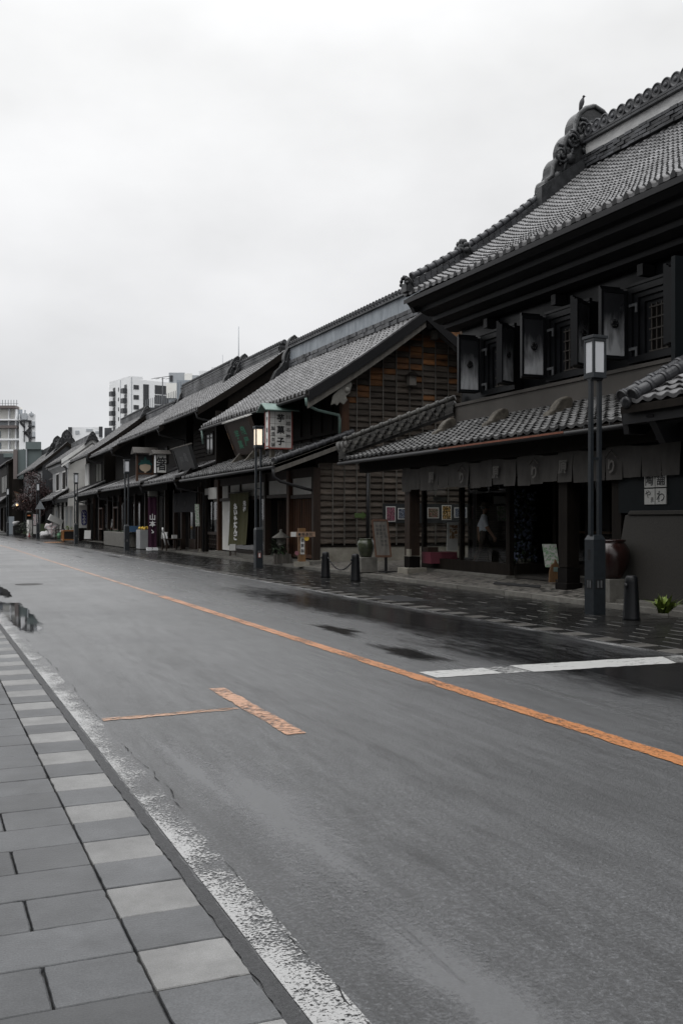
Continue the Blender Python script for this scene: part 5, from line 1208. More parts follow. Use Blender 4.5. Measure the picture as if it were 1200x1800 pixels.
def fence_r(t, r):
    bar_(t,'rail_post','steel_rail',r,[(256+i*3.1,703-i*.95,256.8+i*3.1,722-i*.3) for i in range(18)], .04)
    bar_(t,'coping','far_dark',r,[(255+i*9.3,720-i*2.6,265+i*9.3,727-i*2.6) for i in range(6)], .2)
t = plain_block('roof_terrace', 'railed roof terrace with dark coping behind the shop roofs', 256, 311, 716, 130, 8, 'far_blue', [], extra=fence_r, v1=760)
m = MB(); q = FV*128+RV*((286-600)/1750*128); m.tube([(q.x,q.y,12),(q.x,q.y,1.6+(913-664)/1750*128)], .07, 6); 
for o_ in (-1,-.4,.3,.9): m.tube([(q.x+o_*RV.x,q.y+o_*RV.y,1.6+248/1750*128),(q.x+o_*RV.x-.3,q.y+o_*RV.y+.8,1.6+248/1750*128)], .03, 5)
m.tube([(q.x-1.1*RV.x,q.y-1.1*RV.y,1.6+248/1750*128),(q.x+1.1*RV.x,q.y+1.1*RV.y,1.6+252/1750*128)], .04, 5)
thing('tv_antenna', m, 'far_dark', (q.x,q.y,12), 'television aerial on a mast in front of the apartment tower', 'antenna')
for (u, v0, v1, D, r_, lb) in ((419.5,574,660,62,.022,'tall thin whip aerial rising above the tiled roofs'),(391.5,624,690,120,.03,'short faint whip aerial left of the tall one')):
    q = FV*D+RV*((u-600)/1750*D); m = MB(); m.tube([(q.x,q.y,1.6+(913-v1)/1750*D),(q.x,q.y,1.6+(913-v0)/1750*D)], [r_*1.6, r_], 6); thing('whip_antenna', m, 'far_grey', (q.x,q.y,0), lb, 'antenna')
# the terraced hotel-like block at the far left
def terraces(t, r):
    bar_(t,'floor_band','far_white',r,[(-150,738,35,740.5),(-150,772,42,775),(-150,791,34,794)], 1.0)
    bar_(t,'brown_fascia','far_brown',r,[(-150,715,34,719.5),(-150,749.5,36,754)], 1.2)
    bar_(t,'column','far_white',r,[(18,720,19.5,790),(30,720,32,790),(-10,720,-8.5,790)], .6)
    bar_(t,'roof_rail','steel_rail',r,[(-40+i*5,703,-39.5+i*5,715) for i in range(15)]+[(-150,709,33,709.5)], .1)
    bar_(t,'balustrade','far_grey',r,[(-150,741,34,749)], .3)
plain_block('terraced_building', 'cream terraced building with brown fascias and white floor bands at the left edge', -150, 40, 716, 210, 30, 'far_cream', [(-4,758,2,771),(-4,778,3,790),(33,720,40,737),(33,757,41,772)], 'far_blue', terraces)
def stairs_(t, r):
    bar_(t,'stair_flight','far_dark',r,[(35+i*.9,741+i*1.0,38+i*.9,744+i*1.0) for i in range(18)][:9]+[(52-i*.9,751+i*1.0,55-i*.9,754+i*1.0) for i in range(9)]+[(44+i*.9,760+i*.9,47+i*.9,763+i*.9) for i in range(9)], .1)
    bar_(t,'stair_post','far_dark',r,[(43,740,44,777),(51.5,739,53,777),(54.8,739,56,777)], .15)
    bar_(t,'landing','far_dark',r,[(36,739,56,741),(51,748.5,62,751),(52,768,63,770),(42,758.5,56,760)], .3)
    bar_(t,'landing_panel','far_grey',r,[(58,741,62,749),(58.5,759,62.5,768)], .2)
    bar_(t,'roof_plant','far_grey',r,[(40,727,49,738),(37,722,38,738),(45,721,46,730),(53,727,60,731),(56,724,57,727)], .3)
plain_block('stair_tower', 'white stair tower with dark zigzag fire escape beside the terraced building', 34, 63, 728, 205, 8, 'far_white', [], extra=stairs_)
plain_block('grey_green_building', 'grey green metal clad building with dark edge pier left of the ridge ornaments', 25, 76, 790, 109, 12, 'far_teal', [], extra=lambda t, r: (bar_(t,'edge_pier','far_brown',r,[(25.5,790.5,32,842)]), bar_(t,'lower_front','dark_wood',r,[(25,842.5,76,948)],.3), bar_(t,'rooftop_box','far_teal',r,[(47,777,73,790)]), bar_(t,'downpipe','far_grey',r,[(47.5,789,49,830)])))
plain_block('dark_roof_block', 'dark low block with sloping blue grey roof under the terraced building', -40, 25, 797, 150, 10, 'far_dark', [], extra=lambda t, r: bar_(t,'roof_sheet','far_teal',r,[(8,797,25,804)]))
# ---------------------------------------------------------------- street lamps
def street_lamp(loc, label, lit):
    x, y = loc; t = empty('street_lamp', (x,y,.01), label, 'street lamp', 'twin post street lamps along the kerb')
    m = MB(); w = .122
    m.box(x-w,x+w,y-w,y+w,.01,1.26,0); n = m.add([(x-w,y-w,1.262),(x+w,y-w,1.262),(x+w,y+w,1.262),(x-w,y+w,1.262),(x-w*.7,y-w*.7,1.34),(x+w*.7,y-w*.7,1.34),(x+w*.7,y+w*.7,1.34),(x-w*.7,y+w*.7,1.34)])
    for q in ((4,5,6,7),(0,1,5,4),(1,2,6,5),(2,3,7,6),(3,0,4,7)): m.face([n+i for i in q])
    m.box(x-w-.004,x-w-.0005,y-.085,y+.085,.44,.60,1); m.box(x-w-.007,x-w-.0045,y-.05,y-.02,.46,.58,2); m.box(x-w-.007,x-w-.0045,y+.01,y+.04,.46,.58,2)
    m.box(x-.085,x+.085,y-w-.004,y-w-.0005,.44,.60,1); m.box(x-.05,x-.015,y-w-.007,y-w-.0045,.46,.58,2); m.box(x+.015,x+.05,y-w-.007,y-w-.0045,.46,.58,2)
    m.box(x-w-.003,x-w-.0005,y-.035,y+.035,.92,1.10,1)
    m.build('base_box', ['lamp_paint','iron_black','hinge_metal'], t, bevel=.006)
    for dx in (-.085, .085):
        m = MB(); m.box(x+dx-.034,x+dx+.034,y-.034,y+.034,1.335,3.93); 
        for zz in (1.9,2.6,3.3): m.box(x+dx-.036,x+dx+.036,y-.036,y+.036,zz,zz+.012)
        m.build('post', 'lamp_paint', t, bevel=.008)
    m = MB(); m.box(x-.05,x+.05,y-.02,y+.02,2.6,2.64); m.build('spacer', 'lamp_paint', t); m = MB(); m.box(x-.12,x+.12,y-.06,y+.06,3.93,3.96); h = .132
    m.box(x-h,x+h,y-h,y+h,3.96,4.05); m.box(x-h-.02,x+h+.02,y-h-.02,y+h+.02,4.62,4.67); m.box(x-h,x+h,y-h,y+h,4.57,4.619)
    for sx in (-1,1):
        for sy in (-1,1): m.box(x+sx*(h-.02)-.02,x+sx*(h-.02)+.02,y+sy*(h-.02)-.02,y+sy*(h-.02)+.02,4.051,4.569)
    ln = m.build('lantern', 'lamp_paint', t, bevel=.004)
    m = MB(); q = h-.015; m.box(x-q,x+q,y-q,y+q,4.056,4.565); m.build('pane', 'lamp_warm' if lit else 'lamp_pane', ln)
    return t
lampA = street_lamp((10.42,13.72), 'tall grey twin post street lamp standing nearest, before the black storehouse shop', False)
lampB = street_lamp((10.28,31.3), 'lit street lamp with warm glowing pane by the white lantern sign', True)
for (u, by, lab) in ((223,968,'unlit street lamp next beyond the lit one, beside the purple banner'),(134,955,'unlit street lamp before the pale storehouse and the blue plaque'),(67,946,'unlit street lamp in front of the dark red maple'),(14,940,'farthest unlit street lamp at the left edge')):
    Yd = {223:51.3,134:67.5,67:87,14:103}[u]; xx = xat(u, Yd); copy_tree(lampA, (xx, Yd, .01), lab)
# sticker on the lit lamp
m = MB(); m.box(10.28-.05,10.28+.05,31.3-.1305,31.3-.1295,.34,.5); m.box(10.28-.028,10.28+.028,31.3-.133,31.3-.1307,.36,.48,1); tag(m.build('notice', ['red_trim','paper_white'], lampB))
# ---------------------------------------------------------------- bollards and chain
def bollard(x, y, label):
    t = empty('bollard', (x,y,.01), label, 'bollard', 'black tapered bollards on the pavement'); m = MB()
    m.lathe((x,y,.01), [(.138,0),(.138,.03),(.132,.05),(.104,.60),(.098,.665),(.08,.695),(.05,.705)], 10); m.build('post', 'bollard_paint', t)
    m = MB(); m.lathe((x-.115,y-.02,.56), [(.022,0),(.034,.006),(.034,.02),(.022,.028)], 10, 0, 0, (-1,0,.15)); m.build('chain_eye', 'iron_black', t); return t
bA = bollard(10.36,12.72,'black tapered bollard beside the nearest street lamp')
copy_tree(bA, (10.32,23.45,.01), 'black bollard in front of the green urn, right end of the chain'); copy_tree(bA, (10.22,25.25,.01), 'black bollard left end of the chain, before the boarded wall')
m = MB(); a, b = Vector((10.32,23.6,.55)), Vector((10.22,25.1,.58)); pts = [a.lerp(b,i/16)-Vector((0,0,.30*(1-(2*i/16-1)**2))) for i in range(17)]
for i in range(16): m.tube([pts[i], pts[i].lerp(pts[i+1],.8)], .016, 6)
thing('chain', m, 'iron_black', a, 'slack black chain hanging between two bollards', 'chain')
# ---------------------------------------------------------------- noren of the storehouse shop
t = empty('shop_curtain', (12.0,19,3.1), 'long grey split shop curtain with pale crests along the storehouse front', 'curtain')
npan = 21; ya, yb = 13.48, 24.2; pw = (yb-ya)/npan
for i in range(npan):
    y0, y1 = ya+i*pw+.008, ya+(i+1)*pw-.008; m = MB(); nx, nz = 6, 9; ph = rnd(0,6); grid = []
    zb = 2.36+rnd(-.035,.035); zt = 3.02-.05*math.sin(math.pi*((i*pw) % 1.5)/1.5)
    for k in range(nz+1):
        for j in range(nx+1):
            f = j/nx; g_ = k/nz; z = zt+(zb-zt)*g_
            x = 12.03+.022*math.sin(f*(5+ph*.5)+ph)*(.15+g_)+.016*math.sin(i*1.7)*g_+.014*math.sin(g_*7+(y0+pw*f)*4.2)*(1-g_)
            ins = .001+.019*max(0,(g_-.42)/.58); yy_ = ya+i*pw+ins+(pw-2*ins)*f; grid.append((x, yy_+.010*g_*math.sin(ph), z-.05*math.sin(math.pi*((yy_-ya) % 1.5)/1.5)*(1-g_)))
    n = m.add(grid)
    for k in range(nz):
        for j in range(nx): a = n+k*(nx+1)+j; m.face([a,a+1,a+nx+2,a+nx+1], 0, 0, True)
    m.build('curtain_panel', 'noren_cloth', t, fixn=False)
m = MB(); m.tube([(12.05,ya-.1,3.03),(12.05,yb+.1,3.03)], .02, 6); m.build('curtain_rod', 'deep_wood', t)
chars = []; em = MB()
for i, yy in enumerate((22.55,21.05,19.55,18.05,16.6,15.15)):
    k = int((yy-ya)/pw); yc = ya+(k+.5)*pw; xx = 11.962
    if i in (0,2,4): chars.append(('原',(xx,yc,2.66),.30,(0,-1,0),(0,0,1)))
    else:
        chars.append(('り',(xx,yc,2.60),.30,(0,-1,0),(0,0,1)))
        em.bar((xx,yc+.17,2.76),(xx,yc,2.90),.004,.05,0,0,(1,0,0)); em.bar((xx,yc-.17,2.76),(xx,yc,2.90),.004,.05,0,0,(1,0,0))
lettering(t, chars, 'noren_mark', .028); em.build('crest_mark', 'noren_mark', t)
# ---------------------------------------------------------------- things before the storehouse shop
def urn(x, y, z, s, prof, mat, label, motif=None, group=None):
    t = empty('urn', (x,y,z), label, 'urn', group); m = MB(); m.lathe((x,y,z), [(r*s,h*s) for r,h in prof], 28); m.build('body', mat, t)
    if motif: motif(t)
    return t
def block(name, x0, x1, y0, y1, z0, z1, mat, label, cat='block'):
    m = MB(); m.box(x0,x1,y0,y1,z0,z1); return thing(name, m, mat, ((x0+x1)/2,(y0+y1)/2,z0), label, cat, bevel=.012)
def sprig(t):
    m = MB()
    for a in range(7): m.leaf((11.45+rnd(-.05,.05)-.3,14.45+rnd(-.1,.15)-.12,1.0+rnd(-.04,.03)), (-.5,rnd(-1,.6),rnd(-1,-.2)), .17, .05, .3)
    m.build('painted_sprig', 'grey_wood', t)
block('urn_plinth', 11.42,11.86,14.62,15.10,.10,.52,'stone','rough stone plinth under the big maroon urn')
urn(11.63,14.87,.522,.62,[(.30,0),(.34,.04),(.50,.35),(.57,.62),(.55,.86),(.45,1.02),(.40,1.06),(.45,1.10),(.45,1.14),(.36,1.14),(.34,1.0)],'urn_maroon','large glazed maroon urn on stone plinth beside the nearest lamp')
q = P(643,1003,Z=.16); block('urn_block', q.x-.25,q.x+.25,q.y-.22,q.y+.22,.12,.54,'stone','grey concrete block under the green urn by the yard')
urn(q.x,q.y,.542,.40,[(.34,0),(.42,.1),(.56,.5),(.62,.85),(.58,1.1),(.47,1.22),(.50,1.27),(.50,1.30),(.40,1.30),(.38,1.1)],'urn_green','dark green glazed urn with pale drips on a concrete block')
# leaning wooden notice board on black stand
t = empty('notice_stand', tuple(P(678,1005,Z=.16)), 'leaning wooden notice board with handwritten columns on a black stand', 'notice board'); b = ORG[t.name]
m = MB(); zz = b.z
r_, u_ = RV, (Vector((0,0,1))+FV*.12-RV*.10).normalized(); c = b+Vector((0,0,.92))-RV*.12
m.obox(c, r_*.20, u_*.50, r_.cross(u_)*.02, 0); 
for s_ in (-1,1): m.obox(c+r_*s_*.205-r_.cross(u_)*-.0, r_*.022, u_*.52, r_.cross(u_)*.03, 1)
for s_ in (-1,1): m.obox(c+u_*s_*.50, r_*.18, u_*.03, r_.cross(u_)*.032, 1)
m.build('board', ['grey_wood','red_wood'], t)
m = MB(); m.bar(b+Vector((0,0,.0)), b+Vector((0,0,.46)), .06, .06); m.bar(b-RV*.2, b+RV*.33, .07, .04); m.bar(b-FV*.2, b+FV*.2, .07, .04); m.build('stand', 'iron_black', t)
nn = r_.cross(u_); 
lettering(t, [(ch, c+r_*(.10-.1*q_)+u_*(.34-.105*k)+nn*.022, .085, r_, u_) for q_, s in enumerate(('お茶処御案内','自家焙煎珈琲','中庭奥へ')) for k, ch in enumerate(s)], 'ink', .004)
# flower board on brown carved stand
b = P(975,1029,Z=.13); t = empty('flower_board', tuple(b), 'white board with flower drawing clipped to a brown carved wooden stand', 'sign stand')
m = MB(); pr = [(-.14,0),(.14,0),(.125,.30),(.06,.46),(.0,.58),(-.02,.50),(-.085,.46),(-.125,.30)]
m.prism([b+RV*x_+Vector((0,0,z_))-FV*.05 for x_,z_ in pr], tuple(FV*.12), 0); m.obox(b-FV*.056+Vector((0,0,.36)), RV*.05, FV*.004, Vector((0,0,.05)), 1); m.build('stand', ['honey_wood','verdigris'], t)
m = MB(); u_ = (Vector((0,0,1))-RV*.12+FV*.1).normalized(); m.obox(b+Vector((0,0,.66))-RV*.08+FV*.085, RV*.155, u_*.26, FV*.012); m.build('board', 'drawing_flowers', t)
m = MB(); c = P(905,1019,Z=.2); c2 = P(950,1014,Z=.2); 
zp = lambda p: min(.2, .09+.11*(p.x-XB(p.y)-.12)/(12.5-XB(p.y)-.12)) if p.x < 12.5 else .2+.02*(p.x-12.5)/5.5
pts = [P(866,1026,Z=.15),P(948,1034,Z=.15),P(966,1012,Z=.21),P(893,1008,Z=.21)]
pts = [Vector((p.x,p.y,zp(p)+.008)) for p in pts]
m.prism(pts, (0,0,.016)); thing('door_mat', m, 'mat_black', tuple(pts[0]), 'flat black mat on the cobbles before the shop door', 'mat')
# in the window
def sbox(name, u0, v0, u1, v1, X, dep, mat, label, cat):
    a, b_ = P(u0,v0,X=X), P(u1,v1,X=X); m = MB(); m.box(X,X+dep,min(a.y,b_.y),max(a.y,b_.y),b_.z,a.z); return thing(name, m, mat, (X,(a.y+b_.y)/2,b_.z), label, cat)
def pbox(name, u0, v0, u1, v1, Y_, dep, mats, label, cat, lean=0.):
    a, b_ = P(u0,v0,Y=Y_), P(u1,v1,Y=Y_); m = MB(); h_ = (a.z-b_.z)
    m.prism([(a.x,Y_,b_.z),(b_.x,Y_,b_.z),(b_.x+lean*h_,Y_+.12*h_,a.z),(a.x+lean*h_,Y_+.12*h_,a.z)], (0,dep,0)); return thing(name, m, mats, (a.x,Y_,b_.z), label, cat), a, b_
pbox('display_box',757,971,804,990,23.6,.5,'magenta_box','magenta display box low in the shop window','box')
pbox('wooden_box',752,962,770,970.5,23.8,.3,'brown_wood','small brown box on the left of the magenta display','box')
t_, a, b_ = pbox('photo_board',785,918,804,968,23.9,.03,'paper_white','white leaning photo board with a brown picture in the shop window','picture board',.10)
m = MB(); h_ = a.z-b_.z; w_ = b_.x-a.x
m.prism([(a.x+w_*.18+.05*h_,23.88+.05*h_,b_.z+.42*h_),(b_.x-w_*.12+.05*h_,23.88+.05*h_,b_.z+.42*h_),(b_.x-w_*.12+.09*h_,23.88+.105*h_,b_.z+.9*h_),(a.x+w_*.18+.09*h_,23.88+.105*h_,b_.z+.9*h_)], (0,.01,0)); m.build('picture', 'poster_print', t_)
pbox('opening_sign',762,873,785,881,24.3,.02,'paper_white','small white notice hanging in the shop window','sign')
pbox('price_card',868,872,888,886,20.9+2.5,.02,'paper_white','white card hung high at the right of the shop window','sign')
pbox('hanging_scroll',875,889,889,916,23.6,.02,'drawing_flowers','pale hanging print below the white card','picture')
# flowering shrub inside the door glass
t = empty('flower_display', (14.5,21.3,.28), 'tall cluster of pale lavender flowers behind the dark door glass', 'flowers'); m = MB(); c0 = P(921,930,X=14.5); cx, cy = 14.5, c0.y
for i in range(420):
    z_ = rnd(.5,2.35); rr = .32*math.sqrt(random.random()); a_ = rnd(0,6.28); m.ball((cx+rr*math.cos(a_),cy+rr*math.sin(a_),z_), rnd(.03,.055), 6, 0 if random.random() < .6 else 1, rnd(-.5,.6))
m.build('blossom', ['lavender_flower','leaf_dark'], t); m = MB(); m.lathe((cx,cy,.27), [(.2,0),(.24,.3),(.22,.32)], 14); m.build('pot', 'stone', t)
m = MB(); m.box(15.3,15.7,18.6,21.2,.28,1.25,0); m.box(15.25,15.72,18.55,21.25,1.25,1.3,1); thing('counter', m, ['deep_wood','honey_wood'], (15.5,19.9,.28), 'dark shop counter with honey wood top inside the door', 'counter')
# fern by the downpipe
t = empty('fern', (11.33,12.35,.05), 'bright green leafy plant growing at the kerb by the downpipe', 'plant'); m = MB(); c = P(1166,1078,Z=.11)
for i in range(52):
    a_ = rnd(0,6.28); el = rnd(.55,1.45); d = Vector((math.cos(a_)*math.cos(el), math.sin(a_)*math.cos(el), math.sin(el))); m.leaf(c+Vector((rnd(-.06,.06),rnd(-.06,.06),0)), d, rnd(.30,.50), rnd(.05,.095), rnd(.10,.45), 0, rnd(-.5,.5))
m.build('frond', 'leaf_bright', t, fixn=False)

# ---------------------------------------------------------------- people
def human(name, base, heading, joints, edges, radii, mats, boneof, label, hatless=True):
    """one continuous skinned body; faces take the material of the nearest limb"""
    keys = list(joints); me = bpy.data.meshes.new('body'); me.from_pydata([joints[k] for k in keys], [(keys.index(a),keys.index(b)) for a,b in edges], [])
    ob = bpy.data.objects.new('body', me); COL.objects.link(ob); mo = ob.modifiers.new('s','SKIN'); mo.use_smooth_shade = True
    sv = me.skin_vertices[0].data
    for i, k in enumerate(keys):
        r = radii[k]; sv[i].radius = r if isinstance(r, tuple) else (r, r); sv[i].use_root = (k == 'pelvis')
    su = ob.modifiers.new('u','SUBSURF'); su.levels = 2; su.render_levels = 2
    bpy.context.view_layer.update(); dg = bpy.context.evaluated_depsgraph_get(); nm = bpy.data.meshes.new_from_object(ob.evaluated_get(dg)); bpy.data.objects.remove(ob)
    for q in mats: nm.materials.append(MAT[q])
    segs = [(Vector(joints[a]),Vector(joints[b]),boneof(a,b)) for a,b in edges]
    for p in nm.polygons:
        c = p.center; best = 9; 
        for a, b, mi in segs:
            d = b-a; tt = max(0,min(1,(c-a).dot(d)/max(1e-6,d.length_squared))); L_ = (c-(a+d*tt)).length
            if L_ < best: best = L_; p.material_index = mi
        p.use_smooth = True
    o = bpy.data.objects.new(name, nm); COL.objects.link(o); o.location = base; o.rotation_euler = (0,0,heading); ORG[o.name] = Vector(base); tag(o, label, 'person')
    return o
def person(base, heading, label, walk=True, mats=('shirt_blue','trousers','skin','hair_black'), hat=True, scale=1.0):
    # local: facing +x, left is +y
    s = scale; J = {'pelvis':(0,0,.95),'waist':(.0,0,1.10),'chest':(.02,0,1.32),'neck':(.03,0,1.47),'jaw':(.05,0,1.55),'head':(.05,0,1.64),'crown':(.045,0,1.71)}
    Rr = {'pelvis':(.15,.12),'waist':(.14,.12),'chest':(.17,.12),'neck':(.06,.06),'jaw':(.075,.07),'head':(.085,.095),'crown':(.06,.065)}
    E_ = [('pelvis','waist'),('waist','chest'),('chest','neck'),('neck','jaw'),('jaw','head'),('head','crown')]
    st = .28 if walk else .03
    for sd, nm in ((1,'L'),(-1,'R')):
        f = st*sd*.9
        J.update({'hip'+nm:(.0,.09*sd,.88),'knee'+nm:(.06+f*.55,.10*sd,.50),'ankle'+nm:(f-.02,.10*sd,.09+(.05 if sd<0 and walk else 0)),'toe'+nm:(f+.16,.11*sd,.04),
                  'sho'+nm:(.02,.20*sd,1.40),'elb'+nm:(-.02-f*.35,.27*sd,1.13),'wri'+nm:(.06-f*.7,.27*sd,.90),'palm'+nm:(.08-f*.78,.265*sd,.83)})
        Rr.update({'hip'+nm:.10,'knee'+nm:.072,'ankle'+nm:.05,'toe'+nm:.04,'sho'+nm:.08,'elb'+nm:.062,'wri'+nm:.036,'palm'+nm:(.022,.042)})
        E_ += [('pelvis','hip'+nm),('hip'+nm,'knee'+nm),('knee'+nm,'ankle'+nm),('ankle'+nm,'toe'+nm),('chest','sho'+nm),('sho'+nm,'elb'+nm),('elb'+nm,'wri'+nm),('wri'+nm,'palm'+nm)]
        px_, py_, pz_ = J['palm'+nm]
        for fi in range(4):
            k1, k2 = 'f%d%s' % (fi,nm), 'g%d%s' % (fi,nm); ox = (fi-1.5)*.021; ln = (.075,.088,.08,.062)[fi]
            J[k1] = (px_+.012+ox,py_-.004*sd,pz_-.05); J[k2] = (px_+.022+ox,py_-.016*sd,pz_-.05-ln*.8); Rr[k1] = .0095; Rr[k2] = .0075; E_ += [('palm'+nm,k1),(k1,k2)]
        k1, k2 = 't1'+nm, 't2'+nm; J[k1] = (px_+.05,py_-.01*sd,pz_+.01); J[k2] = (px_+.068,py_-.02*sd,pz_-.04); Rr[k1] = .011; Rr[k2] = .009; E_ += [('palm'+nm,k1),(k1,k2)]
    J = {k:(v[0]*s,v[1]*s,v[2]*s) for k,v in J.items()}; Rr = {k:tuple(q*s for q in r) if isinstance(r,tuple) else r*s for k,r in Rr.items()}
    def bone(a, b):
        if a in ('neck','jaw','head') : return 2
        if a.startswith(('wri','palm','f','t1')): return 2
        if a.startswith('elb'): return 2 if hat else 0
        if a.startswith(('hip','knee')): return 1
        if a.startswith('ankle'): return 3
        if a == 'pelvis' and b.startswith('hip'): return 1
        return 0
    o = human('person', base, heading, J, E_, Rr, mats, bone, label)
    o_save = ORG[o.name]; ORG[o.name] = Vector((0,0,0))
    m = MB(); hx, hz = .05*s, 1.64*s
    m.ball((hx+.097*s,.032*s,hz+.005*s), .011*s, 6, 1); m.ball((hx+.097*s,-.032*s,hz+.005*s), .011*s, 6, 1)
    m.build('eyes', ['hair_black','ink'], o); m = MB(); m.ball((hx+.108*s,0,hz-.03*s), .018*s, 8, 0, 0, (1,.8,1.3)); m.ball((hx,.088*s,hz-.02*s), .022*s, 8, 0, 0, (.8,.4,1.3)); m.ball((hx,-.088*s,hz-.02*s), .022*s, 8, 0, 0, (.8,.4,1.3)); m.bar((hx+.088*s,-.024*s,hz-.068*s),(hx+.088*s,.024*s,hz-.068*s),.012*s,.008*s,0,-.5); m.build('face', 'skin', o)
    m = MB(); m.ball((hx-.018*s,0,hz+.035*s), .105*s, 14, 0, 0, (1,.93,.95)); m.build('hair', 'hair_black', o)
    if hat:
        m = MB(); m.lathe((hx-.005,0,hz+.045*s), [(.17*s,-.012),(.175*s,0),(.115*s,.015),(.105*s,.08*s),(.08*s,.115*s),(.03*s,.12*s)], 22); m.build('hat', 'straw_hat', o)
    ORG[o.name] = o_save
    return o
person((14.28,23.72,.27), R(-28), 'person in a brimmed hat and light blue shirt walking inside the shop window', True)
person((12.0,xat(0,1) if False else 67.0,.16), R(215), 'person in a white top standing in the dark doorway behind the stone trough', False, ('shirt_white','trousers','skin','hair_black'), False)

# ---------------------------------------------------------------- bird on the ridge ornament
zt = 12.22+.15+1.95
c = P(1020,187,Y=25.0); t = empty('bird', tuple(c), 'small dark bird perched on top of the big ridge ornament', 'bird'); ax = (RV*.28+Vector((0,0,1))).normalized()
m = MB(); m.lathe(c-ax*.02, [(.005,-.14),(.03,-.10),(.055,0),(.075,.10),(.07,.18),(.045,.25),(.03,.29)], 14, 0, 0, ax); hd = c+ax*.31+RV*.005; m.ball(hd, .042, 10); m.tube([hd, hd+RV*.075+Vector((0,0,.005))], [.014,.003], 6, 0)
m.bar(c-ax*.10, c-ax*.27, .05, .02); m.tube([c+RV*.02, c+RV*.03-Vector((0,0,.16))], .007, 5); m.tube([c+RV*.05, c+RV*.06-Vector((0,0,.17))], .007, 5); m.build('body', 'bird_grey', t)

# ---------------------------------------------------------------- signs of the potato confectioner
Ys = 32.5; x0, x1 = xat(473,Ys), xat(513,Ys); zt, zb = zat(495,724,Y=Ys), zat(495,788,Y=Ys)
t = empty('lantern_sign', ((x0+x1)/2,Ys,zb), 'tall white lantern sign with black brush characters, red edging and verdigris roof', 'sign')
m = MB(); m.box(x0,x1,Ys,Ys+.42,zb,zt,0); m.build('paper_box', 'tile_white', t)
m = MB()
for yy in (Ys-.02, Ys+.40):
    for xx in (x0-.02, x1-.02): m.box(xx,xx+.04,yy,yy+.04,zb-.02,zt+.03,0)
    m.box(x0+.021,x1-.021,yy,yy+.035,zb-.03,zb+.02,0)
for i in range(1,4): m.box(x0+(x1-x0)*i/4-.004,x0+(x1-x0)*i/4+.004,Ys-.005,Ys-.001,zb+.03,zt,1)
for i in range(1,6): m.box(x0+.03,x1-.03,Ys-.0045,Ys-.0005,zb+(zt-zb)*i/6-.004,zb+(zt-zb)*i/6+.004,1)
for zz in (zb+.05,): m.box(x0-.022,x0-.002,Ys+.05,Ys+.38,zz,zz+.03,0)
m.build('frame', ['red_trim','grey_wood'], t)
m = MB(); rz = zt+.04; m.prism([(x0-.22,Ys-.28,rz),(x0-.22,Ys+.21,rz+.26),(x0-.22,Ys+.70,rz),(x0-.22,Ys+.70,rz-.03),(x0-.22,Ys+.21,rz+.22),(x0-.22,Ys-.28,rz-.03)], (x1-x0+.4,0,0)); m.build('cap_roof', 'verdigris', t)
m = MB()
for xx in (x0+.1,x1-.25): m.box(xx,xx+.15,Ys+.1,Ys+.3,zb-.35,zb-.02)
m.build('sign_foot', 'lump_stone', t)
W_ = x1-x0; H_ = zt-zb; RX = (1,0,0); UZ = (0,0,1)
ch = [(c, (x0+W_*.50,Ys-.006,zt-H_*(.17+.32*i)), .34*W_*1.0, RX, UZ) for i, c in enumerate('芋菓子')]
lettering(t, ch, 'ink', .034)
ch = [(c, (x0+W_*.83,Ys-.006,zt-H_*(.14+.175*i)), .19*W_, RX, UZ) for i, c in enumerate('川越名物')]+[(c, (x0+W_*.17,Ys-.006,zt-H_*(.46+.150*i)), .18*W_, RX, UZ) for i, c in enumerate('製造本舗')]
lettering(t, ch, 'ink', .008); lettering(t, [(c, (x0-.006,Ys+.21,zt-H_*(.2+.3*i)), .2*W_, (0,-1,0), UZ) for i, c in enumerate('芋菓子')], 'ink', .01)
# carved board leaning out over the pent roof
def lean_board(u0,v0,u1,v1, Xt, Xb, vb, name, mats, label, glyphs, gm, gs):
    A, B = P(u0,v0,X=Xt), P(u1,v1,X=Xt); zb = zat((u0+u1)/2+12, vb, X=Xb)
    a, b = Vector((Xt,A.y,(A.z+B.z)/2)), Vector((Xt,B.y,(A.z+B.z)/2)); up = (Vector((Xt-Xb,0,a.z-zb))); Hh = up.length; up.normalize(); rx = Vector((0,-1,0)); Wd = abs(A.y-B.y); nn = rx.cross(up); c = (a+b)/2-up*Hh/2
    t = empty(name, tuple(c-up*Hh/2), label, 'sign'); m = MB(); m.obox(c, rx*Wd/2, up*Hh/2, nn*.05, 0); m.build('board', mats[0], t)
    m = MB()
    for s_ in (-1,1): m.obox(c+rx*s_*(Wd/2+.04), rx*.045, up*(Hh/2+.05), nn*.075, 0); m.obox(c+up*s_*(Hh/2+.01), rx*(Wd/2-.006), up*.05, nn*.07, 0)
    m.obox(c+up*(Hh/2+.075)+nn*.01, rx*(Wd/2+.12), up*.025, nn*.12, 1)
    m.build('frame', [mats[1],mats[2]], t); m = MB()
    for s_ in (-1,1): m = MB(); q = c-up*(Hh/2+.06)+rx*s_*(Wd*.3); m.prism([q+nn*.45-Vector((0,0,.16)), q+nn*.1+Vector((0,0,.1)), q-nn*.35+Vector((0,0,.02)), q-nn*.4-Vector((0,0,.22))], (0,.14,0)); m.build('support', 'lump_stone' if gm == 'sign_green' else 'deep_wood', t)
    if glyphs: lettering(t, [(g, c+rx*Wd*gx+up*Hh*gy+nn*.056, gz, rx, up) for g,gx,gy,gz in glyphs], gm, gs)
    return t, c, rx, up, nn, Wd, Hh
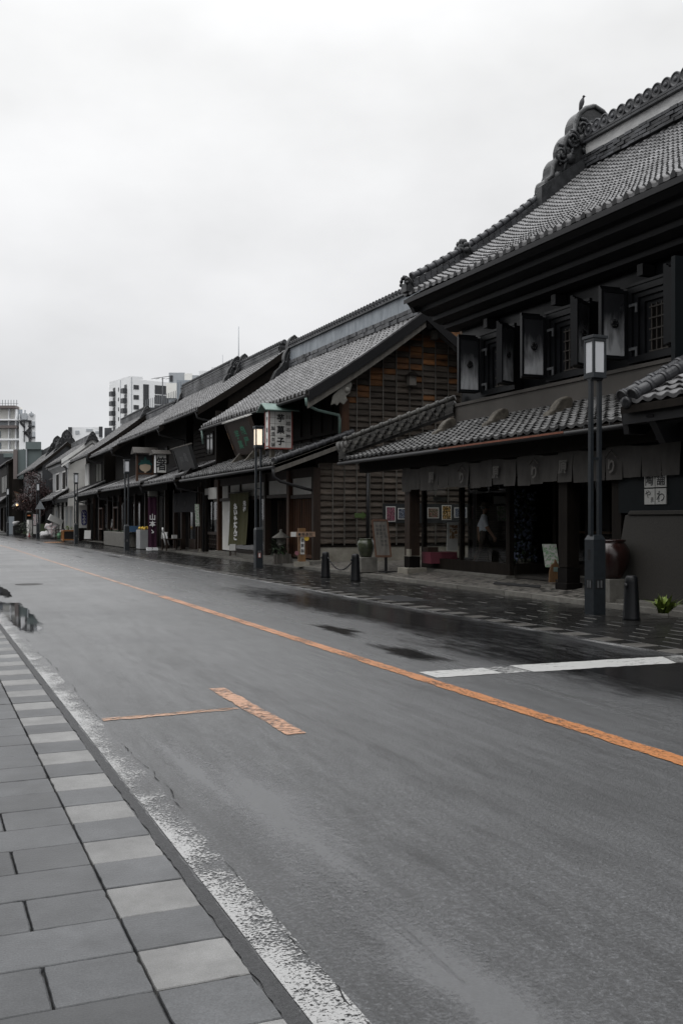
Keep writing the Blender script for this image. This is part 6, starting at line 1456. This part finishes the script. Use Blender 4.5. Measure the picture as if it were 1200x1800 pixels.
t, c, rx, up, nn, Wd, Hh = lean_board(398,746,437,733,10.95,11.40,796,'carved_signboard',('brown_wood','brown_wood','white_plaster'),'brown carved signboard with green characters leaning out above the pent roof',[('龜',.16,.17,(.62,.40)),('屋',.16,-.17,(.62,.36)),('芋',-.14,.10,(.55,.36)),('菓',-.14,-.22,(.55,.34))],'sign_green',.03)
m = MB()
for q in (.10,-.18): m.obox(c-rx*(Wd/2+.04)+up*Hh*q*1.3+nn*.078, rx*.035, up*.12, nn*.004)
m.build('brass_plate', 'honey_wood', t)
lean_board(306,791,333,783.5,10.75,11.05,824,'black_signboard',('sign_black','sign_black','grey_wood'),'dark framed signboard with faint characters leaning out over the tiled pent roof',[('亀',.16,.05,(.7,.45)),('屋',-.12,-.1,(.75,.45))],'far_dark',.02)
# banner curtain
Yc0, Yc1 = yat(405,11.82), yat(438,11.82); m = MB(); n1 = 24; grid = []
t = empty('green_curtain', (11.82,(Yc0+Yc1)/2,.6), 'olive green hanging curtain with white brush lettering in front of the shop window', 'curtain')
for k in range(11):
    for j in range(n1+1):
        f = j/n1; g_ = k/10; grid.append((11.80+.035*math.sin(f*25)*(.4+.6*g_)-.1*g_*g_, Yc1+(Yc0-Yc1)*f*(1-.05*g_)+.05*g_, 2.66+(.62-2.66)*g_-.10*f*g_))
n = m.add(grid)
for k in range(10):
    for j in range(n1): a = n+k*(n1+1)+j; m.face([a,a+1,a+n1+2,a+n1+1],0,0,True)
m.build('cloth', 'banner_green', t, fixn=False)
m = MB(); m.tube([(11.84,Yc1-.25,2.69),(11.84,Yc0+.3,2.69)], .025, 6); m.build('rod', 'grey_wood', t)
wy = Yc0-Yc1
lettering(t, [(g, (11.66,Yc1+wy*.50,2.12-.245*i), (.50,.25), (0,-1,0), UZ) for i, g in enumerate('おいもだんご')], 'white_paint', .075)
lettering(t, [(g, (11.72,Yc1+wy*.11,2.22-.22*i), (.36,.21), (0,-1,0), UZ) for i, g in enumerate('元祖')]+[(g, (11.62,Yc1+wy*.84,1.86-.15*i), (.30,.15), (0,-1,0), UZ) for i, g in enumerate('川越名物')], 'white_paint', .06)
# menu easel in front of the curtain
def easel(u, vb, vt, wpx, X, name, label, mats=('brown_wood','paper_white'), lean=.2, legfrac=.45):
    b = P(u, vb, X=X); h = zat(u, vt, X=X)-b.z; w = wpx/1750*(b.dot(FV)); b.z = max(b.z,.05); t = empty(name, tuple(b), label, 'easel')
    up = (Vector((0,0,1))+FV*lean).normalized(); m = MB()
    for s_ in (-1,1): m.bar(b+RV*s_*w*.45, b+RV*s_*w*.45+up*h, .035, .035); m.bar(b+RV*s_*w*.4+FV*h*.45, b+RV*s_*w*.4+up*h*.9, .03, .03)
    m.bar(b-RV*w*.5+up*h*legfrac, b+RV*w*.5+up*h*legfrac, .06, .04); m.bar(b-RV*w*.5+up*h*.15, b+RV*w*.5+up*h*.15, .03, .03)
    m.build('frame', mats[0], t); m = MB(); m.obox(b+up*h*(legfrac+1)/2-FV*.04, RV*w*.47, up*h*(1-legfrac)/2, FV*.012); m.build('panel', mats[1], t); return t
easel(409,977,956,11,11.45,'menu_easel','small white menu card on a folding wooden easel below the green curtain')
easel(154,951,932,12,xat(154,66.5),'easel_board','pale framed board on a wooden easel under the blue plaque', ('brown_wood','paper_white'), .2, .2)
# wooden pillar sign before the lattice door
b = P(530,992,X=11.35); t = empty('post_sign', (b.x,b.y,.1), 'honey coloured wooden post sign with crossboard and white name strip by the lattice door', 'sign')
m = MB(); m.box(b.x-.11,b.x+.11,b.y-.08,b.y+.08,.24,1.32,0); m.build('post', 'honey_wood', t); m = MB(); m.box(b.x-.2,b.x+.2,b.y-.18,b.y+.18,.08,.238); m.build('foot', 'foundation', t)
zc = zat(528,939,X=11.35); m = MB(); m.box(b.x-.42,b.x+.42,b.y-.13,b.y-.083,zc-.08,zc+.08,0); m.box(b.x-.415,b.x-.24,b.y-.136,b.y-.1305,zc-.075,zc+.075,1); cb = m.build('crossboard', ['tan_wood','paper_white'], t)
lettering(t, [(g,(b.x-.12+.13*i,b.y-.134,zc),.11,(1,0,0),UZ) for i, g in enumerate('●喫茶処')], 'ink', .01)
m = MB(); zs = zat(524,958,X=11.35); m.box(b.x-.075,b.x+.065,b.y-.095,b.y-.083,zs-.29,zs+.27,0); m.build('name_strip', 'paper_white', t)
lettering(t, [(g,(b.x-.005,b.y-.098,zs+.17-.175*i),.12,(1,0,0),UZ) for i, g in enumerate('自家製')], 'ink', .014)
m = MB(); m.lathe((b.x+.13,b.y-.1,zat(529,946,X=11.35)), [(.085,0),(.085,.012)], 16, 0, 0, (0,-1,0)); m.build('round_sticker', 'yellow_sticker', t)
m = MB(); m.lathe((b.x-.2,b.y-.09,zat(518,971,X=11.35)), [(.07,0),(.07,.02)], 14, 0, 0, (0,-1,0)); m.build('round_tag', 'pink_petal', t)
# stone lantern and plant by the door
b = P(494,988,X=11.5); t = empty('stone_lantern', (b.x,b.y,.1), 'little stone lantern among leaves beside the dark lattice door', 'stone lantern')
m = MB(); m.lathe((b.x,b.y,.1), [(.18,0),(.18,.12),(.09,.16),(.08,.55),(.16,.60),(.17,.66)], 8); m.box(b.x-.12,b.x+.12,b.y-.12,b.y+.12,.76,.95); m.build('shaft', 'stone', t); m = MB(); m.lathe((b.x,b.y,.955), [(.34,0),(.33,.03),(.12,.16),(.05,.22),(.06,.28),(.02,.31)], 8); m.build('cap', 'stone', t)
def bush(name, cx, cy, cz, rx_, rz, n, L, mat, label, cat='plant', seed=1):
    random.seed(seed); t = empty(name, (cx,cy,cz), label, cat); m = MB()
    for i in range(n):
        a_ = rnd(0,6.28); el = rnd(-.2,1.4); q = random.random()**.5; p = Vector((cx+rx_*q*math.cos(a_)*math.cos(el), cy+rx_*q*math.sin(a_)*math.cos(el), cz+rz*(.3+.7*q*max(0,math.sin(el)))))
        m.leaf(p, (math.cos(a_)+rnd(-.5,.5),math.sin(a_)+rnd(-.5,.5),rnd(-.2,.9)), L*rnd(.6,1.3), L*.33, .4, 0, rnd(-.6,.7))
    m.build('foliage', mat, t, fixn=False); m = MB(); m.tube([(cx,cy,cz-.05),(cx,cy,cz+rz*.6)], .03, 6); m.build('stem', 'bark', t); return t
bush('potted_plant', *P(490,975,X=11.35).xy, .25, .36, .60, 110, .22, 'leaf_dark', 'leafy green plant at the foot of the stone lantern')
m = MB(); b = P(492,985,X=11.35)
for i in range(9): m.box(b.x-.3+.07*i,b.x-.24+.07*i,b.y-.25,b.y-.19,.08,.42+rnd(-.03,.03),0,rnd(-.3,.3))
thing('log_edging', m, 'grey_wood', (b.x,b.y,.08), 'row of short grey log stakes in front of the leafy plant', 'edging')
# poster on the far end post
pbox('poster',344,886,351,925,43.4,.02,'drawing_flowers','blue and white printed poster hung on the dark post between two shops','poster')
# ---------------------------------------------------------------- lantern shop items
def lantern_small():
    Yl = 50.0; x0, x1 = xat(275,Yl), xat(293,Yl); zt, zb = zat(284,799,Y=Yl), zat(284,831,Y=Yl)
    t = empty('lantern_sign', ((x0+x1)/2,Yl,zb), 'small white lantern sign with one black brush character under a tiny wooden roof', 'sign')
    m = MB(); m.box(x0,x1,Yl,Yl+.55,zb,zt); m.build('paper_box', 'tile_white', t); m = MB()
    for yy in (Yl-.02,Yl+.53):
        for xx in (x0-.02,x1-.02): m.box(xx,xx+.04,yy,yy+.04,zb-.05,zt+.03)
        m.box(x0+.021,x1-.021,yy,yy+.03,zb-.05,zb+.01)
    m.box((x0+x1)/2-.12,(x0+x1)/2+.12,Yl+.15,Yl+.4,zb-.5,zb-.051); m.build('frame', 'dark_wood', t)
    m = MB(); m.prism([(x0-.2,Yl-.25,zt+.03),(x0-.2,Yl+.28,zt+.25),(x0-.2,Yl+.8,zt+.03),(x0-.2,Yl+.8,zt),(x0-.2,Yl-.25,zt)], (x1-x0+.4,0,0)); m.build('cap_roof', 'cap_wood', t)
    lettering(t, [('箸',((x0+x1)/2,Yl-.006,(zt+zb)/2),(.52,.72),(1,0,0),UZ)], 'ink', .02)
lantern_small()
Yl = 53.0; x0, x1 = xat(243,Yl), xat(268,Yl); zt, zb = zat(255,800,Y=Yl), zat(255,831,Y=Yl)
t = empty('turnip_sign', ((x0+x1)/2,Yl,zb), 'framed board with a painted cream turnip and teal leaves under a small roof', 'sign')
m = MB(); m.box(x0,x1,Yl,Yl+.06,zb,zt); m.build('board', 'sign_black', t); m = MB()
m.box(x0-.1,x0-.003,Yl-.05,Yl+.11,zb-.55,zt+.1); m.box(x1+.003,x1+.08,Yl-.05,Yl+.11,zb-.35,zt+.1); m.box(x0,x1,Yl-.03,Yl+.09,zb-.1,zb-.003); m.build('frame', 'red_wood', t)
m = MB(); m.prism([(x0-.3,Yl-.4,zt+.1),(x0-.3,Yl+.03,zt+.42),(x0-.3,Yl+.45,zt+.1),(x0-.3,Yl+.45,zt+.06),(x0-.3,Yl-.4,zt+.06)], (x1-x0+.6,0,0)); m.build('cap_roof', 'cap_wood', t)
m = MB(); cx, cz = (x0+x1)/2, zb+.30; pts = []
for i in range(24):
    a_ = 2*math.pi*i/24; pts.append((cx+.30*math.cos(a_), Yl-.02, cz+.24*math.sin(a_)-(.12 if i == 18 else 0)))
m.prism(pts, (0,.018,0)); m.build('turnip', 'turnip_cream', t); m = MB()
for a_ in (-1.15,-.6,0,.6,1.15):
    dx_, dz_ = math.sin(a_), math.cos(a_)*.8+.1; L_ = .44
    m.prism([(cx+dx_*L_*q+dz_*w_, Yl-.024-.002*abs(a_), cz+.17+dz_*L_*q-dx_*w_-.25*abs(dx_)*q*q) for q, w_ in ((0,.0),(.3,.075),(.7,.085),(.95,.03),(1,-.0),(.95,-.03),(.7,-.085),(.3,-.075))], (0,.006,0))
m.build('leaves', 'turnip_teal', t, fixn=False)
# purple banner on a pole
b = P(268,965,X=10.7); t = empty('banner', (b.x,b.y,.05), 'tall purple cloth banner with white brush writing on white blocks', 'banner'); m = MB(); zt = zat(268,874,X=10.7); k = 9; grid = []
for i in range(13):
    for j in range(k):
        f = j/(k-1); z_ = .12+(zt-.12)*i/12; grid.append(Vector((b.x,b.y,z_))+RV*(f-.5)*.44+FV*.05*math.sin(f*11+i*.2))
n = m.add(grid)
for i in range(12):
    for j in range(k-1): a = n+i*k+j; m.face([a,a+1,a+k+1,a+k],0,0,True)
m.build('cloth', 'banner_purple', t, fixn=False); m = MB(); m.tube([b+RV*.24+FV*.06, Vector((b.x,b.y,zt+.15))+RV*.24+FV*.06], .02, 6); m.tube([Vector((b.x,b.y,zt))-RV*.23+FV*.05, Vector((b.x,b.y,zt))+RV*.25+FV*.05], .015, 6); m.box(b.x-.2,b.x+.25,b.y-.1,b.y+.1,zt+.05,zt+.3,1); m.build('pole', ['grey_wood','curtain_dark'], t)
m = MB(); m.box(b.x-.28,b.x-.04,b.y-.15,b.y+.1,.05,.2); m.box(b.x+.02,b.x+.26,b.y-.15,b.y+.1,.05,.2); m.build('foot_block', 'far_white', t)
lettering(t, [(g, Vector((b.x,b.y,1.72-.34*i))-FV*.09+RV*.03, .33, RV, UZ) for i, g in enumerate('山本')]+[('ゝ', Vector((b.x,b.y,1.0))-FV*.09+RV*.03, .3, RV, UZ)], 'white_paint', .02)
# three small crests on a dark curtain, table, boxes
t = empty('dark_curtain', (11.75,46,2.3), 'short dark shop curtain with three small pale rings in the shadowed front', 'curtain'); m = MB(); m.box(11.74,11.76,44.9,49.3,1.95,2.9); m.build('cloth', 'dark_cloth', t)
for u in (294,310,326):
    m = MB(); yy = yat(u,11.72); m.lathe((11.725,yy,zat(u,885,X=11.72)), [(.10,0),(.10,.006),(.065,.006),(.065,0)], 14, 0, 0, (-1,0,0)); m.build('crest', 'noren_mark', t)
b = P(298,952,X=11.2); t = empty('side_table', (b.x,b.y,.08), 'low brown table with white leaflets outside the dark shop front', 'table'); m = MB(); m.box(b.x-.3,b.x+.5,b.y-.5,b.y+.5,.62,.67); m.build('tabletop', 'brown_wood', t)
for sx in (-.25,.45):
    for sy in (-.45,.45): m = MB(); m.box(b.x+sx-.03,b.x+sx+.03,b.y+sy-.03,b.y+sy+.03,.08,.62); m.build('leg', 'brown_wood', t)
m = MB(); m.obox((b.x-.2,b.y+.2,.82),(.14,0,0),(0,.03,.02),(0,-.04,.14)); thing('leaflet_stack', m, 'paper_white', (b.x-.2,b.y+.2,.67), 'white leaflets propped at the back of the brown table', 'leaflets'); m = MB(); m.obox((b.x+.22,b.y-.1,.76),(.12,0,0),(0,.1,.0),(0,0,.085)); thing('card_box', m, 'paper_white', (b.x+.2,b.y-.1,.67), 'small white box on the right of the brown table', 'box')
m = MB(); q = P(291,958,X=10.95); m.tube([q+Vector((0,0,.0)), q+Vector((-.1,.05,.62))], [.03,.045], 7); m.tube([q+Vector((.18,0,.0)), q+Vector((.02,.05,.6))], [.03,.045], 7); m.tube([q+Vector((-.1,.05,.6)), q+Vector((-.12,.06,.85))], [.06,.04], 8); thing('folded_parasol', m, 'white_paint', tuple(q), 'folded white umbrella leaning at the brown table', 'umbrella')
b = P(253,961,X=10.9); t = empty('display_cart', (b.x,b.y,.06), 'grey box stall with yellow packed goods on top beside the purple banner', 'stall'); m = MB(); m.box(b.x-.3,b.x+.3,b.y-.5,b.y+.5,.06,1.05); m.build('case', 'grey_render', t, bevel=.01); m = MB()
for i in range(16): m.ball((b.x+rnd(-.25,.25),b.y+rnd(-.42,.42),1.1+rnd(0,.06)), rnd(.05,.09), 7, 0, rnd(-.4,.8))
m.build('goods', 'yellow_sticker', t)
q = P(240,960,X=10.8); m = MB(); m.prism([q+Vector((0,0,0)),q+RV*.25,q+RV*.4+FV*.2+Vector((0,0,.75)),q+RV*.15+FV*.2+Vector((0,0,.78))], tuple(FV*.03), 0); m.prism([q+Vector((0,0,.02))-FV*.005,q+RV*.2-FV*.005,q+RV*.16+FV*.05+Vector((0,0,.3)),q+RV*.06+FV*.06+Vector((0,0,.34))], tuple(-FV*.01), 1); thing('leaning_sign', m, ['sign_black','paper_white'], tuple(q), 'black board with white swirl leaning against the grey stall', 'sign')
q = P(234,930,X=10.9); m = MB(); m.box(q.x-.3,q.x+.3,q.y-.4,q.y+.4,q.z-.15,q.z+.17,0); m.box(q.x-.06,q.x+.06,q.y-.06,q.y+.06,.05,q.z-.15,1); thing('blue_crate', m, ['sky_blue','grey_wood'], (q.x,q.y,.05), 'blue crate on a post beside the street lamp', 'crate')
# stone trough
b = P(202,956,X=10.55); t = empty('stone_trough', (b.x,b.y,.03), 'long rough stone trough planter outside the brown windowed shop', 'planter'); ya, yb = yat(219,10.5), yat(184,10.5); m = MB(); m.box(10.45,11.2,ya,yb,.03,.88); m.build('trough', 'stone', t, bevel=.04); m = MB()
for i in range(120): m.leaf((rnd(10.55,11.1),rnd(ya+.1,yb-.1),.86), (rnd(-1,1),rnd(-1,1),1), rnd(.1,.25), .07, .3, 0, rnd(-.5,.5))
m.build('foliage', 'leaf_dark', t, fixn=False)
# blue plaque board
Yp = 74.6; x0, x1 = xat(139.5,Yp), xat(154,Yp); zt, zb = zat(146,888,Y=Yp), zat(146,928,Y=Yp); t = empty('plaque_board', (x0,Yp,zb), 'white hanging board with a rounded blue plaque and white kana', 'sign')
m = MB(); m.box(x0,x1,Yp,Yp+.05,zb,zt); m.box(x0,x1,Yp+.055,Yp+.12,.05,zb,1); m.build('board', ['clean_plaster','dark_wood'], t); m = MB(); hw, hh = .19, .56; cx, cz = (x0+x1)/2+.06, (zt+zb)/2-.08
m.prism([(cx+sx*hw*px_,Yp-.02,cz+sz*hh*pz_) for sx,sz,px_,pz_ in ((-1,-1,1,.75),(-1,-1,.6,1),(1,-1,.6,1),(1,-1,1,.75),(1,1,1,.75),(1,1,.6,1),(-1,1,.6,1),(-1,1,1,.75))], (0,.018,0)); m.build('plaque', 'blue_sign', t)
lettering(t, [(g,(cx,Yp-.025,cz+.37-.245*i),.25,(1,0,0),UZ) for i, g in enumerate('いもの子')], 'white_paint', .035)
# goods before the pale storehouse
b = P(121,946,X=9.85); t = empty('wood_crate', (b.x,b.y,.03), 'orange wooden display crate in front of the pale storehouse', 'crate'); m = MB(); s_ = .42
for sx in (-1,1):
    for sy in (-1,1): m.box(b.x+sx*s_-.05,b.x+sx*s_+.05,b.y+sy*s_-.05,b.y+sy*s_+.05,.03,.85)
for zz in (.1,.75): m.box(b.x-s_+.05,b.x+s_-.05,b.y-s_-.04,b.y-s_+.04,zz,zz+.1); m.box(b.x-s_-.04,b.x-s_+.04,b.y-s_+.05,b.y+s_-.05,zz,zz+.1)
m.box(b.x-s_+.05,b.x+s_-.05,b.y-s_+.05,b.y+s_-.05,.12,.74,1); m.build('frame', ['orange_crate','iron_black'], t); bush('cabbage_heap', b.x, b.y, .86, .3, .25, 60, .2, 'leaf_bright', 'bright leafy greens heaped on the orange crate', 'greens', 5)
b = P(106,943,X=9.9); t = empty('shelf_stand', (b.x,b.y,.03), 'small brown shelf stand left of the orange crate', 'shelf'); m = MB()
for zz in (.3,.55,.8): m.box(b.x-.3,b.x+.3,b.y-.4,b.y+.4,zz,zz+.04)
for sx in (-.28,.28):
    for sy in (-.38,.38): m.box(b.x+sx-.03,b.x+sx+.03,b.y+sy-.03,b.y+sy+.03,.03,.9)
m.build('frame', 'brown_wood', t); m = MB(); q = P(112,943,X=9.7); m.lathe((q.x,q.y,.05), [(.12,0),(.15,.75),(.13,.8)], 10); thing('blue_bucket', m, 'sky_blue', (q.x,q.y,.05), 'pale blue container between the shelf and the orange crate', 'container')
for i, (u, lab) in enumerate(((99.5,'tall white vertical signboard at the left of the pale storehouse front'),(117.5,'tall white vertical signboard behind the orange crate'),(124.5,'white vertical signboard right of the one behind the orange crate'))):
    q = P(u,945,X=10.45); m = MB(); m.box(q.x-.17,q.x+.17,q.y-.02,q.y+.02,.05,2.6,0); m.box(q.x-.05,q.x+.05,q.y-.026,q.y-.021,.9,2.3,1); thing('vertical_sign', m, ['paper_white','far_grey'], (q.x,q.y,.05), lab, 'sign', 'white vertical signs on the storehouse')
# rubbish heap
random.seed(11)
base = P(88,945,X=9.75)
def bag(x, y, z, r, mat, label):
    m = MB(); m.ball((x,y,z+r*.72), r, 22, 0, 0, (1.05,1,.74)); 
    for i, v in enumerate(m.v):
        p = Vector(v); q = (mnoise.noise(p*3.4)*.55+mnoise.noise(p*8.)*.25)*r; d = (p-Vector((x,y,z+r*.7))).normalized(); m.v[i] = tuple(p+d*q)
    m.tube([(x+.05,y,z+r*1.1),(x+.12,y-.03,z+r*1.5)], [r*.12,r*.07], 6); return thing('rubbish_bag', m, mat, (x,y,z), label, 'rubbish bag', 'rubbish bags by the green board')
bag(base.x-.35,base.y,.03,.42,'bag_white','plain white rubbish bag at the left foot of the heap'); bag(base.x+.15,base.y+.2,.03,.5,'bag_print','printed white rubbish bag at the bottom middle of the heap'); bag(base.x+.62,base.y+.1,.03,.34,'bag_green','pale green rubbish bag at the right of the heap'); bag(base.x+.1,base.y+.25,.62,.44,'bag_print','printed rubbish bag on top of the heap under the white box')
m = MB(); m.obox((base.x+.5,base.y+.3,1.55),(.5,0,-.25),(0,.3,0),(.1,0,.22)); thing('white_box', m, 'paper_white', (base.x+.5,base.y+.3,1.3), 'tilted white cardboard box on top of the rubbish heap', 'box')
b = P(78,945,X=9.9); m = MB(); m.box(b.x-.55,b.x+.55,b.y,b.y+.08,.05,1.22,0); m.box(b.x-.6,b.x+.6,b.y-.02,b.y+.1,1.22,1.28,1); thing('green_board', m, ['green_board','brown_wood'], (b.x,b.y,.05), 'plain green screen board behind the rubbish bags', 'screen')
# slim sign stand, triangle sign back, cones and pots at the far end
q = P(63,946,X=9.2); t = empty('sign_stand', (q.x,q.y,.03), 'slim two panel white sign stand beside the maple lamp', 'sign'); m = MB(); m.box(q.x-.22,q.x+.22,q.y,q.y+.04,.1,2.1); m.build('frame', 'iron_black', t); m = MB(); m.box(q.x-.19,q.x+.19,q.y-.02,q.y-.002,1.1,2.05); m.build('panel', 'bag_print', t); m = MB(); m.box(q.x-.19,q.x+.19,q.y-.02,q.y-.002,.35,1.02); m.build('panel', 'paper_white', t)
q = P(71,946,X=9.3); zc = zat(71,888,X=9.3); t = empty('road_sign', (q.x,q.y,.03), 'grey back of a triangular road sign on a thin pole before the maple', 'road sign'); m = MB(); m.prism([q+Vector((0,0,zc-q.z-.33))-RV*.42, q+Vector((0,0,zc-q.z-.33))+RV*.42, q+Vector((0,0,zc-q.z+.42))], tuple(FV*.03)); m.build('plate', 'steel_rail', t); m = MB(); m.tube([(q.x,q.y+.06,.03),(q.x,q.y+.06,zc+.35)], .03, 7); m.build('pole', 'steel_rail', t)
q = P(52,944,X=9.1); m = MB(); m.lathe((q.x,q.y,.03), [(.15,0),(.15,.03),(.1,.03),(.03,.36)], 12); thing('traffic_cone', m, 'red_plastic', (q.x,q.y,.03), 'small red cone among leafy pots at the far pavement', 'cone')
bush('leafy_pot', *P(47,943,X=9.2).xy, .1, .35, .4, 60, .2, 'leaf_green', 'low green leafy pot left of the red cone', 'plant', 3); bush('leafy_pot', *P(57,943,X=9.3).xy, .1, .3, .4, 50, .2, 'leaf_green', 'low green leafy pot right of the red cone', 'plant', 4); bush('leafy_pot', *P(30,943,X=8.9).xy, .1, .35, .5, 60, .2, 'leaf_dark', 'low dark leafy pot by the pale wall panel left of the red cone', 'plant', 6)
# low gate building beneath the maple
t = empty('gate_lodge', (9.9,97,0), 'low lodge with lean-to roof, framed picture and pale door beneath the maple', 'building'); m = MB(); m.box(10.05,10.4,92.6,93.4,.05,2.8); m.box(9.6,9.9,99.0,101,.05,2.4,1); m.build('wall', ['deep_wood','white_plaster'], t); m = MB(); fl = curve(9.2,2.75,1.2,.5,0); tile_field(m, fl, 96.4,102,.3,.3,fine=False); slab_under(m, fl, 96.4,102,.08,1); m.build('roof', ['roof_tile_far','dark_wood'], t, fixn=False)
m = MB(); a, b_ = P(45,900,Y=92.5), P(58,914,Y=92.5); m.box(a.x,b_.x,92.52,92.58,b_.z,a.z,0); m.box(a.x+.12,b_.x-.12,92.50,92.519,b_.z+.12,a.z-.12,1); m.box(b_.x-.45,b_.x-.2,92.48,92.499,b_.z+.35,b_.z+.45,2); m.build('framed_picture', ['curtain_dark','teal_panel','reddish_glow'], t)
for (u,v,lab) in ((40.5,880,'bright bare bulb lamp right of the tilted board by the maple'),(30.5,887.5,'warm bulb under the tilted board left of the bright one')):
    c = P(u,v,Y=99); m = MB(); m.ball(c, .10, 10, 0); m.tube([c+Vector((0,0,.08)), c+Vector((0,0,.5))], .02, 5, 1); thing('bulb_lamp', m, ['bulb','iron_black'], tuple(c), lab, 'lamp')
c = P(35,878,Y=100); t = empty('tilted_board', tuple(c), 'tilted brown signboard lit from below near the maple', 'sign'); m = MB(); m.obox(c, (.28,0,-.1), (0,.05,0), (-.28,0,.72)); m.build('board', 'red_wood', t); m = MB(); m.obox(c+Vector((0,-.06,0)), (.2,0,-.07), (0,.005,0), (-.22,0,.58)); m.build('panel', 'grey_wood', t)
q = P(20,935,X=8.7); m = MB(); m.box(q.x-.3,q.x+.3,q.y,q.y+.1,.05,1.9,0); thing('glass_screen', m, 'far_blue', (q.x,q.y,.05), 'pale grey panel standing beside the farthest street lamp', 'screen')
m = MB(); m.box(8.6,9.3,104.2,104.9,.05,.9); m.box(8.57,9.33,104.17,104.93,.9,.95); thing('bin', m, 'iron_black', (8.95,104.5,.05), 'dark square bin beside the farthest street lamp', 'bin', bevel=.02)
bag2 = bag(8.95,104.5,.96,.32,'bag_white','white bag lying on the dark bin beside the farthest street lamp')
# the dark red maple
random.seed(21)
t = empty('maple_tree', (9.75,91.2,0), 'dark red maple tree with a ragged crown before the dark storehouse', 'tree'); m = MB(); bx, by = xat(72,91.2), 91.2
m.tube([(bx,by,0),(bx-.05,by,1.2),(bx-.1,by,2.2)], [.14,.11,.09], 9)
tips = []
for i in range(11):
    a_ = rnd(0,6.28); L_ = rnd(1.0,1.9); p0 = Vector((bx-.1,by,rnd(1.7,2.4))); p1 = p0+Vector((math.cos(a_)*L_*.5,math.sin(a_)*L_*.5,L_*.5)); p2 = p0+Vector((math.cos(a_)*L_*.9-.25,math.sin(a_)*L_*.9,L_*rnd(.7,1.4))); m.tube([p0,p1,p2],[.07,.045,.02],6); tips += [p1,p2]
m.build('trunk', 'bark', t); m = MB()
cl = [Vector((xat(u,91.2),91.2+rnd(-1.2,1.2),zat(u,v,Y=91.2))) for u,v in ((60,834),(66,840),(72,848),(55,848),(62,856),(70,862),(80,868),(50,862),(44,874),(52,878),(62,876),(72,880),(84,884),(90,888),(42,888),(52,893),(64,894),(76,896),(88,876),(58,866),(38,882),(68,852),(78,860),(56,840))]
for c in cl+tips[1::2]:
    for i in range(190):
        p = c+Vector((random.gauss(0,.27),random.gauss(0,.3),random.gauss(0,.2))); m.leaf(p, (rnd(-1,1),rnd(-1,1),rnd(-.9,.3)), rnd(.08,.16), rnd(.06,.10), .3, 0, rnd(-.5,.6))
m.build('crown', 'maple_leaf', t, fixn=False)

for i, (u, yy, h_, lab) in enumerate(((83,90.3,.9,'dark leafy shrub at the foot of the maple beside the green board'),(44,93.0,.8,'low dark shrub against the lodge left of the sign stand'),(94,91.8,1.3,'tall dark shrub right of the maple by the cream wall'))):
    bush('shrub', xat(u, yy), yy, .1, .6, h_*1.6, 230, .26, 'leaf_dark', lab, 'plant', 30+i)
# ---------------------------------------------------------------- the houses across the street, seen only as reflections in glass and water
def across(y0, y1, xe, ze, zr, label):
    t = empty('shop_house', (-4.2,(y0+y1)/2,0), label, 'shop house')
    m = MB(); m.box(-9,-4.2,y0+.2,y1-.2,0,ze-.1); m.build('wall', 'dark_wood', t)
    m = MB(); m.prism([(xe,y0,ze),(-6.6,y0,zr),(-10.2,y0,ze),(-10.2,y0,ze-.2),(-6.6,y0,zr-.25),(xe,y0,ze-.2)], (0,y1-y0,0)); m.build('roof', 'roof_tile_far', t)
    m = MB(); m.prism([(-2.9,y0,3.2),(-4.19,y0,3.9),(-4.19,y0,3.7),(-2.9,y0,3.05)], (0,y1-y0,0)); m.build('pent_roof', 'roof_tile_far', t)
    m = MB()
    n_ = int((y1-y0)/1.4)
    for i in range(n_): yy = y0+.5+i*1.4; m.box(-4.16,-4.1,yy,yy+.9,.4,2.5)
    m.build('shutters', 'grey_wood', t)
for i, (y0, y1, ze, zr) in enumerate(((-26,-15,5.8,8.2),(-14.5,-5,6.6,9.4),(-4.5,6.5,5.9,8.3),(7,18,6.3,9.0),(18.5,29,5.8,8.3),(29.5,43,6.5,9.3),(43.5,58,5.9,8.4),(58.5,75,6.2,8.8))):
    across(y0, y1, -3.2, ze, zr, 'dark wooden shop house %s of the near side, mirrored in glass' % ('behind the viewer','first left','at the viewer','opposite the storehouse','opposite the gable','opposite the lantern','opposite the turnip','last left')[i])
